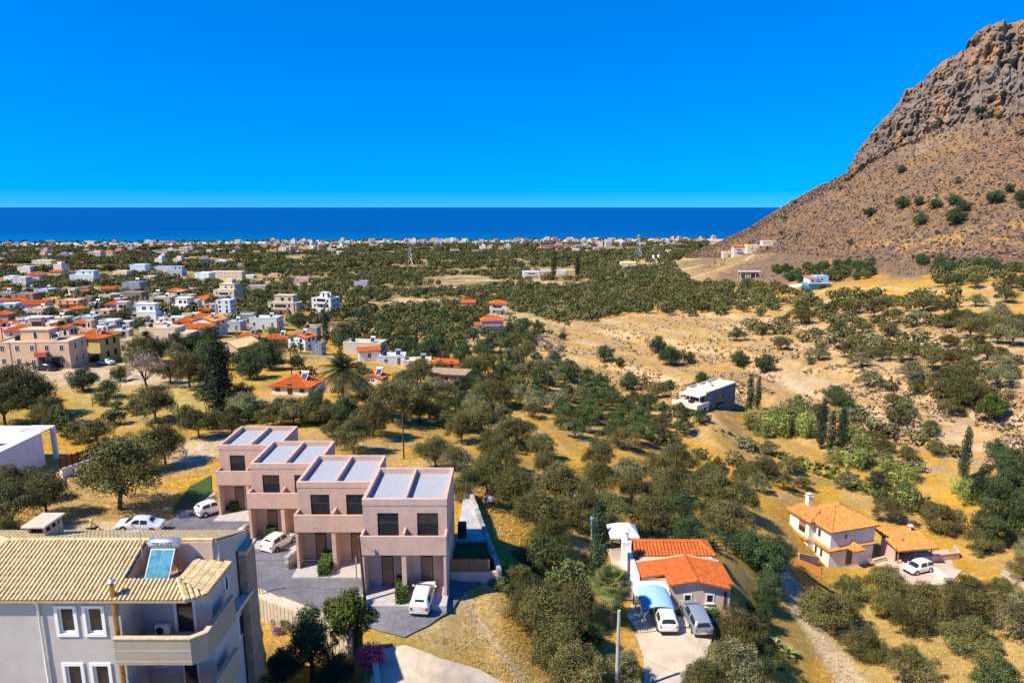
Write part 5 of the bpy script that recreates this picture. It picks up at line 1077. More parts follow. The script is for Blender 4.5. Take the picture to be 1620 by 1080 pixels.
LAND.append(('the ochre-roofed villa', 1315, 850)); EXPOLY.append([tuple(P(*p)[:2]) for p in ((1405, 880), (1500, 865), (1520, 905), (1470, 925), (1400, 915), (1380, 890))])
drape('villa_yard', [(1383,893),(1420,880),(1500,868),(1512,905),(1478,905),(1470,925),(1440,926),(1400,910)], YARD, .08); drape('villa_drive', [(1478,906),(1512,900),(1522,903),(1500,926),(1470,926)], DRIVE, .08)
pg = empty('pergola', P(1419, 893), math.radians(8), 'open carport shed under an ochre tiled roof', 'shed'); EXCL.append((pg.location.x + 3, pg.location.y + 2, 5))
LAND.append(('the ochre-tiled carport shed', 1440, 862))
m = MB(); m.box(.3, 5.4, 3.6, 3.8, -1, 2.5); m.box(.1, .3, .8, 3.8, -1, 2.5); m.build('back_wall', PINK, pg)
for x in (.2, 2.8, 5.4): m = MB(); m.tube([(x, .2, -1), (x, .2, 2.3)], .1, 6); m.build('post', WOODM, pg)
roof_parts(pg, [[(-.3, -.4, 2.3), (6.0, -.4, 2.3), (5.3, 4.2, 3.5), (-.9, 4.2, 3.5)]], [((-.9, 4.2, 3.5), (5.3, 4.2, 3.5))], TILE_YE, TILE_YB, .36, .45, .10, 3)
m = MB(); m.tube([(4.2, 3.3, 2.9), (4.2, 3.3, 4.1)], .1, 8); m.box(3.9, 4.5, 3.0, 3.6, 4.1, 4.2); m.build('flue', FRAME_W, pg); m = MB(); m.lathe([(.3, 0), (.25, .3), (0, .5)], (1.6, 1.6, 2.9), 8); m.build('vent_hood', TERRACE, pg)
m = MB(); m.bbox(1.0, 1.9, 3.0, 3.5, .0, 1.1, .03); m.build('cooker', BLACKP, pg); m = MB(); m.bbox(3.2, 4.1, 2.9, 3.5, .0, 1.0, .03); m.build('cabinet', FRAME_W, pg)
wall_line('yard_wall', [(1450,891),(1516,883),(1508,872)], .95, .25, PINK, 'pink rendered yard wall right of the carport shed')
wall_line('drive_wall', [(1478,905),(1507,928)], .7, .3, FRAME_W, 'low white wall along the villa drive'); wall_line('garden_wall', [(1380,893),(1400,888)], .8, .25, PINK, 'short pink garden wall between villa and white car')
wall_line('field_wall', [(1585,908),(1640,940)], .6, .4, PALE, 'pale concrete channel edge at the right border'); wall_line('path_wall', [(1262,884),(1293,890)], .9, .4, STONEY, 'buff stone planter wall at the foot of the villa')
ga = empty('driveway_gate', P(1259, 896), math.radians(-50), 'orange wooden gate beside the villa path', 'gate')
OW = pm('orange_wood', (.50, .20, .05), .2, 4, .7)
for z in range(7): m = MB(); m.box(0, 3.2, -.02, .02, .1 + z * .17, .1 + z * .17 + .14); m.build('board', OW, ga)
for x in (-.08, 3.28): m = MB(); m.box(x - .08, x + .08, -.08, .08, -.5, 1.5); m.build('post', OW, ga)

# ------------------------------------------------------------------ bungalow with orange roof
BW = wallmat((.60, .44, .35)); WW = wallmat((.78, .77, .75)); bz0 = 82.5
bg = empty('bungalow', (12.4, 58.6, bz0), 0, 'pink rendered bungalow under bright orange tiled roofs', 'house'); EXPOLY.append([(9, 54), (22, 54), (23, 70), (9, 72)])
# local frame: x to the right, y away from the parking
m = MB(); m.box(2.4, 8.2, 0, 4.4, -2, 2.35); m.box(.1, 2.4, 1.7, 4.4, -2, 2.35); m.box(.5, 8.0, 4.4, 8.4, -2, 2.45)
for yy in (0, 4.28): m.add([(2.4 if yy == 0 else .1, yy, 2.35), (8.2, yy, 2.35), (4.9, yy, 3.0), (2.4 if yy == 0 else .1, yy + .12, 2.35), (8.2, yy + .12, 2.35), (4.9, yy + .12, 3.0)], [(0, 1, 2), (4, 3, 5), (0, 2, 5, 3), (1, 4, 5, 2), (0, 3, 4, 1)])
m.build('wall', BW, bg)
m = MB(); m.add([(0, 4.42, 2.5), (4.9, 4.42, 3.2), (8.4, 4.42, 2.6), (8.4, 4.42, 2.0), (0, 4.42, 2.0), (0, 4.7, 2.5), (4.9, 4.7, 3.2), (8.4, 4.7, 2.6), (8.4, 4.7, 2.0), (0, 4.7, 2.0)], [(0, 4, 3, 2, 1), (5, 6, 7, 8, 9), (0, 1, 6, 5), (1, 2, 7, 6), (2, 3, 8, 7), (4, 0, 5, 9)]); m.build('parapet_wall', PALE, bg)
F1 = [[(0, 4.4, 2.35), (0, 1.6, 2.35), (4.9, 1.6, 3.2), (4.9, 4.4, 3.2)], [(2.3, 1.6, 2.75), (2.3, -.4, 2.75), (4.9, -.4, 3.2), (4.9, 1.6, 3.2)], [(8.6, .4, 2.35), (8.6, 4.4, 2.35), (4.9, 4.4, 3.2), (4.9, .4, 3.2)], [(8.0, -.5, 2.45), (8.0, .4, 2.45), (4.9, .4, 3.2), (4.9, -.5, 3.2)]]
roof_parts(bg, F1, [((4.9, -.5, 3.22), (4.9, 4.4, 3.22))], TILE_OR, TILE_OB, .36, .42, .10, 4)
F2 = [[(.2, 5.6, 2.5), (8.4, 5.6, 2.5), (7.2, 7.4, 3.15), (.2, 7.4, 3.15)], [(8.4, 5.6, 2.5), (8.4, 9.0, 2.5), (7.2, 7.4, 3.15)], [(8.4, 9.0, 2.5), (.2, 9.0, 2.5), (.2, 7.4, 3.15), (7.2, 7.4, 3.15)], [(-.5, 6.4, 2.3), (-.5, 5.2, 2.3), (.4, 5.2, 2.75), (.4, 6.4, 2.75)]]
roof_parts(bg, F2, [((.2, 7.4, 3.17), (7.2, 7.4, 3.17)), ((8.4, 5.6, 2.5), (7.2, 7.4, 3.15))], TILE_OR, TILE_OB, .36, .42, .10, 4, 'rear_roof')
for x in (4.2, 6.3): window(bg, x, 0, .75, .8, .95, 0, FRAME_W, 0, True, 'window', .05, .12)
window(bg, 7.75, 0, .2, .3, 1.7, 0, pm('bronze', (.2, .12, .08), .1, 3, .5), 0, False, 'shutter')
m = MB(); m.box(-1.0, 2.35, -.9, 1.6, 2.0, 2.12); m.box(-.9, -.78, -.8, -.68, 0, 2); m.box(2.2, 2.32, -.8, -.68, 0, 2); m.build('porch_canopy', WW, bg)
m = MB(); m.box(-.5, -.1, 1.5, 6.8, -2, 2.7); m.build('white_side_wall', WW, bg); m = MB(); m.box(-.9, 0, 6.8, 7.8, -2, 3.4); m.cyl((-.45, 7.3), .22, 3.4, 4.4, 10); m.lathe([(.38, 0), (.38, .1), (0, .2)], (-.45, 7.3, 4.4), 10); m.build('chimney', WW, bg)
LAND.append(('the orange-roofed bungalow', 1080, 895))
drape('bungalow_terrace', [(960,870),(998,868),(1012,935),(1010,950),(985,950)], YARD, .10); drape('parking_pad', [(990,975),(1000,955),(1130,965),(1135,1000),(1010,1002)], PALE, .10); drape('bungalow_drive', [(1005,1003),(1130,1000),(1118,1040),(1092,1100),(1020,1100),(1018,1040)], DRIVE, .09)
# fabric gazebo behind the bungalow
gp = P(968, 872); gz_ = empty('white_gazebo', gp, 0, 'white fabric gazebo roof on thin posts behind the bungalow', 'gazebo')
for x, y in ((0, 0), (2.6, 0), (0, 2.4), (2.6, 2.4)): m = MB(); m.tube([(x, y, 0), (x, y, 1.9)], .05, 5); m.build('post', DARK, gz_)
m = MB(); m.add([(-.3, -.3, 1.85), (2.9, -.3, 1.85), (2.9, 2.7, 1.85), (-.3, 2.7, 1.85), (.7, 1.2, 2.8), (1.9, 1.2, 2.8)], [(0, 1, 5, 4), (1, 2, 5), (2, 3, 4, 5), (3, 0, 4)]); m.add([(-.3, -.3, 1.6), (2.9, -.3, 1.6), (2.9, -.3, 1.85), (-.3, -.3, 1.85)], [(0, 1, 2, 3)]); m.build('fabric_roof', pm('white_fabric', (.8, .8, .8), .04, 2, .8), gz_)
sp = empty('solar_heater', P(943, 866), 0, 'solar panel on a tall stand left of the white gazebo', 'solar panel'); m = MB(); m.box(-.6, .7, .2, .3, 0, 1.3); m.build('stand', CONC, sp); m = MB(); M = Matrix.Translation((0, .3, 2.0)) @ Matrix.Rotation(math.radians(70), 4, 'X'); m.box(-.55, .6, -1, 1, -.04, .04, 0, M); m.box(-.5, .55, -.95, .95, .041, .05, 1, M); m.build('collector', [ALU, PV], sp); m = MB(); m.tube([(-.6, .8, 3.0), (.65, .8, 3.0)], .25, 12); m.build('tank', pm('blue_tank', (.10, .35, .55), .1, 2, .4), sp)
# blue car canopy
cnp = P(1017, 992); cn = empty('car_canopy', cnp, 0, 'light blue fabric car canopy over a white car', 'canopy'); m = MB(); n = 12; W_, D_ = 2.95, 3.6
BLUEF = pm('blue_fabric', (.30, .52, .72), .08, 1.5, .75)
def arch(t): a = math.pi * t; return (W_ / 2 - math.cos(a) * W_ / 2, 1.35 + math.sin(a) * .72)
vs = [(arch(i / n)[0], y, arch(i / n)[1] + (.15 if j == 1 else 0)) for j, y in enumerate((0, D_ / 2, D_)) for i in range(n + 1)]
m.add(vs, [(j * (n + 1) + i, j * (n + 1) + i + 1, (j + 1) * (n + 1) + i + 1, (j + 1) * (n + 1) + i) for j in range(2) for i in range(n)], 0, True)
for y in (0,):
    m.add([(0, y, 1.35), (.55, y, 1.75), (.2, y, 1.2), (.05, y, .3)], [(0, 3, 2, 1)]); m.add([(W_, y, 1.35), (W_ - .55, y, 1.75), (W_ - .2, y, 1.2), (W_ - .05, y, .3)], [(0, 1, 2, 3)])
m.add([(0, 0, 1.35), (0, D_, 1.35), (0, D_, .9), (0, D_ / 2, 1.1), (0, 0, .6)], [(0, 1, 2, 3, 4)]); m.add([(W_, 0, 1.35), (W_, D_, 1.35), (W_, D_, .9), (W_, D_ / 2, 1.1), (W_, 0, .6)], [(4, 3, 2, 1, 0)])
m.build('fabric_roof', BLUEF, cn)
for x in (.02, W_ - .02):
    for y in (0.03, D_ - .03): m = MB(); m.tube([(x, y, 0), (x, y, 1.4)], .035, 5); m.build('leg', DARK, cn)
hedge((1064,972),(1136,982), .9, 1.1, 'clipped green hedge along the front of the bungalow'); 
fn = empty('timber_fence', P(1002, 958), 0, 'dark timber rail fence left of the car canopy', 'fence')
for x in (0, .9, 1.8, 2.6): m = MB(); m.box(x - .06, x + .06, -.06, .06, -.3, 1.5); m.build('post', DARK, fn)
for z in (.3, .75, 1.2): m = MB(); m.box(0, 2.6, -.03, .03, z, z + .1); m.build('rail', DARK, fn)
fn2 = empty('timber_fence', P(1128, 868), math.radians(8), 'dark timber rail fence behind the bungalow', 'fence')
for x in (0, 1.6, 3.2): m = MB(); m.box(x - .06, x + .06, -.06, .06, -.3, 1.3); m.build('post', DARK, fn2)
for z in (.3, .75, 1.1): m = MB(); m.box(0, 3.2, -.03, .03, z, z + .08); m.build('rail', DARK, fn2)
fp = empty('flower_pot', P(1005, 936), 0, 'terracotta pot with green plant by the bungalow porch', 'plant pot'); m = MB(); m.lathe([(0, 0), (.22, 0), (.3, .5), (.26, .5), (0, .45)], n=12); m.build('pot', pm('terracotta', (.5, .2, .09), .15, 3, .85), fp); inst('plant', SPEC['shrub'][1][0][0], fp, (0, 0, .4), 0, .3)

# ------------------------------------------------------------------ white modern house at the left edge
MW = wallmat((.76, .75, .74)); mh = empty('modern_house', (-62.0, 79, 86.5), 0, 'white flat-roofed modern house with slatted corner opening', 'house'); EXPOLY.append([(-80, 72), (-60.5, 72), (-60.5, 91), (-80, 91)])
m = MB(); m.box(-15, 0, -6, 6.9, -3, 4.2); m.box(-15, -3.2, 6.9, 9.6, -3, 4.2); m.box(-.5, .05, 9.2, 9.6, -3, 4.4); m.build('wall', MW, mh)
m = MB(); m.box(-.12, .03, -6, 6.9, 4.2, 4.4); m.box(-15, -.3, 9.4, 9.6, 4.2, 4.4); m.box(-3.2, .04, 9.15, 9.65, 4.15, 4.45); m.box(-3.3, -3.1, 6.9, 9.2, 4.2, 4.4); m.box(-3.1, -.12, 6.8, 7.0, 4.2, 4.4); m.build('roof_parapet', MW, mh)
for k in range(14): m = MB(); m.box(-3.1 + k * .22, -3.1 + k * .22 + .09, 7.0, 9.2, 4.18, 4.34); m.build('slat', MW, mh)
m = MB(); m.box(-15, -.15, -5.9, 9.3, 4.2, 4.22); m.build('roof', pm('roof_screed', (.66, .61, .52), .1, 1, .95), mh)
for i in range(2):
    for j in range(2): m = MB(); M = Matrix.Translation((-3.2 - i * 1.75, 1.2 + j * .95, 4.65 + j * .42)) @ Matrix.Rotation(math.radians(25), 4, 'X'); m.box(-.8, .8, -.5, .5, -.02, .02, 0, M); m.box(-.76, .76, -.46, .46, .021, .026, 1, M); m.build('solar_panel', [ALU, PV], mh)
LAND.append(('the white modern house', 45, 705))
bf = empty('panel_fence', P(98, 756), 0, 'brown panel fence on a sloping white wall beside the modern house', 'fence'); pa, pb = P(98, 756), P(152, 737); d = pb - pa; bf.rotation_euler = (0, 0, math.atan2(d.y, d.x)); Lf = math.hypot(d.x, d.y)
m = MB(); m.add([(0, -.15, -2), (Lf, -.15, d.z - 2), (Lf, .15, d.z - 2), (0, .15, -2), (0, -.15, 1.2), (Lf, -.15, d.z + 1.2), (Lf, .15, d.z + 1.2), (0, .15, 1.2)], [(4, 5, 6, 7), (0, 1, 5, 4), (1, 2, 6, 5), (2, 3, 7, 6), (3, 0, 4, 7)]); m.build('base_wall', MW, bf)
for k in range(6):
    a, b = Lf * k / 6, Lf * (k + 1) / 6; z = d.z * k / 6 + 1.25; m = MB(); m.box(a + .08, b - .05, -.04, .04, z, z + 1.35); m.build('panel', pm('rust_panel', (.22, .09, .04), .2, 3, .8), bf); m = MB(); m.box(a - .06, a + .07, -.06, .06, z - .1, z + 1.5); m.build('post', BLACKP, bf)
# ------------------------------------------------------------------ vehicles
def carmat(n, c, metal=.1): return pm(n, c, .03, 1, .22, spec=.55, metal=metal)
WHITE_C = carmat('white_paint', (.76, .75, .72)); SILVER_C = carmat('silver_paint', (.42, .45, .50), .5); BLUEW_C = carmat('pale_blue_paint', (.62, .70, .76)); DARK_C = carmat('dark_paint', (.03, .03, .035))
TYRE = pm('tyre', (.022, .022, .023), .2, 8, .9); RIM = pm('alloy_rim', (.5, .5, .52), .05, 3, .3, metal=.8); RED = pm('red_lens', (.35, .012, .012), .1, 3, .2, spec=.6); LENS = pm('clear_lens', (.7, .7, .68), .05, 3, .1, spec=.7); PLATE = pm('number_plate', (.75, .75, .72), .03, 3, .5)
BODY = {  # stations from tail to nose: y, half width, sill z, belt z, roof z, roof half width
 'city': ([(-1.79, .64, .36, .82, .84, .60), (-1.75, .75, .28, .95, 1.00, .64), (-1.62, .79, .24, .985, 1.20, .61), (-1.25, .81, .22, .99, 1.43, .595), (-.45, .815, .22, .985, 1.50, .61), (.15, .815, .22, .97, 1.46, .60), (.88, .80, .22, .94, .97, .70), (1.35, .79, .24, .87, .89, .66), (1.68, .75, .28, .76, .78, .58), (1.79, .62, .36, .60, .62, .50)], .30, 1.17, -1.14),
 'suv': ([(-2.15, .74, .40, .80, .82, .66), (-2.08, .86, .32, 1.02, 1.05, .72), (-1.85, .90, .28, 1.08, 1.40, .66), (-1.35, .91, .26, 1.08, 1.60, .66), (-.3, .91, .26, 1.06, 1.66, .67), (.45, .91, .26, 1.04, 1.58, .65), (1.15, .90, .26, 1.02, 1.05, .74), (1.75, .87, .28, .94, .97, .68), (2.08, .80, .32, .80, .82, .6), (2.15, .66, .42, .66, .68, .5)], .36, 1.35, -1.30),
 'sedan': ([(-2.2, .68, .42, .80, .82, .6), (-2.1, .82, .32, .94, .96, .68), (-1.5, .87, .26, .98, 1.01, .70), (-.85, .88, .24, .97, 1.38, .60), (-.1, .88, .24, .95, 1.44, .62), (.5, .88, .24, .94, 1.38, .60), (1.15, .87, .24, .92, .95, .72), (1.75, .84, .28, .84, .87, .66), (2.1, .76, .32, .72, .74, .56), (2.2, .6, .42, .6, .62, .46)], .32, 1.38, -1.32)}
def car(loc, yaw, kind, paint, label, cat='car', tilt=None):
    st, wr, yf, yr = BODY[kind]; st = np.array(st); Y = np.linspace(0, len(st) - 1, (len(st) - 1) * 3 + 1); idx = np.arange(len(st))
    def cr(c):
        o = []
        for t in Y:
            i = min(int(t), len(st) - 2); f = t - i; a, b, d, e = st[max(i - 1, 0), c], st[i, c], st[i + 1, c], st[min(i + 2, len(st) - 1), c]
            v = .5 * (2 * b + (d - a) * f + (2 * a - 5 * b + 4 * d - e) * f * f + (3 * b - 3 * d + e - a) * f ** 3); o.append(min(max(v, min(b, d)), max(b, d)))
        return o
    yy, w, zs, zb, zr, rw = (cr(c) for c in range(6)); e = empty('parked_car', loc, yaw, label, cat, 'parked cars'); m = MB(); rows = []
    for i in range(len(yy)):
        h = [(w[i] * .84, zs[i]), (w[i] * .97, zs[i] + .10), (w[i], zs[i] + (zb[i] - zs[i]) * .55), (w[i] * .955, zb[i]), (rw[i], zr[i] - .05 * min(1, (zr[i] - zb[i]) * 4)), (rw[i] * .82, zr[i]), (0, zr[i] + .03)]
        rows.append([(x, yy[i], z) for x, z in h] + [(-x, yy[i], z) for x, z in h[-2::-1]])
    K = len(rows[0]); V = [p for r_ in rows for p in r_]; G = {}
    Fc = []
    for i in range(len(rows) - 1):
        for k in range(K - 1): Fc.append((i * K + k, i * K + k + 1, (i + 1) * K + k + 1, (i + 1) * K + k))
    Fc.append(tuple(range(K - 1, -1, -1))); Fc.append(tuple(range((len(rows) - 1) * K, len(rows) * K)))
    m.add(V, Fc, 0, True); m.build('body', paint, e)
    u = MB(); u.box(-max(w) * .8, max(w) * .8, yy[1], yy[-2], .16, min(zs) + .06); u.build('underbody', BLACKP, e)
    def glass(nm, quads, ins=.90):
        c = Vector((0, 0, 0)); n = 0; q = MB()
        for qd in quads:
            for p in qd: c += Vector(p); n += 1
        c /= n; nn = (Vector(quads[len(quads) // 2][1]) - Vector(quads[len(quads) // 2][0])).cross(Vector(quads[len(quads) // 2][2]) - Vector(quads[len(quads) // 2][0])).normalized()
        if nn.dot(c - Vector((0, c.y * .3, .6))) < 0: nn = -nn
        for qd in quads: q.add([c + (Vector(p) - c) * ins + nn * .018 for p in qd], [(0, 1, 2, 3)])
        q.build(nm, GLASS, e)
    tall = [i for i in range(len(yy)) if zr[i] - zb[i] > .30]; i0, i1 = tall[0], tall[-1]
    mid = (i0 + i1) // 2
    for s in (0, 1):
        for a, b in ((i0, mid), (mid, i1)):
            k3, k4 = (3, 4) if s == 0 else (K - 4, K - 5); glass('side_window', [(rows[i][k3], rows[i + 1][k3], rows[i + 1][k4], rows[i][k4]) for i in range(a, b)], .86)
    lo = max(0, i0 - 3); glass('rear_window', [(rows[i][k], rows[i + 1][k], rows[i + 1][k + 1], rows[i][k + 1]) for i in range(lo + (1 if kind != 'suv' else 0), i0) for k in range(4, K - 5)], .86 if kind != 'city' else .72)
    glass('windscreen', [(rows[i][k], rows[i + 1][k], rows[i + 1][k + 1], rows[i][k + 1]) for i in range(i1, min(i1 + 3, len(rows) - 1)) for k in range(4, K - 5)], .90)
    for y in (yf, yr):
        for s in (-1, 1):
            x = s * (max(w) - .09); q = MB(); q.tube([(x - .1, y, wr), (x + .1, y, wr)], wr, 18); t = q.build('wheel', TYRE, e)
            q = MB(); q.tube([(x - .105, y, wr), (x + .105, y, wr)], wr * .62, 14); q.build('rim', RIM, t)
            q = MB(); q.tube([(x, y, wr + .03), (x + s * .092, y, wr + .03)], wr * 1.16, 18); q.build('wheel_arch', BLACKP, e)
    zt = st[1, 3] * .80
    for s in (-1, 1):
        q = MB(); q.bbox(s * st[1, 1] * .80 - .09, s * st[1, 1] * .80 + .09, st[1, 0] - .08, st[1, 0] + .12, zt - .14, zt + .12, .04); q.build('tail_light', RED, e)
        q = MB(); q.bbox(s * st[-2, 1] * .80 - .12, s * st[-2, 1] * .80 + .12, st[-2, 0] - .16, st[-2, 0] + .04, zt - .12, zt + .03, .04); q.build('headlight', LENS, e)
        q = MB(); q.bbox(s * (max(w) + .09) - .09, s * (max(w) + .09) + .09, .62 if kind != 'suv' else .8, .78 if kind != 'suv' else .95, zb[i1], zb[i1] + .14, .04); q.build('wing_mirror', paint, e)
    q = MB(); q.box(-.26, .26, st[0, 0] - .015, st[0, 0] + .02, .48, .59); q.build('number_plate', PLATE, e)
    q = MB(); q.bbox(-st[1, 1] * .96, st[1, 1] * .96, st[0, 0] - .01, st[1, 0] + .05, .30, .44, .04); q.build('rear_bumper', DARK if kind == 'suv' else paint, e)
    q = MB(); q.bbox(-st[-2, 1] * .6, st[-2, 1] * .6, st[-2, 0] + .02, st[-1, 0] + .02, .34, .46, .03); q.build('grille', BLACKP, e)
    if tilt: e.rotation_euler = (tilt[0], tilt[1], yaw)
    EXCL.append((loc[0], loc[1], 2.5)); return e
def up(p, z): return Vector((p.x, p.y, p.z + z))
def ground_car(px, py, yaw, kind, paint, label, z=.11, cat='car'):
    p = P(px, py); f = Vector((-math.sin(yaw), math.cos(yaw))); a = gz(p.x + f.x * 1.3, p.y + f.y * 1.3); b = gz(p.x - f.x * 1.3, p.y - f.y * 1.3)
    return car((p.x, p.y, (a + b) / 2 + z), yaw, kind, paint, label, cat, (math.atan2(a - b, 2.6), 0))
ground_car(670, 954, math.radians(-4), 'city', WHITE_C, 'small white car parked before the nearest pink duplex')
ground_car(442, 866, math.radians(-24), 'city', WHITE_C, 'small white car before the third pink duplex', )
ground_car(336, 812, math.radians(-40), 'city', WHITE_C, 'small white car beside the lawn and farthest duplex')
ground_car(1050, 984, math.radians(-1), 'suv', WHITE_C, 'white hatchback parked under the blue canopy'); ground_car(1100, 985, math.radians(4), 'suv', SILVER_C, 'silver estate car beside the blue canopy')
ground_car(1452, 904, math.radians(112), 'suv', WHITE_C, 'white car on the rose paved villa yard'); ground_car(222, 838, math.radians(100), 'sedan', BLUEW_C, 'pale car with dark windows behind the cream tiled roof', .05)
ground_car(72, 586, math.radians(85), 'suv', DARK_C, 'dark car in front of the apricot apartment block', .05); ground_car(168, 577, math.radians(70), 'sedan', WHITE_C, 'white car at the foot of the yellow house', .05)
# motorbike and rider
BODYSKIN = pm('skin', (.42, .26, .18), .08, 4, .6); JEANS = pm('blue_jeans', (.04, .06, .12), .15, 6, .9); VEST = pm('hi_vis_vest', (.60, .66, .06), .08, 4, .8); SHIRTB = pm('light_blue_shirt', (.16, .38, .62), .1, 5, .85); SHIRTD = pm('dark_blue_shirt', (.03, .07, .16), .1, 5, .85); BLACKC = pm('black_cloth', (.02, .02, .024), .2, 5, .9); HAIR = pm('dark_hair', (.02, .014, .01), .2, 8, .8); HELM = pm('white_helmet', (.75, .76, .78), .03, 2, .2)
def skin(name, verts, edges, rad, mat, parent, sub=2):
    me = bpy.data.meshes.new(name); me.from_pydata(verts, edges, []); o = bpy.data.objects.new(name, me); link(o); sm = o.modifiers.new('s', 'SKIN'); ss = o.modifiers.new('u', 'SUBSURF'); ss.levels = sub; ss.render_levels = sub
    for i, r_ in enumerate(rad): me.skin_vertices[0].data[i].radius = r_ if hasattr(r_, '__len__') else (r_, r_); me.skin_vertices[0].data[i].use_root = i == 0
    bpy.context.view_layer.update(); d = bpy.context.evaluated_depsgraph_get(); nm = bpy.data.meshes.new_from_object(o.evaluated_get(d)); bpy.data.objects.remove(o); nm.materials.clear(); nm.materials.append(mat)
    nm.polygons.foreach_set('use_smooth', [True] * len(nm.polygons)); return inst(name, nm, parent)
def person(loc, yaw, label, shirt, trousers, pose='stand', helmet=False):
    e = empty('person', loc, yaw, label, 'person'); s = .0
    if pose == 'stand': hip = .92; K = [(-.1, .02, .5), (-.11, .0, .08), (.1, .0, .5), (.12, .02, .08)]; EL = [(-.27, .0, 1.14), (-.24, -.12, .95), (.27, .03, 1.14), (.22, -.16, 1.0)]; FT = [(-.12, -.16, .04), (.13, -.14, .04)]; lean = 0
    else: hip = .80; K = [(-.22, -.38, .66), (-.24, -.22, .22), (.22, -.38, .66), (.24, -.22, .22)]; EL = [(-.26, -.26, 1.0), (-.28, -.50, 1.0), (.26, -.26, 1.0), (.28, -.50, 1.0)]; FT = [(-.24, -.38, .18), (.24, -.38, .18)]; lean = -.10
    V = [(0, 0, hip), (0, lean * .5, hip + .22), (0, lean, hip + .45), (0, lean, hip + .58), (0, lean - .01, hip + .70), (0, lean - .02, hip + .82)]; Ed = [(0, 1), (1, 2), (2, 3), (3, 4), (4, 5)]; R = [(.15, .11), (.14, .10), (.17, .11), .055, .085, .07]
    for s_, (kn, an_), ft in ((-1, K[:2], FT[0]), (1, K[2:], FT[1])): b = len(V); V += [(s_ * .09, 0, hip - .06), kn, an_, ft]; Ed += [(0, b), (b, b + 1), (b + 1, b + 2), (b + 2, b + 3)]; R += [.085, .06, .042, .035]
    for s_, (el, ha) in ((-1, EL[:2]), (1, EL[2:])):
        b = len(V); V += [(s_ * .18, lean, hip + .46), el, ha, tuple(np.array(ha) + (np.array(ha) - np.array(el)) * .35)]; Ed += [(2, b), (b, b + 1), (b + 1, b + 2), (b + 2, b + 3)]; R += [.058, .045, .034, .03]
    skin('body', V, Ed, R, BODYSKIN, e)
    skin('shirt', [V[0], V[1], V[2], (0, lean, hip + .53), (-.18, lean, hip + .46), tuple((np.array((-.18, lean, hip + .46)) + np.array(EL[0])) / 2), (.18, lean, hip + .46), tuple((np.array((.18, lean, hip + .46)) + np.array(EL[2])) / 2)], [(0, 1), (1, 2), (2, 3), (2, 4), (4, 5), (2, 6), (6, 7)], [(.18, .135), (.17, .13), (.195, .135), .08, .085, .07, .085, .07], shirt, e)
    skin('trousers', [V[0], (-.09, 0, hip - .06), K[0], K[1], (.09, 0, hip - .06), K[2], K[3]], [(0, 1), (1, 2), (2, 3), (0, 4), (4, 5), (5, 6)], [(.165, .125), .105, .08, .065, .105, .08, .065], trousers, e)
    for s_, an_, ft in ((-1, K[1], FT[0]), (1, K[3], FT[1])): skin('shoe', [tuple(np.array(an_) * (1, 1, 0) + (0, .05, an_[2] - .04)), ft], [(0, 1)], [.055, .045], BLACKC, e, 1)
    q = MB(); q.lathe([(0, .13), (.07, .115), (.105, .05), (.11, -.02), (.095, -.06 if not helmet else -.12), (.0, -.06 if not helmet else -.13)], (0, lean + .01, hip + .80), 14); q.build('helmet' if helmet else 'hair', HELM if helmet else HAIR, e)
    q = MB(); q.tube([(0, lean - .085, hip + .76), (0, lean - .115, hip + .735)], [.012, .018], 6); q.build('nose', BODYSKIN, e)
    return e
pp = P(768, 806); person(pp, math.radians(15), 'person in dark blue shirt standing under olive trees right of the duplex', SHIRTD, JEANS)
pp = P(776, 805); person(pp, math.radians(-25), 'person in light blue shirt standing beside another under the olives', SHIRTB, BLACKC)
mp_ = P(150, 846); mc_ = empty('motorbike', mp_, math.radians(100), 'black motorbike standing on the dirt yard behind the tiled roof', 'motorbike')
for y in (-.62, .66):
    q = MB(); n = 18; vs = [(0 + .055 * math.cos(b), y + (.26 + .055 * math.sin(b)) * math.cos(a), .31 + (.26 + .055 * math.sin(b)) * math.sin(a)) for a in np.linspace(0, 2 * math.pi, n, False) for b in np.linspace(0, 2 * math.pi, 6, False)]
    q.add(vs, [(i * 6 + k, i * 6 + (k + 1) % 6, ((i + 1) % n) * 6 + (k + 1) % 6, ((i + 1) % n) * 6 + k) for i in range(n) for k in range(6)], 0, True); t = q.build('wheel', TYRE, mc_); q = MB(); q.tube([(-.03, y, .31), (.03, y, .31)], .2, 12); q.build('rim', RIM, t)
q = MB(); q.tube([(0, -.66, .31), (0, -.42, .95)], .04, 6); q.tube([(0, -.42, .9), (0, .25, .5), (0, .62, .31)], .05, 6); q.tube([(-.35, -.38, 1.0), (0, -.42, 1.02), (.35, -.38, 1.0)], .02, 6); q.build('frame', DARK, mc_)
q = MB(); q.tube([(0, -.38, .82), (0, -.2, .86), (0, .1, .78)], [.09, .17, .12], 10); q.build('tank', BLACKP, mc_); q = MB(); q.bbox(-.14, .14, .05, .75, .72, .82, .04); q.build('seat', BLACKC, mc_); q = MB(); q.bbox(-.15, .15, -.2, .2, .3, .62, .06); q.build('engine', STEEL, mc_); q = MB(); q.tube([(0, -.5, .88), (0, -.58, .88)], .09, 10); q.build('headlight', LENS, mc_)
person(up(mp_, 0) + Vector((math.cos(math.radians(100)) * 0 - math.sin(math.radians(100)) * .28, math.cos(math.radians(100)) * .28, 0)), math.radians(100), 'rider in yellow vest and white helmet on the motorbike', VEST, BLACKC, 'sit', True)

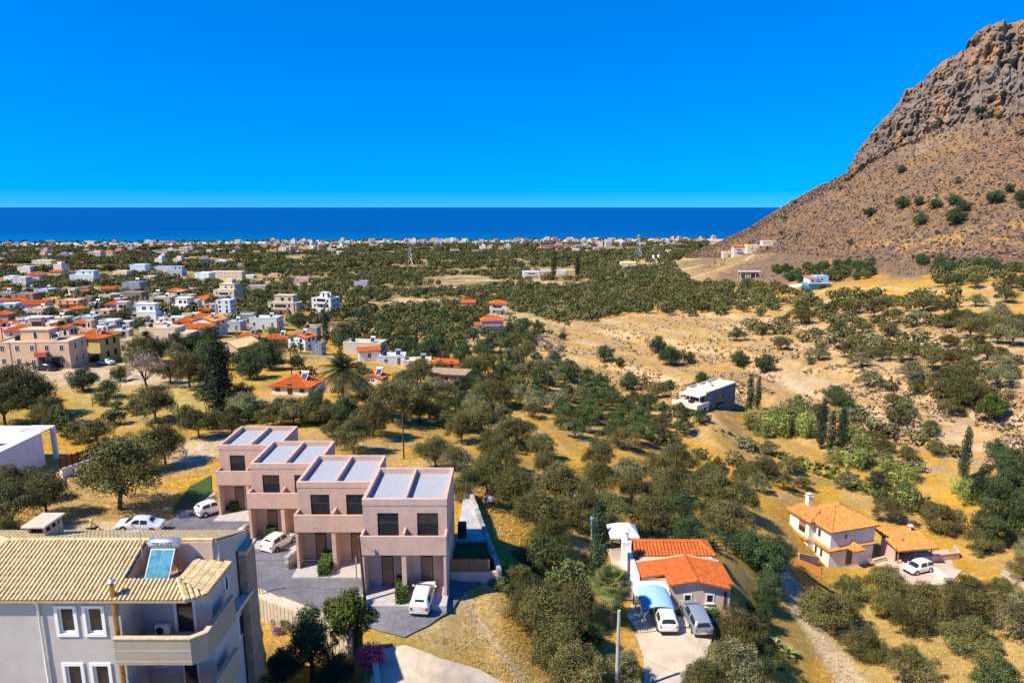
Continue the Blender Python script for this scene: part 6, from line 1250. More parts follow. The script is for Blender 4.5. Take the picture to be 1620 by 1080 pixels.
# ------------------------------------------------------------------ poles, cables, pylons
POLEW = pm('pole_wood', (.10, .062, .04), .3, 4, .9, .4, 20)
def pole(px, py, top, label, mat=POLEW, r=.13, arm=True, lean=0.0, name='utility_pole'):
    p = P(px, py); k = px_m(p); h = (py - top) / k * 1.05; e = empty(name, p, 0, label, 'pole', 'utility poles'); q = MB(); q.tube([(0, 0, -1), (lean, 0, h)], [r, r * .7], 8); q.build('shaft', mat, e)
    if arm:
        q = MB(); q.box(lean - .6, lean + .6, -.05, .05, h - .45, h - .33); a = q.build('crossarm', mat, e)
        for x in (-.5, 0, .5): q = MB(); q.lathe([(0, 0), (.05, 0), (.06, .08), (.03, .16), (0, .16)], (lean + x, 0, h - .33), 8); q.build('insulator', FRAME_W, a)
    LAND.append(('the ' + label.split(' pole')[0] + ' pole', px, (py + top) / 2)); return Vector((p.x + lean, p.y, p.z + h - .2))
def cable(a, b, sag, label, r=.013):
    mid = (a + b) / 2; e = []
    for i in range(13): t = i / 12; q = a.lerp(b, t); q.z -= sag * 4 * t * (1 - t); e.append(q - a)
    m = MB(); m.tube(e, r, 4); o = m.build('power_cable', pm('cable', (.10, .09, .08), .1, 1, .7), None, a); tag(o, label, 'cable', 'cables slung between poles')
A = pole(580, 965, 845, 'brown leaning pole in front of the nearest duplex', lean=-.35, arm=False); B = pole(639, 726, 655, 'thin brown pole behind the pink duplexes', arm=False); Cc = pole(975, 1100, 958, 'grey concrete pole at the bottom beside the drive', CONC, .17, False)
D_ = pole(462, 600, 553, 'dark pole behind the hip-roofed house', DARK); E_ = pole(1068, 755, 684, 'brown pole below the green house', arm=True); F_ = pole(1070, 690, 640, 'brown pole at the corner of the green house'); G_ = pole(1443, 815, 774, 'brown pole behind the ochre carport'); H_ = pole(10, 575, 520, 'dark pole before the apricot block', DARK)
I_ = pole(855, 625, 592, 'dark pole on the golden bank'); J_ = pole(867, 632, 588, 'second dark pole on the golden bank'); K_ = pole(720, 650, 610, 'thin pole below the ruin', arm=False)
for px, py, tp, l in ((412, 955, 897, 'left steel gate post at the edge of the cobbled yard'), (417, 957, 897, 'second steel gate post at the edge of the cobbled yard')): pole(px, py, tp, l, STEEL, .06, False, 0, 'gate_post')
gp2 = pole(566, 950, 878, 'right steel gate post beside the leaning pole', STEEL, .08, False, 0, 'gate_post'); gp1 = P(413, 955); cable(up(gp1, 4.0), gp2, .05, 'thin top wire between the two steel gate posts', .02)
cable(B, D_, 2.5, 'cable sagging between dark pole and pole behind the duplexes'); cable(A, up(P(470, 880), 4.2), .5, 'yellowish cable slung from leaning pole to the second duplex'); cable(F_, J_, 1.5, 'cable from green house pole to the golden bank'); cable(E_, F_, .6, 'cable between the two poles by the green house'); cable(E_, G_, 2.0, 'long cable over the vineyard strip to the carport pole')
cable(Cc, up(P(780, 905), 7), 2.0, 'long pale cable crossing the trees left of the concrete pole'); cable(G_, up(P(1640, 860), 5), 1.5, 'cable leaving the carport pole towards the pines')
def pylon(px, py, top, label):
    p = P(px, py); h = (py - top) / px_m(p); e = empty('lattice_pylon', p, .3, label, 'pylon', 'lattice pylons'); w = h * .12; q = MB(); r = h * .006
    lv = [0, .25, .45, .62, .76, .88, 1]
    for a, b in zip(lv[:-1], lv[1:]):
        wa, wb = w * (1 - a * .85), w * (1 - b * .85)
        for s in ((-1, -1), (1, -1), (1, 1), (-1, 1)):
            q.tube([(s[0] * wa, s[1] * wa, a * h), (s[0] * wb, s[1] * wb, b * h)], r, 4); q.tube([(s[0] * wa, s[1] * wa, a * h), (-s[1] * wb, s[0] * wb, b * h)], r * .7, 4)
    q.build('mast', STEEL, e); q = MB()
    for z in (.76, .88, .97): q.tube([(-w * 1.0, 0, z * h), (w * 1.0, 0, z * h)], r, 4)
    q.build('crossarm', STEEL, e); LAND.append(('the ' + label.split(' on ')[0].split(' right')[0], px, (py + top) / 2))
pylon(649, 422, 390, 'pale lattice pylon at the end of the dirt track'); pylon(1009, 412, 371, 'tall lattice mast right of the white sheds')
# ------------------------------------------------------------------ village on the left, scattered houses
def spur(px, py):
    a, b = P(px, py), mountain_pick(px, py); X, Y, D = project(*b); return b if math.hypot(X - px, Y - py) < 6 and b.y < a.y else a
APR = (.66, .47, .30); YEL = (.60, .46, .15); WHT = (.64, .62, .58); BEI = (.56, .47, .35); PEA = (.58, .40, .28); BLU = (.36, .42, .48); GRY = (.33, .33, .33); BRN = (.30, .20, .15); CRE = (.66, .57, .42); TEA = (.40, .50, .52); OCH = (.62, .38, .08)
H = house
H('apartment_block', 55, 583, 112, 42, APR, 'flat', 'apricot apartment block with red balcony at the left edge', 2, .06, .45, None, 'white', 5, ('room', 'heater', 'tank', 'red_balcony', 'pipes'))
H('village_house', 140, 573, 46, 37, YEL, 'hip', 'yellow house with orange hipped roof and brown framed window', 2, -.12, 1.0, 'o', 'brown', 1, ('heater', 'dark_ground'))
H('village_house', 196, 563, 36, 25, (.42, .33, .24), 'flat', 'brown flat house with white balustrade right of the yellow house', 1, -.2, .8, None, 'brown', 1)
H('village_house', 250, 541, 60, 22, BEI, 'flat', 'long pale flat-roofed house above the dark hedge trees', 1, -.1, .5, None, 'white', 3, ('heater', 'tank'))
H('village_house', 288, 543, 32, 17, CRE, 'flat', 'cream flat house right of the long pale house', 1, -.1, .7, None, 'white', 2)
H('barn', 362, 566, 44, 18, (.45, .37, .30), 'gabley', 'long barn with pale sheet gable roof', 1, -.5, 1.0, 'c', 'dark', 1)
H('village_house', 393, 545, 28, 12, WHT, 'hip', 'white house with orange hipped roof above the dark tree', 1, .1, .8, 'o', 'brown', 2, ('heater',))
H('village_house', 322, 528, 40, 20, WHT, 'gabley', 'white modern house with pitched pale yellow roof', 2, -.3, .8, 'y', 'white', 2, ('heater',))
H('village_house', 368, 523, 26, 14, BLU, 'flat', 'bluish white cube house beside the pitched modern house', 1, -.1, .8, None, 'white', 2, ('heater',)); H('village_house', 385, 512, 30, 14, GRY, 'flat', 'grey white flat house with dark tank behind the cube house', 1, .1, .8, None, 'white', 2, ('tank',))
H('village_house', 417, 522, 44, 19, (.55, .60, .58), 'flat', 'pale teal flat house with heaters near the yellow cabin', 1, -.05, .6, None, 'white', 3, ('heater', 'tank'))
H('village_house', 354, 496, 23, 21, (.55, .62, .70), 'flat', 'bluish white three storey block with small windows', 3, -.1, .8, None, 'dark', 2); H('unfinished_house', 334, 496, 18, 15, (.40, .37, .33), 'flat', 'open concrete frame left of the bluish white block', 2, 0, .8, None, 'dark', 2)
H('apartment_block', 355, 479, 34, 20, CRE, 'flat', 'stepped cream apartment house above the bluish block', 2, -.1, .8, None, 'white', 3, ('upper', 'upper2', 'balcony'))
H('village_house', 288, 485, 28, 17, BEI, 'flat', 'beige house with roof canopy pavilion', 2, 0, .8, None, 'dark', 2, ('pergola', 'tank')); H('village_house', 254, 491, 32, 20, (.50, .42, .32), 'flat', 'sand coloured two storey house with roof heater', 2, 0, .8, None, 'dark', 2, ('heater', 'balcony'))
H('village_house', 314, 485, 25, 11, BEI, 'gabley', 'beige house with orange gabled roof beside the stepped block', 1, -.3, .9, 'o', 'white', 2)
H('village_house', 227, 509, 40, 15, (.80, .80, .80), 'flat', 'bright white long house in the middle of the village', 1, .05, .5, None, 'white', 2, ('upper',)); H('village_house', 182, 492, 29, 10, BLU, 'hip', 'blue house with faded red tiled roof', 1, 0, .8, 'o', 'dark', 3)
H('village_house', 170, 521, 26, 14, WHT, 'flat', 'white cube house behind the yellow house', 1, 0, .8, None, 'dark', 1); H('village_house', 195, 520, 20, 11, WHT, 'flat', 'smaller white cube house beside it with dark tank', 1, 0, .8, None, 'dark', 1, ('tank',))
H('village_house', 136, 515, 28, 14, TEA, 'flat', 'teal walled house with yellow upper storey', 1, 0, .8, None, 'white', 2, ('heater',)); H('village_house', 161, 506, 26, 15, PEA, 'flat', 'peach flat house behind the white cubes', 2, 0, .8, None, 'dark', 2)
H('village_house', 85, 518, 38, 15, BEI, 'flat', 'beige flat house with heaters behind the apricot block', 1, 0, .6, None, 'dark', 3, ('heater', 'tank')); H('village_house', 112, 517, 18, 13, BLU, 'flat', 'small blue flat house behind the apricot block', 1, 0, .8, None, 'white', 1)
H('village_house', 47, 523, 42, 19, WHT, 'flat', 'white two storey house with tall dark balcony doors', 2, -.1, .7, None, 'dark', 3, ('balcony', 'aerial')); H('village_house', 30, 536, 42, 12, WHT, 'hip', 'white house with orange hipped roof behind the apricot block', 1, .1, .7, 'o', 'white', 2)
H('chapel', 4, 520, 22, 22, (.42, .30, .22), 'hip', 'brown chapel with dark red roof at the left border', 1, 0, .8, 'o', 'dark', 1)
H('village_house', 108, 488, 34, 13, PEA, 'flat', 'peach house with orange lean-to roof', 2, 0, .7, None, 'dark', 3, ('awning',)); H('village_house', 136, 485, 21, 15, BRN, 'flat', 'brown flat house with tank', 2, 0, .8, None, 'dark', 1, ('tank',))
H('village_house', 51, 491, 38, 9, WHT, 'gablex', 'low white house with red tiled gable roof', 1, .1, .7, 'o', 'white', 3); H('village_house', 36, 479, 34, 14, BRN, 'flat', 'dark brown flat house on the left', 2, 0, .7, None, 'dark', 2); H('village_house', 66, 472, 26, 14, (.40, .46, .52), 'flat', 'blue grey house with roof heater on the left', 2, -.2, .8, None, 'white', 2, ('heater',))
H('village_house', 32, 454, 20, 15, WHT, 'flat', 'white two storey house with dark windows among olives', 2, 0, .8, None, 'dark', 2); H('village_house', 52, 446, 22, 10, BLU, 'hip', 'bluish house with red hipped roof among olives', 1, 0, .8, 'o', 'white', 2); H('village_house', 15, 446, 17, 9, (.6, .66, .7), 'flat', 'pale blue flat house at the left border', 1, 0, .8, None, 'white', 2)
H('village_house', 88, 438, 18, 7, APR, 'gablex', 'apricot house with red gable roof among dark trees', 1, 0, .8, 'o', 'dark', 2); H('village_house', 130, 447, 38, 12, (.62, .66, .70), 'flat', 'long white house with several bays among olives', 1, 0, .5, None, 'dark', 4, ('upper',)); H('village_house', 38, 431, 20, 9, WHT, 'flat', 'white cube house on the far left plain', 1, 0, .8, None, 'dark', 2)
H('apartment_block', 66, 421, 30, 9, CRE, 'flat', 'long cream block on the far left plain', 2, 0, .5, None, 'dark', 5); H('village_house', 131, 461, 18, 7, BRN, 'flat', 'small brown flat house above the village', 1, 0, .8, 'o', 'dark', 2); H('apartment_block', 208, 461, 28, 14, (.24, .29, .36), 'flat', 'dark blue grey block above the village', 2, 0, .7, None, 'white', 3, ('heater',)); H('village_house', 205, 475, 38, 12, (.26, .20, .18), 'flat', 'wide dark brown flat house', 1, 0, .6, 'o', 'dark', 3)
H('village_house', 236, 447, 16, 10, CRE, 'flat', 'cream cube house among the olives', 2, 0, .8, None, 'dark', 2); H('village_house', 190, 438, 22, 9, CRE, 'flat', 'cream flat house with dark shade opening', 1, 0, .7, None, 'dark', 2); H('apartment_block', 218, 430, 24, 11, (.55, .66, .74), 'flat', 'pale blue two storey block on the plain', 2, 0, .7, None, 'white', 3); H('village_house', 257, 429, 28, 7, (.42, .48, .58), 'flat', 'long blue grey house on the plain', 1, 0, .5, None, 'white', 4); H('village_house', 276, 436, 24, 9, (.45, .47, .52), 'flat', 'grey house with stepped roof on the plain', 1, 0, .7, None, 'dark', 3, ('upper',))
H('apartment_block', 320, 444, 24, 12, (.62, .68, .72), 'flat', 'white end block of the long cream terrace', 2, -.2, .7, None, 'dark', 2); H('apartment_block', 357, 441, 52, 11, CRE, 'flat', 'long cream terrace of apartments on the plain', 2, 0, .3, None, 'dark', 9); H('village_house', 350, 420, 16, 8, (.65, .62, .68), 'flat', 'pale cube house far out on the plain', 2, 0, .8, None, 'dark', 2)
H('village_house', 178, 446, 18, 6, (.44, .36, .28), 'flat', 'low tan house among olives', 1, 0, .7, 'o', 'dark', 2); H('village_house', 222, 487, 20, 9, (.5, .44, .38), 'flat', 'low taupe house right of the blue house', 1, 0, .8, None, 'white', 2); H('village_house', 245, 521, 30, 10, (.58, .50, .42), 'flat', 'low beige house with roof clutter', 1, 0, .8, None, 'dark', 2, ('tank', 'heater')); H('village_house', 275, 512, 30, 10, WHT, 'flat', 'low white house below the sand coloured house', 1, .1, .6, None, 'dark', 3, ('tank',))
H('village_house', 300, 505, 24, 9, CRE, 'flat', 'low cream house left of the concrete frame', 1, 0, .7, None, 'dark', 2); H('village_house', 12, 497, 26, 16, (.62, .66, .72), 'flat', 'white house with slanted blue roofs at the left border', 2, .2, .8, None, 'dark', 2); H('village_house', 90, 503, 30, 10, (.50, .38, .27), 'flat', 'dull apricot flat house behind the beige house', 1, 0, .7, 'o', 'dark', 2); H('village_house', 80, 480, 24, 8, OCH, 'flat', 'low ochre yellow house among dark trees', 1, 0, .7, None, 'dark', 2)
H('apartment_block', 445, 499, 42, 20, BEI, 'flat', 'stepped beige apartment house with round tower', 2, -.1, .6, None, 'dark', 3, ('upper', 'drum', 'balcony')); H('apartment_block', 509, 496, 36, 24, WHT, 'flat', 'white three storey block with dark front', 3, -.35, .7, None, 'dark', 3, ('balcony', 'heater', 'room')); H('cabin', 477, 512, 22, 13, OCH, 'gablex', 'bright yellow cabin below the white block', 2, -.1, .8, 'y', 'dark', 2)
H('village_house', 491, 535, 22, 16, (.26, .28, .30), 'flat', 'dark grey cube house', 1, -.1, .8, None, 'white', 1, ('tank',)); H('village_house', 436, 548, 40, 12, WHT, 'hip', 'white house with orange roof and roof heater', 1, -.1, .6, 'o', 'brown', 3, ('heater', 'awning')); H('village_house', 470, 554, 34, 20, (.58, .66, .74), 'gabley', 'pale blue gabled house with orange roof slope', 2, -.4, .8, 'o', 'dark', 2, ('heater',)); H('village_house', 502, 561, 16, 18, (.17, .21, .26), 'flat', 'dark blue grey house behind the date palm', 2, -.2, .9, None, 'white', 1)
H('village_house', 573, 562, 62, 20, (.50, .47, .38), 'flat', 'large bare beige grey house with flat roof', 1, -.15, .5, None, 'white', 1, ('heater', 'tank', 'aerial')); H('village_house', 585, 572, 32, 17, (.80, .79, .77), 'gablex', 'small white house with orange shed roof', 1, .3, .7, 'o', 'white', 1); H('village_house', 621, 578, 40, 15, (.55, .62, .68), 'flat', 'white and blue flat house with black tank', 1, .1, .7, None, 'white', 2, ('tank', 'heater')); H('village_house', 660, 584, 44, 14, CRE, 'flat', 'cream flat house with tall grey chimney block', 1, .1, .6, None, 'white', 2, ('heater',)); H('village_house', 705, 584, 38, 9, APR, 'hip', 'low house with wide orange roof above the ruin', 1, .1, .6, 'o', 'dark', 2, ('aerial',))
H('village_house', 600, 553, 20, 10, APR, 'gablex', 'small apricot shed with orange roof behind the bare house', 1, 0, .8, 'o', 'dark', 1)
H('village_house', 459, 624, 62, 12, WHT, 'hip', 'white house with large orange hipped roof and solar heater', 1, -.18, .95, 'o', 'brown', 3, ('heater', 'aerial')); H('village_house', 590, 608, 30, 11, CRE, 'gabley', 'cream house with half orange roof and roof heater', 1, -.3, .8, 'o', 'white', 1, ('heater', 'tank'))
H('shed', 741, 488, 22, 9, (.5, .42, .40), 'gablex', 'small stone hut with red roof among the olives', 1, 0, .8, 'o', 'dark', 1); H('apartment_block', 788, 498, 27, 17, (.66, .60, .54), 'hip', 'three storey pink white house with orange hipped roof', 2, 0, .8, 'o', 'dark', 2, ('balcony',)); H('village_house', 779, 523, 34, 15, (.20, .40, .72), 'hip', 'blue painted house with orange roof below the tall house', 1, .1, .7, 'o', 'white', 1, ('awning',)); H('village_house', 760, 522, 18, 8, WHT, 'gablex', 'white annexe with orange roof left of the blue house', 1, 0, .8, 'o', 'dark', 1)
H('apartment_block', 571, 457, 21, 12, (.36, .36, .44), 'flat', 'lone grey three storey block in the olive plain', 3, 0, .7, None, 'white', 4, ('tank',)); H('village_house', 477, 447, 22, 7, (.52, .36, .34), 'flat', 'low pink house in the olive plain', 1, 0, .6, None, 'dark', 2); H('shed', 405, 457, 30, 5, (.42, .38, .34), 'flat', 'low grey sheds in the olive plain', 1, 0, .5, None, 'dark', 3); H('shed', 432, 438, 14, 5, PEA, 'flat', 'tiny peach shed in the olive plain', 1); H('shed', 757, 470, 10, 6, PEA, 'flat', 'tiny peach hut above the red-roofed hut', 1); H('shed', 392, 440, 18, 4, WHT, 'flat', 'low white shed left of the peach shed', 1)
H('warehouse', 841, 441, 26, 11, WHT, 'flat', 'white two storey house left of the dark cypress', 2, .1, .7, None, 'dark', 3, ('balcony',)); H('warehouse', 864, 435, 18, 7, WHT, 'flat', 'low white shed right of the white house', 1, 0, .6, None, 'dark', 3); H('warehouse', 888, 434, 14, 6, (.6, .64, .68), 'flat', 'second low white shed near the grey lane', 1, 0, .6, None, 'dark', 2); H('warehouse', 994, 423, 24, 6, (.75, .74, .72), 'gablex', 'long white roofed shed right of the orange hut', 1, 0, .5, 'c', 'dark', 2); H('village_house', 974, 411, 10, 5, APR, 'hip', 'small orange-roofed hut in the grove', 1, 0, .8, 'o', 'dark', 1); H('village_house', 1058, 404, 9, 8, CRE, 'flat', 'small cream tower house above the quarry', 2, 0, .8, None, 'dark', 1); H('village_house', 912, 420, 14, 3, WHT, 'flat', 'flat white canopy near the grey lane', 1)
H('village_house', 1169, 405, 17, 14, (.60, .57, .54), 'hip', 'grey white house with orange roof on the spur', 2, 0, .8, 'o', 'dark', 2, ('balcony',), base=spur(1169, 405)); H('village_house', 1150, 407, 13, 9, CRE, 'flat', 'cream wing left of the spur house', 1, 0, .8, None, 'dark', 1, base=spur(1150, 407)); H('village_house', 1195, 399, 26, 11, CRE, 'flat', 'beige flat villa on the spur with solar panels', 1, 0, .6, None, 'dark', 2, ('heater',), base=spur(1195, 399)); H('village_house', 1224, 386, 34, 5, CRE, 'flat', 'long low beige house highest on the spur', 1, 0, .4, None, 'dark', 5, base=spur(1224, 386))
VR = random.Random(44); VC = [(WHT, 'white'), (CRE, 'cream'), (BEI, 'beige'), (PEA, 'peach'), ((.42, .37, .32), 'taupe'), (BLU, 'pale blue'), (GRY, 'grey')]; seen = [(L[1], L[2]) for L in LAND]; vk = 0
for tr in range(900):
    if vk >= 58: break
    px, py = VR.uniform(2, 345), VR.uniform(466, 536); w_ = VR.uniform(20, 34) * (.55 + (py - 440) / 160)
    if px > 300 and py < 480 or any(abs(px - a) < (w_ * .5 + 11) and abs(py - 5 - b) < 7.5 for a, b in seen): continue
    seen.append((px, py - 5)); c, cn_ = VR.choice(VC); rt = VR.choice(('flat',) * 7 + ('hip', 'gablex')); ex = VR.choice((('heater',), ('tank',), ('heater', 'tank'), ('upper',), ('room',), ('aerial', 'heater'))) if rt == 'flat' else ()
    near = min((L for L in LAND if L[2] > 440 and not L[0].startswith('the village')), key=lambda L: abs(L[1] - px) + abs(L[2] - py)); keep = len(LAND)
    H('village_house', px, py, w_, VR.uniform(9, 15) * (.6 + (py - 440) / 180), tuple(k * VR.uniform(.9, 1.08) for k in c), rt, f"{cn_} {'flat-roofed' if rt == 'flat' else 'orange-roofed'} village house {'left' if px < near[1] else 'right'} of {near[0]}", VR.choice((1, 2)), VR.uniform(-.4, .4), VR.uniform(.6, .95), None, VR.choice(('white', 'dark', 'brown')), 2, ex, 'village houses'); del LAND[keep:]; vk += 1
# concrete frame, blue house, green house
def frame_house(px, py, wpx, hpx, label):
    p = P(px, py); k = px_m(p); w, h = wpx / k, hpx / k; e = empty('unfinished_house', p, 0, label, 'building'); EXCL.append((p.x, p.y + 4, w * .6)); LAND.append((name_phrase(label), px, py - hpx / 2))
    for i in range(5):
        for y in (0, 5): m = MB(); x = -w / 2 + w * i / 4; m.box(x - .2, x + .2, y - .2, y + .2, -2, h * .85); m.build('pillar', PALE, e)
    m = MB(); m.box(-w / 2 - .5, w / 2 + .5, -.6, 5.6, h * .85, h); m.build('roof', PALE, e); m = MB(); m.box(-w * .2, -w * .05, .1, .3, -2, h * .85); m.box(-w / 2, w / 2, 5.1, 5.3, -2, h * .85); m.build('wall', CONC, e)
frame_house(1187, 441, 32, 12, 'bare concrete frame house on the scrub slope')
e, w, dd, h = H('village_house', 1296, 458, 36, 10, (.09, .33, .48), 'flat', 'blue house with paler blue upper storey on the slope', 1, .12, .6, None, 'white', 1, ('samecap',))
m = MB(); m.box(-w * .1, w * .46, dd * .2, dd * .95, h - .3, h + 3.6); m.build('upper_storey', wallmat((.30, .52, .64)), e); m = MB(); m.box(-w * .46, -w * .12, dd * .1, dd * .9, h - .3, h + 2.4); m.build('white_wing', wallmat((.70, .74, .74)), e); m = MB(); m.add([(-w * .5, 0, h + 2.45), (-w * .02, 0, h + 2.45), (-w * .02, dd, h + 3.4), (-w * .5, dd, h + 3.4), (-w * .5, 0, h + 2.3), (-w * .02, 0, h + 2.3), (-w * .02, dd, h + 3.25), (-w * .5, dd, h + 3.25)], [(0, 1, 2, 3), (4, 7, 6, 5), (0, 4, 5, 1), (1, 5, 6, 2), (2, 6, 7, 3), (3, 7, 4, 0)]); m.build('pink_roof', pm('faded_red', (.50, .17, .12), .2, 1, .8), e); m = MB(); m.box(w * .0, w * .3, -.05, .1, .2, 2.4); m.build('door', GLASS, e)
window(e, w * .15, dd * .2, h + 1.0, 1.6, 1.4); window(e, -w * .3, dd * .1, h + .3, 1.2, 1.4); m = MB(); m.box(-w * .55, w * .55, -1.0, 0, h - .15, h + .05); m.build('balcony', FRAME_W, e)
wl_ = wall_line('garden_wall', [(1232,457),(1250,455),(1268,453)], 1.6, .4, FRAME_W, 'white garden wall left of the blue house')
gp_ = P(1116, 650); gh = empty('modern_villa', gp_, math.radians(44), 'grey-green flat-roofed modern villa with terrace', 'house'); EXCL.append((gp_.x + 3, gp_.y + 8, 10)); LAND.append(('the grey-green villa', 1130, 628))
GG = wallmat((.185, .21, .185)); PG = wallmat((.64, .60, .48)); mm_ = 1.0
m = MB(); m.box(0, 13.5, 0, 5.0, -3, 4.1); m.build('wall', GG, gh)
m = MB(); m.box(-.06, 13.56, -.05, .15, 4.1, 4.4); m.box(-.06, 13.56, 4.9, 5.06, 4.1, 4.7); m.box(-.06, .15, .15, 4.9, 3.3, 4.7); m.box(13.35, 13.56, .15, 4.9, 4.1, 4.4); m.box(4, 4.2, .15, 4.9, 4.1, 4.8); m.box(8, 8.2, .15, 4.9, 4.1, 4.6); m.build('roof_parapet', PG, gh); m = MB(); m.box(.15, 13.35, .15, 4.9, 4.1, 4.16); m.build('roof', wallmat((.62, .54, .46)), gh)
m = MB(); m.box(-2.6, 0, .1, 5.4, 3.55, 3.85); m.build('canopy', PG, gh); m = MB(); m.box(-5.2, -.05, -.9, 5.6, 1.45, 2.15); m.box(-5.2, -5.0, -.9, 5.6, 2.15, 2.7); m.box(-5.0, -.4, -.9, -.7, 2.15, 2.45); m.build('terrace', PG, gh)
m = MB()
for x, y in ((-2.5, .2), (-2.5, 2.7), (-2.5, 5.2)): m.tube([(x, y, 2.1), (x, y, 3.6)], .06, 5)
m.build('canopy_post', FRAME_W, gh); m = MB(); m.box(-3.6, -2.2, 1.6, 2.4, 2.2, 2.75); m.build('garden_table', BLACKP, gh)
m = MB()
for x, y in ((-5.15, -.85), (-2.9, -.85), (-.75, -.85), (-5.15, 2.4), (-5.15, 5.1)): m.box(x, x + .6, y, y + .45, -3.5, 1.45)
m.build('pillar', PG, gh); m = MB(); m.box(-4.5, -.3, 1.5, 1.6, -3, 1.45); m.build('dark_opening', BLACKP, gh); m = MB(); m.box(-.05, 0, .5, 4.6, 2.15, 3.55); m.build('glass_front', GLASS, gh)
window(gh, 1.6, 0, 1.3, 1.0, 1.6, 0, FRAME_W, 0); window(gh, 1.6, 0, -2.4, .8, 2.2, 0, FRAME_W, 0, False, 'door'); window(gh, 11.4, 0, 1.6, .8, 1.3, 0, FRAME_W, 0); m = MB(); m.box(4.6, 7.8, -.05, .02, .4, 2.4); m.build('veranda', GLASS, gh); m = MB(); m.box(4.4, 8.0, -.8, 0, .1, .5); m.build('balcony', GG, gh); heater(gh, (6, 2.4, 4.15), .5, 'solar_heater', .8)
# ruins
rp = P(703, 612); ru = empty('ruined_house', rp, -.2, 'roofless earthen ruin with flat sheet roof left standing', 'ruin'); RU = pm('earth_wall', (.50, .38, .23), .2, 1.2, .95, .7, 4); EXCL.append((rp.x, rp.y + 3, 6)); LAND.append(('the earthen ruin', 708, 595))
m = MB(); m.box(-4.5, 4.2, 2, 7, -2, 2.6); m.build('wall', RU, ru); m = MB(); m.box(-5, 4.8, 1.4, 7.6, 2.6, 2.8); m.build('roof', pm('rust_sheet', (.36, .24, .15), .3, 1, .9), ru)
m = MB(); m.prism([(-1, -1.6), (1.2, -2.2), (1.3, -1.8), (-.9, -1.2)], -2, [1.5, 2.2, 2.2, 1.5]); m.prism([(1.2, -2.2), (3.9, -1.6), (3.9, -1.2), (1.2, -1.8)], -2, [2.0, 1.3, 1.3, 2.0]); m.build('broken_wall', RU, ru)
for x in (-3, -.5): m = MB(); m.box(x, x + .8, 1.96, 2.02, .9, 1.8); m.build('window_opening', BLACKP, ru)
rp = P(786, 604); ru = empty('ruined_wall', rp, 0, 'broken pale stone walls of a ruin beside small cypresses', 'ruin')
for a, b, c in (((-2.4, 0), (-1.0, 0), (3.0, 1.6)), ((-.9, .1), (1.2, .3), (1.3, 2.6)), ((1.3, .3), (2.2, 1.6), (3.4, 2.4))):
    m = MB(); m.prism([a, b, (b[0], b[1] + .5), (a[0], a[1] + .5)], -1, [c[0], c[1], c[1], c[0]]); m.build('broken_wall', RU, ru)
LAND.append(('the broken stone ruin', 786, 592))
# white silos near the quarry
for i, (px, hh) in enumerate(((1034, 8), (1042, 9))):
    p = P(px, 412); k = px_m(p); e = empty('silo', p, 0, ('left' if i == 0 else 'taller') + ' of two grey silos above the quarry', 'silo'); m = MB(); m.lathe([(0, hh / k * 1.1), (2.2, hh / k), (2.2, -3)], n=14); m.build('tank', STEEL, e)

# ------------------------------------------------------------------ the seaside town: one small house after another
r = random.Random(21)
TOWNP = [wallmat(c) for c in ((.60, .58, .55), (.54, .47, .39), (.46, .48, .52), (.52, .40, .32), (.40, .34, .28))]; ROOFT = [TILE_OR, wallmat((.55, .33, .22)), wallmat((.60, .57, .52))]
proto = []
for wi in range(5):
    for rt in range(3):
        m = MB(); w, d, h = r.uniform(10, 17), r.uniform(8, 11), r.choice((4.5, 7, 7, 9.5)); m.box(-w / 2, w / 2, 0, d, -6, h, 0)
        if rt == 0:
            F, R_ = hip_faces(-w / 2 - .4, w / 2 + .4, -.4, d + .4, h, 2.0)
            for f in F: m.add(f, [tuple(range(len(f)))], 1)
        else:
            m.box(-w / 2 - .1, w / 2 + .1, -.1, d + .1, h, h + .4, 1)
            if rt == 1: m.box(-w * .2, w * .3, d * .3, d * .9, h + .4, h + 3.2, 0)
        for f in range(int(h / 3)):
            for i in range(int(w / 3)): x = -w / 2 + 1.5 + i * 3; m.box(x - .6, x + .6, -.06, .02, f * 3 + .9, f * 3 + 2.3, 2); 
            m.box(-w / 2 - .06, -w / 2 + .02, d * .4, d * .6, f * 3 + .9, f * 3 + 2.3, 2)
        proto.append((m.mesh('seaside_house', [TOWNP[wi], ROOFT[rt], GLASS]), rt, wi))
lab = {0: 'orange-roofed shore house', 1: 'shore house with rooftop room', 2: 'plain flat shore house'}
wn_ = ['white ', 'cream ', 'grey ', 'peach ', 'taupe ']
n = 0; SEA = []
def coast_y(px): return 385.5 - px / 1100 * 7.5
tries = 0; placed = []
while n < 298 and tries < 9000:
    tries += 1; px = r.uniform(-15, 1150); cyy = coast_y(px); t = r.random() ** 1.7; span = 26 if px < 420 else 20 if px < 960 else 14
    py = cyy + 1.2 + t * span
    if px < 420 and r.random() < .2: py = r.uniform(398, 432)
    if px > 960 and r.random() < .45: continue
    if px > 560 and px < 700 and py > 396: continue
    q = pick(px, py)[0]
    if np.isnan(q[0]) or any(math.hypot(q[0] - a, q[1] - b) < 14 for a, b in placed): continue
    placed.append((q[0], q[1])); me, rt, wi = proto[r.choice([0, 1, 2, 3, 4, 5, 1, 2, 1, 2, 6, 7, 8, 9, 10, 11, 12, 13, 14])] if True else None
    o = inst('seaside_house', me, None, (q[0], q[1], q[2]), r.uniform(-.5, .5), r.uniform(.75, 1.3)); tag(o, None, 'house', 'houses of the seaside town'); SEA.append((o, wn_[wi] + lab[rt], px, py)); EXCL.append((q[0], q[1] + 4, 9)); n += 1
    kk = math.hypot(q[0], q[1]); EXCL.append((q[0] * (1 - 18 / kk), q[1] * (1 - 18 / kk), 9)); EXCL.append((q[0] * (1 - 36 / kk), q[1] * (1 - 36 / kk), 8))
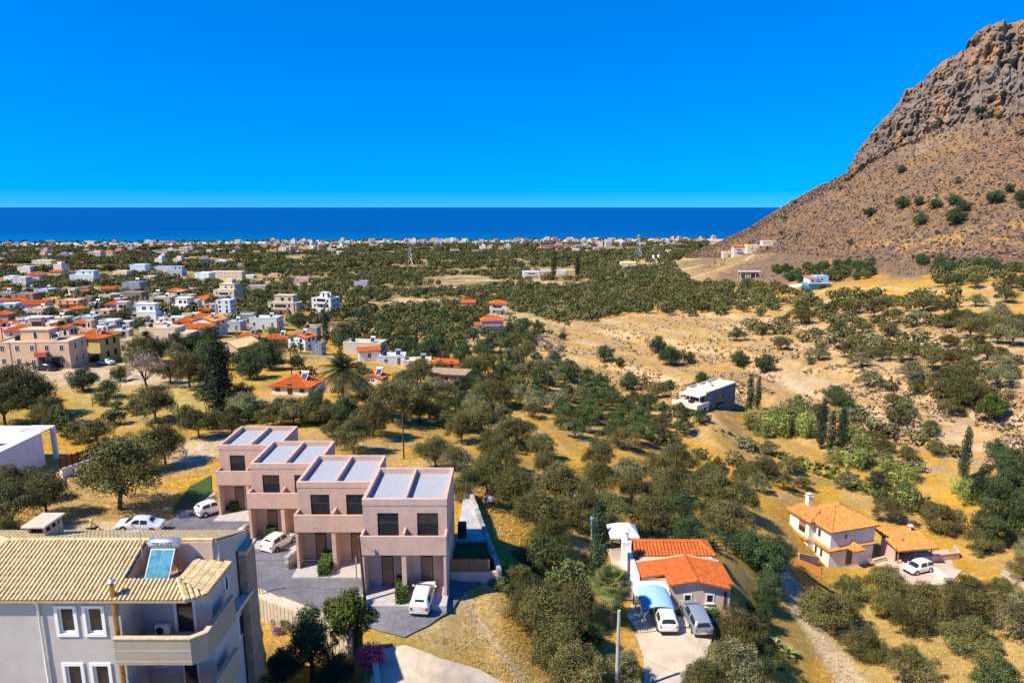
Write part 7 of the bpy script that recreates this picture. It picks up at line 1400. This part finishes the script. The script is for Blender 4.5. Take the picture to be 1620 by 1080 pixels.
FARL = [L for L in LAND if L[2] < 462]; sl_ = {}
for o, tx, px, py in SEA:
    b = min(FARL, key=lambda L: abs(px - L[1]) + .5 * abs(py - L[2])); sl_.setdefault((tx, b[0], px < b[1]), []).append((math.hypot(px - b[1], py - b[2]), o))
for (tx, ph, lf), L in sl_.items():
    L.sort(key=lambda a: a[0])
    for j, (d_, o) in enumerate(L): o['label'] = f"{tx} {'left' if lf else 'right'} beyond {ph}" + ('' if len(L) == 1 else ', nearest' if j == 0 else f', {ORD[j] if j < len(ORD) else "farther "}nearest')
for i, (px, w) in enumerate(((868, 26), (893, 30), (920, 24))):
    p = P(px, 396); k = px_m(p); e = empty('hotel', p, .05, ('first', 'largest middle', 'last')[i] + ' long white hotel block of the beach resort', 'hotel'); m = MB(); W2 = w / k; m.box(-W2 / 2, W2 / 2, 0, 12, -4, 11); m.build('wall', TOWNP[0], e)
    for f in range(3): m = MB(); m.box(-W2 / 2 + 1, W2 / 2 - 1, -.1, .0, f * 3.6 + .9, f * 3.6 + 2.3); m.build('window_band', GLASS, e)
    m = MB(); m.box(-W2 / 2 - .5, W2 / 2 + .5, -.5, 12.5, 11, 12.2); m.build('roof', TILE_OR if i != 2 else TOWNP[1], e)
# ------------------------------------------------------------------ trees
T = tree_px
DEADF = leafmat('dead_frond', (.30, .17, .06)); L_DATE = leafmat('date_palm_leaf', (.065, .078, .024))
# special plants first
def palm(px, py, wpx, label, fan=False):
    p = P(px, py); k = px_m(p); R = wpx / k / 2; h = R * (1.5 if not fan else 1.9); r = np.random.default_rng(px); e = empty('palm_tree', p, 0, label, 'palm'); m = MB(); m.tube([(0, 0, -.5), (.05, 0, h * .5), (.1, 0, h)], [R * .14, R * .11, R * .12], 9); m.build('trunk', PBARK, e)
    n = 46 if not fan else 40
    for i in range(n):
        a = 2.39996 * i; el = 1.35 - (1.95 if not fan else 2.0) * (i / n) ** .9; L = R * r.uniform(.85, 1.1); pts = []
        for t in np.linspace(0, 1, 7): c = el - .95 * t * t; pts.append(np.array((math.cos(a) * math.cos(el) * L * t, math.sin(a) * math.cos(el) * L * t, h + math.sin(el) * L * t - .45 * L * t * t)))
        q = MB(); Vv = []
        if not fan:
            for j in range(len(pts) - 1):
                d = pts[j + 1] - pts[j]; s = np.cross(d, (0, 0, 1)); s /= np.linalg.norm(s) + 1e-6
                for u_ in (.15, .5, .85):
                    o = pts[j] + d * u_; l = L * .27 * math.sin(math.pi * min(.96, .14 + (j + u_) / 6.6))
                    for sg in (-1, 1): tip = o + s * sg * l + d * .9 + np.array((0, 0, -.22 * l)); q.add([o - d * .13, o + d * .13, tip], [(0, 1, 2)])
            q.tube([tuple(p_) for p_ in pts], [R * .018] * 6 + [R * .004], 3, cap=False)
        else:
            o0 = np.array((0, 0, h)); dd_ = np.array((math.cos(a) * math.cos(el), math.sin(a) * math.cos(el), math.sin(el))); pts = [o0 + dd_ * L * .75 * t - np.array((0, 0, .12 * L * t * t)) for t in np.linspace(0, 1, 7)]; q.tube([tuple(p_) for p_ in pts[:5]], R * .02, 3, cap=False); o = pts[4]; d = (pts[5] - pts[3]); d /= np.linalg.norm(d); s = np.cross(d, (0, 0, 1)); s /= np.linalg.norm(s) + 1e-6; u2 = np.cross(s, d)
            for j in range(15):
                b = (j - 7) * .21; dr_ = d * math.cos(b) + s * math.sin(b); sd = np.cross(dr_, u2); l = L * .52; q.add([o, o + dr_ * l * .6 + sd * l * .055, o + dr_ * l + np.array((0, 0, -l * .22)), o + dr_ * l * .6 - sd * l * .055], [(0, 1, 2, 3)])
        o = q.build('frond', (L_PALM if fan else L_DATE) if (i < n * .82) else DEADF, e); a_ = o.data.attributes.new('tint', 'FLOAT_COLOR', 'FACE'); c4 = np.ones((len(o.data.polygons), 4), np.float32); c4[:, :3] = r.uniform(.7, 1.5); a_.data.foreach_set('color', c4.ravel())
    EXCL.append((p.x, p.y, R * .7)); LAND.append(('the ' + ('date palm' if not fan else 'fan palm'), px, py - wpx * .7))
palm(545, 652, 92, 'large date palm right of the orange hip-roofed house'); palm(965, 990, 76, 'fan palm with dead lower fronds beside the bungalow terrace', True); palm(100, 532, 26, 'small dark palm behind the apricot block'); palm(233, 552, 30, 'small palm below the long pale house')
def agave(px, py, wpx, label):
    p = P(px, py); k = px_m(p); R = wpx / k / 2; r = random.Random(px); e = empty('agave', p, 0, label, 'agave')
    for i in range(26):
        a = 2.39996 * i; el = r.uniform(.25, 1.25); L = R * r.uniform(.8, 1.1); w = L * .11; d = Vector((math.cos(a) * math.cos(el), math.sin(a) * math.cos(el), math.sin(el))); s = Vector((-math.sin(a), math.cos(a), 0)); q = MB(); c = d * L * .55 + Vector((0, 0, .05)); t = d * L + Vector((0, 0, -.12 * L)); u_ = s.cross(d).normalized() * w * .4
        q.add([-s * w * .6, s * w * .6, c + s * w, t, c - s * w, c - u_], [(0, 1, 5), (1, 2, 5), (2, 3, 5), (3, 4, 5), (4, 0, 5), (0, 4, 3, 2, 1)]); o = q.build('leaf', L_AGAVE, e); a_ = o.data.attributes.new('tint', 'FLOAT_COLOR', 'FACE'); c4 = np.ones((6, 4), np.float32); c4[:, :3] = r.uniform(.7, 1.4); a_.data.foreach_set('color', c4.ravel())
agave(1246, 1035, 46, 'big yellow-green agave on the bank by the villa lane'); agave(1226, 1020, 34, 'smaller agave left of the big one on the bank'); agave(1236, 1060, 30, 'lowest agave on the bank edge')
# foreground and left
T('citrus', 552, 1010, 92, 'glossy yellow-green tree below the cobbled yard'); T('pine', 495, 1075, 84, 'dark shaded tree left of the glossy tree'); T('carob', 528, 1085, 70, 'dark shaded bush below the glossy tree'); T('carob', 450, 1075, 70, 'dark shrub in the shade of the cream tiled house')
for px, py, w, l in ((458, 1000, 34, 'thin loose tree against the pale garden wall'), (432, 992, 20, 'slim sapling against the pale garden wall')): T('bare' if w < 25 else 'olive', px, py, w, l)
p = P(583, 1056); e = empty('bougainvillea', p, 0, 'bright magenta bougainvillea at the lane wall', 'bougainvillea', None, 1.0); lb = olive_lobes(77, 1.1, 1.7, 8, .9) + [(0, 0, .6, .7, .8)]; inst('blossom', make_crown('bougainvillea_crown', lb, 2600, .13, L_BOUG, 5, low=-.8), e); inst('leaves', make_crown('bougainvillea_leaves', lb, 900, .13, L_HEDGE, 6, low=-.8), e); inst('stem', limb_trunk('bougainvillea_stem', lb, .4, .06, 3), e)
p = P(437, 1003); e = empty('lavender_bush', p, 0, 'small purple flowering bush by the garden wall', 'bush'); inst('blossom', make_crown('lavender_crown', [(0, 0, .3, .4, .8), (.3, .1, .25, .3, .8)], 700, .09, leafmat('purple_bloom', (.16, .07, .24)), 5), e)
T('old_olive', 190, 806, 130, 'large spreading olive tree with thick trunk on the dirt yard'); T('old_olive', 262, 735, 74, 'olive tree behind the large spreading one'); T('old_olive', 228, 745, 70, 'loose olive tree overlapping the large spreading one')
for px, py, w in ((22, 835, 90), (75, 815, 80), (20, 790, 70), (12, 870, 60), (60, 790, 60)): T('old_olive', px, py, w)
for px, py, w in ((8, 672, 80), (52, 660, 86), (20, 640, 70), (80, 672, 50)): T('old_olive', px, py, w)
T('carob', 131, 618, 54, 'round dark tree on the golden meadow'); T('carob', 190, 603, 36); T('bare', 232, 613, 64, 'wide leafless grey thicket on the meadow'); T('broad_cypress', 350, 650, 44, 'broad dark conical cypress by the wire fence')
for k_, px, py, w in (('old_olive', 300, 613, 66), ('olive', 270, 605, 50), ('olive', 325, 610, 40), ('old_olive', 247, 668, 78), ('shrub', 300, 672, 50), ('shrub', 340, 678, 50), ('shrub', 372, 672, 44), ('olive', 315, 692, 60), ('olive', 365, 690, 50), ('olive', 155, 702, 62), ('shrub', 100, 675, 50), ('shrub', 180, 672, 40), ('shrub', 128, 690, 44), ('shrub', 320, 632, 30), ('shrub', 165, 642, 30), ('shrub', 185, 648, 26), ('olive', 120, 700, 40), ('carob', 330, 545, 44), ('carob', 305, 562, 46), ('carob', 280, 566, 50), ('carob', 245, 572, 46), ('olive', 212, 578, 40), ('carob', 395, 600, 60), ('carob', 428, 585, 56), ('carob', 420, 570, 50), ('carob', 215, 560, 34),
    ('old_olive', 560, 716, 70), ('old_olive', 690, 740, 68), ('old_olive', 590, 690, 70), ('old_olive', 620, 668, 82), ('olive', 665, 668, 64), ('old_olive', 640, 640, 60), ('olive', 700, 672, 50), ('olive', 465, 672, 60), ('olive', 432, 676, 60), ('carob', 395, 668, 44), ('olive', 498, 672, 52), ('carob', 445, 662, 44), ('carob', 485, 664, 40), ('carob', 385, 640, 44), ('carob', 515, 668, 42), ('carob', 545, 668, 46), ('carob', 380, 650, 44), ('olive', 525, 690, 40),
    ('olive', 822, 641, 46), ('olive', 793, 668, 38), ('olive', 841, 660, 36), ('olive', 881, 652, 44), ('olive', 920, 640, 38), ('grove', 775, 630, 38), ('carob', 735, 655, 46), ('carob', 758, 645, 40), ('shrub', 702, 660, 18), ('old_olive', 730, 700, 58), ('old_olive', 762, 690, 60), ('old_olive', 752, 660, 54), ('old_olive', 780, 740, 62), ('old_olive', 740, 790, 66), ('old_olive', 720, 745, 60),
    ('old_olive', 857, 725, 50), ('old_olive', 862, 755, 54), ('old_olive', 826, 700, 50), ('old_olive', 793, 748, 58), ('old_olive', 810, 805, 84), ('old_olive', 770, 780, 70), ('old_olive', 946, 745, 62), ('old_olive', 900, 800, 72), ('old_olive', 990, 765, 58), ('old_olive', 1000, 800, 60), ('old_olive', 955, 838, 84), ('old_olive', 850, 850, 84), ('old_olive', 870, 880, 70), ('old_olive', 925, 815, 60), ('old_olive', 880, 830, 60), ('bare', 905, 815, 50), ('old_olive', 1045, 805, 60), ('old_olive', 1065, 785, 44),
    ('olive', 1058, 736, 20), ('olive', 1080, 746, 32), ('olive', 1133, 745, 32), ('olive', 1110, 725, 24), ('olive', 1128, 770, 30), ('olive', 1160, 735, 30), ('olive', 1185, 762, 44), ('olive', 1213, 752, 44), ('olive', 1180, 712, 30), ('olive', 1215, 720, 34), ('olive', 1250, 748, 40), ('olive', 1240, 775, 40),
    ('carob', 1088, 865, 76), ('old_olive', 1130, 810, 76), ('old_olive', 1150, 850, 80), ('carob', 1180, 885, 76), ('carob', 1205, 905, 76), ('carob', 1228, 890, 60), ('old_olive', 1170, 820, 70), ('carob', 1215, 935, 50), ('old_olive', 1120, 780, 60), ('carob', 1212, 965, 50), ('carob', 1200, 985, 44),
    ('old_olive', 848, 1000, 92), ('old_olive', 880, 1055, 100), ('olive', 820, 938, 66), ('olive', 862, 955, 60), ('old_olive', 905, 1090, 110), ('old_olive', 905, 980, 80), ('carob', 930, 1030, 70), ('old_olive', 985, 1085, 70), ('old_olive', 1150, 1085, 110), ('old_olive', 1172, 1030, 80), ('carob', 1205, 1060, 70), ('old_olive', 1115, 1110, 80), ('cypress', 946, 915, 30), ('shrub', 928, 900, 40), ('shrub', 850, 905, 40), ('shrub', 900, 930, 44), ('shrub', 790, 930, 36), ('shrub', 1190, 1000, 40)): T(k_, px, py, w)
# cypresses and reeds of the gully, round trees on the terraces
for px, py, w in ((1185, 655, 13), (1198, 648, 11), (1298, 710, 17), (1313, 718, 15), (1330, 716, 17), (1523, 760, 18), (1595, 860, 20), (516, 545, 12), (659, 553, 8), (805, 590, 9), (818, 596, 9), (792, 585, 8), (913, 440, 8), (876, 440, 10), (657, 570, 7), (1172, 404, 4), (1190, 403, 4), (1122, 425, 4), (1130, 424, 4), (1140, 420, 4), (1146, 420, 4)): T('cypress', px, py, w)
for px, py, w in ((1210, 588, 38), (1170, 580, 34), (958, 572, 34), (1040, 558, 36), (1060, 578, 46), (980, 580, 20), (1322, 642, 44), (1090, 575, 24), (1590, 745, 50), (1575, 725, 40), (1110, 608, 30), (1060, 615, 22)): T('carob', px, py, w)
for px, py, w in ((1190, 680, 40), (1215, 672, 40), (1245, 682, 46), (1275, 690, 44), (1230, 690, 40), (1350, 740, 40), (1362, 720, 40), (1345, 700, 36), (1370, 735, 30), (1420, 770, 34), (1405, 755, 34), (1435, 800, 40), (1260, 672, 40), (1205, 690, 30), (1320, 735, 30), (1540, 800, 40), (1525, 785, 40), (1400, 735, 24), (1440, 760, 30)): T('reed', px, py, w)
for px, py, w in ((1610, 860, 60), (1580, 830, 60), (1560, 870, 56), (1625, 820, 70), (1600, 800, 60), (1635, 780, 60), (1552, 800, 44)): T('pine', px, py, w)
ox, oy, sc = 1160, 360, 3.52
for x, y, w in ((165,595,80),(240,590,80),(250,560,70),(265,680,90),(395,635,70),(455,615,70),(485,672,65),(480,740,105),(555,645,80),(560,600,70),(630,615,75),(720,590,90),(755,640,80),(680,690,105),(710,780,105),(730,730,95),(790,710,75),(870,610,90),(872,685,80),(935,745,105),(945,655,80),(1005,710,90),(1040,635,80),(1090,685,80),(1205,670,100),(1110,795,150),(985,850,130),(1020,920,85),(1250,770,120),(1355,695,110),(1410,740,110),(1390,820,80),(1250,845,90),(1310,815,90),(1195,915,170),(1335,880,90),(1370,935,90),(1440,920,60),(1530,955,60),(1500,810,130),(1475,895,140),(1550,840,80),(1240,1005,190),(1590,760,60),(1320,615,150),(1400,585,120),(1470,645,110),(1560,660,150),(1560,585,130),
    (20,630,90),(90,570,80),(130,590,80),(380,540,120),(500,520,80),(560,550,80),(590,560,80),(650,480,110),(780,500,110),(860,470,100),(890,530,100),(1020,545,110),(1060,470,110),(1170,560,90),(1180,490,100),(1240,550,120),(1110,425,80),(1220,390,80),(1290,530,90),(1350,440,90),(1220,450,80),(1520,420,110),(1480,520,100)): T('olive', ox + x / sc, oy + y / sc, w * 1.28 / sc)
for x, y, w in ((365,1022,140),(480,1045,110),(650,1050,140),(970,1045,130),(430,760,60)): T('shrub', ox + x / sc, oy + y / sc, w / sc)
T('citrus', ox + 1430 / sc, oy + 1085 / sc, 170 / sc, 'bright green fig tree on the pale bank')
for px, py, w in ((1290, 668, 36), (1335, 672, 36), (1420, 668, 40), (1380, 680, 30), (1340, 690, 34), (1385, 705, 34), (1400, 715, 34), (1435, 728, 36), (1450, 700, 30), (1470, 690, 34), (1480, 720, 34), (1405, 690, 30), (1450, 745, 30), (1360, 668, 24), (1510, 720, 26), (1420, 745, 26)): T('olive', px, py, w)
# mountain trees
for px, py, w in ((1427,330,26),(1453,326,18),(1480,330,22),(1508,325,22),(1522,335,26),(1512,356,34),(1572,322,28),(1615,318,24),(1620,330,18),(1375,343,20),(1455,357,24),(1240,350,14),(1236,372,10),(1456,342,12),(1548,180,16),(1566,182,14),(1439,215,12),(1429,216,8),(1481,200,14),(1527,168,12),(1364,270,12),(1425,275,16),(1330,300,10),(1258,322,8),(1380,218,8),(1516,290,12),(1596,305,18),(1615,215,14),(1262,375,10),(1484,370,10),(1345,388,14),(1300,392,10)):
    p = mountain_pick(px, py); TREES.append(('carob', p, w / px_m(p), None))
LAND += [('the cliff top', 1560, 150), ('the bare upper scree', 1400, 260), ('the row of dark trees on the mountain', 1480, 335), ('the orange soil patch', 1570, 400), ('the pale terrace bank', 1100, 550), ('the three gully cypresses', 1313, 690), ('the bright green fig tree', 1566, 655), ('the lone cypress by the yard', 1523, 725), ('the villa orchard lane', 1300, 1010), ('the round dark pair of trees', 1190, 575), ('the upper terrace track', 1500, 470), ('the right border of the terraces', 1600, 600), ('the middle terrace rows', 1370, 570), ('the silver-leaved orchard corner', 1500, 1000), ('the bottom right corner', 1590, 1060), ('the worn footpath', 790, 1010), ('the two people', 772, 795), ('the golden meadow', 180, 625), ('the vineyard strip', 1400, 765), ('the sandy bank edge', 900, 590), ('the golden clearing', 880, 690), ('the yellow field path', 1000, 720)]
# regular and irregular groves
scatter([(870,640),(930,618),(1060,650),(1110,668),(1085,708),(985,712),(880,700)], 5.6, 4.6, 5.8, {'grove': 5, 'olive': 1}, 1, .25, .95, .5)
scatter([(690,620),(760,610),(860,640),(860,690),(800,790),(720,700)], 7.5, 4.5, 7, {'old_olive': 3, 'olive': 2}, 2, .4, .55)
scatter([(380,615),(520,625),(700,600),(780,650),(720,700),(640,720),(520,680),(380,680)], 7.5, 4.5, 7, {'old_olive': 3, 'carob': 2, 'olive': 1}, 3, .4, .5)
scatter([(200,560),(350,560),(430,570),(430,610),(300,605),(200,590)], 8, 5, 7, {'carob': 3, 'old_olive': 2}, 4, .4, .7)
scatter([(530,560),(640,590),(700,605),(860,620),(960,640),(960,605),(880,590),(820,560),(870,520),(700,500),(560,505),(540,530)], 8, 5, 8, {'carob': 2, 'grove': 3, 'old_olive': 2}, 5, .45, .8)
scatter([(980,620),(1080,640),(1110,600),(1060,600),(960,600)], 7, 3.5, 6, {'carob': 1, 'shrub': 1, 'bare': 1, 'old_olive': 1}, 6, .45, .8)
scatter([(1305,925),(1400,932),(1480,938),(1580,930),(1640,890),(1640,1110),(1360,1110),(1300,990)], 6.0, 4.4, 6.0, {'olive': 4, 'grove': 1}, 7, .3, .86, .3)
scatter([(1285,765),(1400,748),(1480,815),(1440,850),(1395,845),(1390,820),(1290,790)], 6.2, 4.2, 6.0, {'olive': 3, 'grove': 2}, 8, .35, .85)
scatter([(1480,830),(1560,850),(1640,880),(1640,905),(1530,880),(1480,860)], 6.5, 4.5, 6.5, {'olive': 3, 'pine': 1}, 9, .35, .9)
scatter([(1120,720),(1240,740),(1290,770),(1250,800),(1150,780)], 7, 3.5, 5, {'olive': 1}, 10, .35, .6)
scatter([(960,720),(1080,740),(1200,790),(1240,830),(1110,860),(990,850),(850,870),(800,800),(860,740)], 7.0, 5, 7.5, {'old_olive': 4, 'olive': 1, 'carob': 1}, 11, .4, .55)
scatter([(800,880),(940,880),(955,1000),(985,1040),(985,1110),(860,1110),(800,980),(830,930)], 5.0, 4, 6, {'old_olive': 3, 'shrub': 2}, 12, .4, .75)
scatter([(1095,1000),(1200,960),(1240,1110),(1110,1110)], 5.5, 4.5, 6, {'old_olive': 3, 'carob': 1}, 13, .4, .7)
scatter([(1175,450),(1320,468),(1480,470),(1480,492),(1330,500),(1180,490)], 8.0, 5, 7.5, {'grove': 2, 'olive': 2}, 14, .4, .9)
scatter([(1480,440),(1640,420),(1640,462),(1560,465),(1480,455)], 9, 5, 8, {'carob': 1, 'olive': 2}, 15, .4, .6)
scatter([(1440,405),(1640,385),(1640,415),(1560,425),(1470,440)], 10, 6, 9, {'carob': 2, 'olive': 1}, 16, .4, .5)
scatter([(1220,428),(1380,420),(1380,445),(1310,448),(1240,446)], 8, 5, 8, {'carob': 1, 'grove': 2}, 17, .4, .8)
scatter([(830,470),(1000,440),(1180,455),(1180,500),(1000,500),(900,515),(840,500)], 8.0, 5.5, 8, {'grove': 3, 'olive': 3}, 18, .4, .92)
scatter([(1200,500),(1640,505),(1640,720),(1440,690),(1250,600)], 13, 4, 6.5, {'olive': 5, 'shrub': 1, 'carob': .4}, 19, .45, .6)
scatter([(560,500),(830,470),(830,500),(720,500),(640,520)], 8, 5, 8, {'grove': 3, 'olive': 2}, 20, .4, .9)
scatter([(0,600),(120,600),(200,640),(330,640),(330,700),(130,690),(0,690)], 12, 3, 6, {'olive': 2, 'shrub': 2}, 22, .45, .25)
# plain: near part, then far part
scatter([(0,430),(440,425),(700,425),(940,420),(1060,415),(1090,445),(900,470),(560,505),(440,530),(0,545)], 8.6, 5.5, 8.5, {'olive': 4, 'grove': 3, 'carob': 1}, 23, .45, .92, .2, (55, .505))
scatter([(-40,392),(400,390),(800,387),(1120,384),(1130,400),(1060,415),(940,422),(700,428),(440,428),(-40,432)], 12.5, 9, 14, {'olive': 4, 'grove': 4, 'carob': 1}, 24, .45, .95, .2, (80, .53))
scatter([(-40,383),(600,380),(1120,377),(1120,386),(600,394),(-40,398)], 30, 7, 12, {'carob': 2, 'grove': 2}, 25, .5, .5)
scatter([(-40,383),(600,380),(1120,377),(1120,386),(600,394),(-40,398)], 90, 2.5, 4, {'cypress': 2}, 26, .5, .5)
scatter([(0,455),(440,455),(440,535),(340,545),(0,545)], 15, 3.2, 5.5, {'carob': 3, 'grove': 2}, 31, .5, .75, .2, None, HEX)
scatter([(380,520),(720,555),(720,630),(380,640)], 9.5, 3, 5.5, {'carob': 2, 'grove': 2, 'shrub': 2, 'old_olive': 1}, 32, .5, .55, .2, None, HEX)
scatter([(740,350+640-400),(840,590),(900,640),(830,650),(740,620)], 7, 4, 6.5, {'old_olive': 2, 'carob': 1}, 33, .5, .5)
scatter([(825,535),(895,525),(885,585),(815,605)], 5, 3, 5, {'bare': 3, 'carob': 1}, 30, .45, .7)
plant_all()

# ------------------------------------------------------------------ fence posts on the meadow, dry grass, scrub
for i, px in enumerate((147, 160, 173, 187, 210, 283, 293, 327, 340, 360, 370, 390)):
    py = 643 + (8 if px > 200 else 0) + (px - 147) * .03; p = P(px, py); e = empty('fence_post', p, 0, f'weathered wooden fence post on the meadow, {ORD[i].strip() or "first"} from the left end', 'post', 'fence posts on the meadow'); m = MB(); m.tube([(0, 0, -.3), (random.uniform(-.08, .08), 0, 1.7)], .09, 5); m.build('shaft', POLEW, e)
def tufts(name, poly_list, n, size, cols, seed, hgt=1.0, dens=None, blades=6, wd=.28):
    r = np.random.default_rng(seed); A = []
    for poly, wgt in poly_list:
        k = int(n * wgt); xs = [p[0] for p in poly]; ys = [p[1] for p in poly]; px = r.uniform(min(xs), max(xs), k * 2); py = r.uniform(min(ys), max(ys), k * 2); m = in_poly(px, py, poly); A.append(np.stack([px[m], py[m]], 1)[:k])
    A = np.concatenate(A); Q = pick(A[:, 0], A[:, 1]); Q = Q[~np.isnan(Q[:, 0])]
    for pg in EXPOLY: Q = Q[~in_poly(Q[:, 0], Q[:, 1], pg)]
    if dens: Q = Q[fbm(Q[:, 0] / dens[0], Q[:, 1] / dens[0], 3, seed) > dens[1]]
    B = blades; c = np.repeat(Q, B, 0); m = len(c); a = r.uniform(0, 6.283, m); s = size * r.uniform(.5, 1.4, m) * np.repeat(r.uniform(.6, 1.4, len(Q)), B)
    off = np.stack([np.cos(a), np.sin(a), np.zeros(m)], 1); side = np.stack([-np.sin(a), np.cos(a), np.zeros(m)], 1); base = c + off * (s * .15)[:, None] - np.array([0, 0, .05])
    tip = base + off * (s * r.uniform(.2, .7, m))[:, None] + np.array([0, 0, 1.0]) * (s * hgt)[:, None]
    V = np.stack([base - side * (s * wd)[:, None], base + side * (s * wd)[:, None], tip + side * (s * wd * .6)[:, None], tip - side * (s * wd * .6)[:, None]], 1).reshape(-1, 3)
    cc = np.array(cols)[np.repeat(r.integers(0, len(cols), len(Q)), B)] * r.uniform(.7, 1.3, (m, 1))
    gm = bpy.data.materials['far_leaf']
    tag(link(bpy.data.objects.new(name, np_mesh(name, V, np.arange(len(V)).reshape(-1, 4), gm, cc))), kind='stuff')
NEARP = [([(0,620),(420,620),(480,690),(360,700),(330,760),(280,800),(0,860)], .22), ([(520,680),(720,640),(860,700),(860,900),(790,905),(760,800),(720,760),(600,760)], .2), ([(900,640),(1300,740),(1250,900),(1000,820),(880,850)], .15), ([(1240,900),(1640,920),(1640,1090),(1300,1090)], .15)]
tufts('dry_grass', NEARP, 22000, .19, [(.58, .37, .10), (.52, .34, .09), (.60, .44, .18), (.46, .33, .10)], 5, .8, None, 6, .10)
tufts('dry_stubble', [([(600,960),(730,930),(800,890),(880,980),(880,1090),(800,1085),(700,1020),(620,1000)], 1.0)], 9000, .11, [(.52, .34, .09), (.46, .30, .08), (.56, .42, .17), (.36, .27, .09)], 15, .8, None, 5, .12)
tufts('dry_scrub', [([(830,500),(1640,500),(1640,760),(1430,700),(1170,640),(900,620)], .8), ([(1190,600),(1420,690),(1500,740),(1400,720),(1250,660)], .15), ([(1100,430),(1130,398),(1240,385),(1700,395),(1530,425),(1460,440),(1400,430),(1250,450)], .6)], 9000, .62, [(.27, .20, .155), (.33, .25, .18), (.20, .17, .10), (.40, .30, .17)], 6, .7, (12, .46))
tufts('vineyard_plants', [([(1090,662),(1180,694),(1300,735),(1390,760),(1480,795),(1540,835),(1440,812),(1300,755),(1180,708)], 1.0)], 1500, .75, [(.10, .14, .03), (.14, .17, .04), (.20, .19, .05)], 8, .7)
# dead scrub on the mountain
r = np.random.default_rng(12); fr = MV[:, :int(NT * .80)].reshape(-1, 3); wgt = np.repeat((tt[:int(NT * .80)] < .9)[None], NS, 0).ravel() * np.clip(1.15 - cl[:, :int(NT * .80)].ravel(), .05, 1); X, Y, D = project(fr[:, 0], fr[:, 1], fr[:, 2]); wgt = wgt * ((X > 1080) & (X < 1750))
k = r.choice(len(fr), 16000, p=wgt / wgt.sum()); Q = fr[k] + r.normal(0, 1.0, (len(k), 3)) * np.array([1, 1, .2]); B = 5; c = np.repeat(Q, B, 0); s = np.repeat(r.uniform(.8, 2.3, len(Q)) * np.where(r.random(len(Q)) < .06, 1.7, 1), B); d = r.normal(0, 1, (len(c), 3)); d /= np.linalg.norm(d, axis=1)[:, None]; d[:, 2] = np.abs(d[:, 2])
V, F = leaf_quads(c + d * (s * .35)[:, None], d, 1.0, r, .8, .5); cen = np.repeat((c + d * (s * .35)[:, None]), 4, 0); V = cen + (V - cen) * np.repeat(s * .8, 4)[:, None]
cs_ = np.array([(.185, .135, .105), (.225, .16, .12), (.15, .11, .09), (.26, .175, .10), (.075, .08, .035)])[np.repeat(r.choice(5, len(Q), p=(.34, .3, .18, .14, .04)), B)] * r.uniform(.75, 1.25, (len(c), 1))
tag(link(bpy.data.objects.new('mountain_scrub', np_mesh('mountain_scrub', V, F, bpy.data.materials['far_leaf'], cs_))), kind='stuff')

# labels: at most 16 words, and no two alike
def wl16(s): w_ = s.replace(',', ' ,').split(); n_w = [x for x in w_ if x != ',']; return s if len(n_w) <= 16 else None
byl = {}
for o in list(bpy.data.objects):
    if o.parent is None and 'category' in o and 'label' in o:
        l = o['label']
        for a, b in ((' in front of ', ' before '), ('tall grey-green ', 'tall '), (' flat-roofed ', ' flat '), ('leafless grey-brown ', 'leafless '), (' two storey', ''), (' three storey', ''), (' bluish white', ' bluish')):
            if wl16(l): break
            l = l.replace(a, b)
        if not wl16(l): l = ' '.join(l.split()[:16])
        o['label'] = l; byl.setdefault(l, []).append(o)
for l, L in byl.items():
    if len(L) < 2: continue
    L.sort(key=lambda o: math.hypot(o.location.x, o.location.y))
    for i, o in enumerate(L[1:], 1):
        s = l + (', farther back' if i == 1 else f', {ORD[min(i, 20)]}one back'); o['label'] = s if wl16(s) else ' '.join(l.replace(',', '').split()[:14]) + (', behind' if i == 1 else f', {ORD[min(i, 20)]}behind')
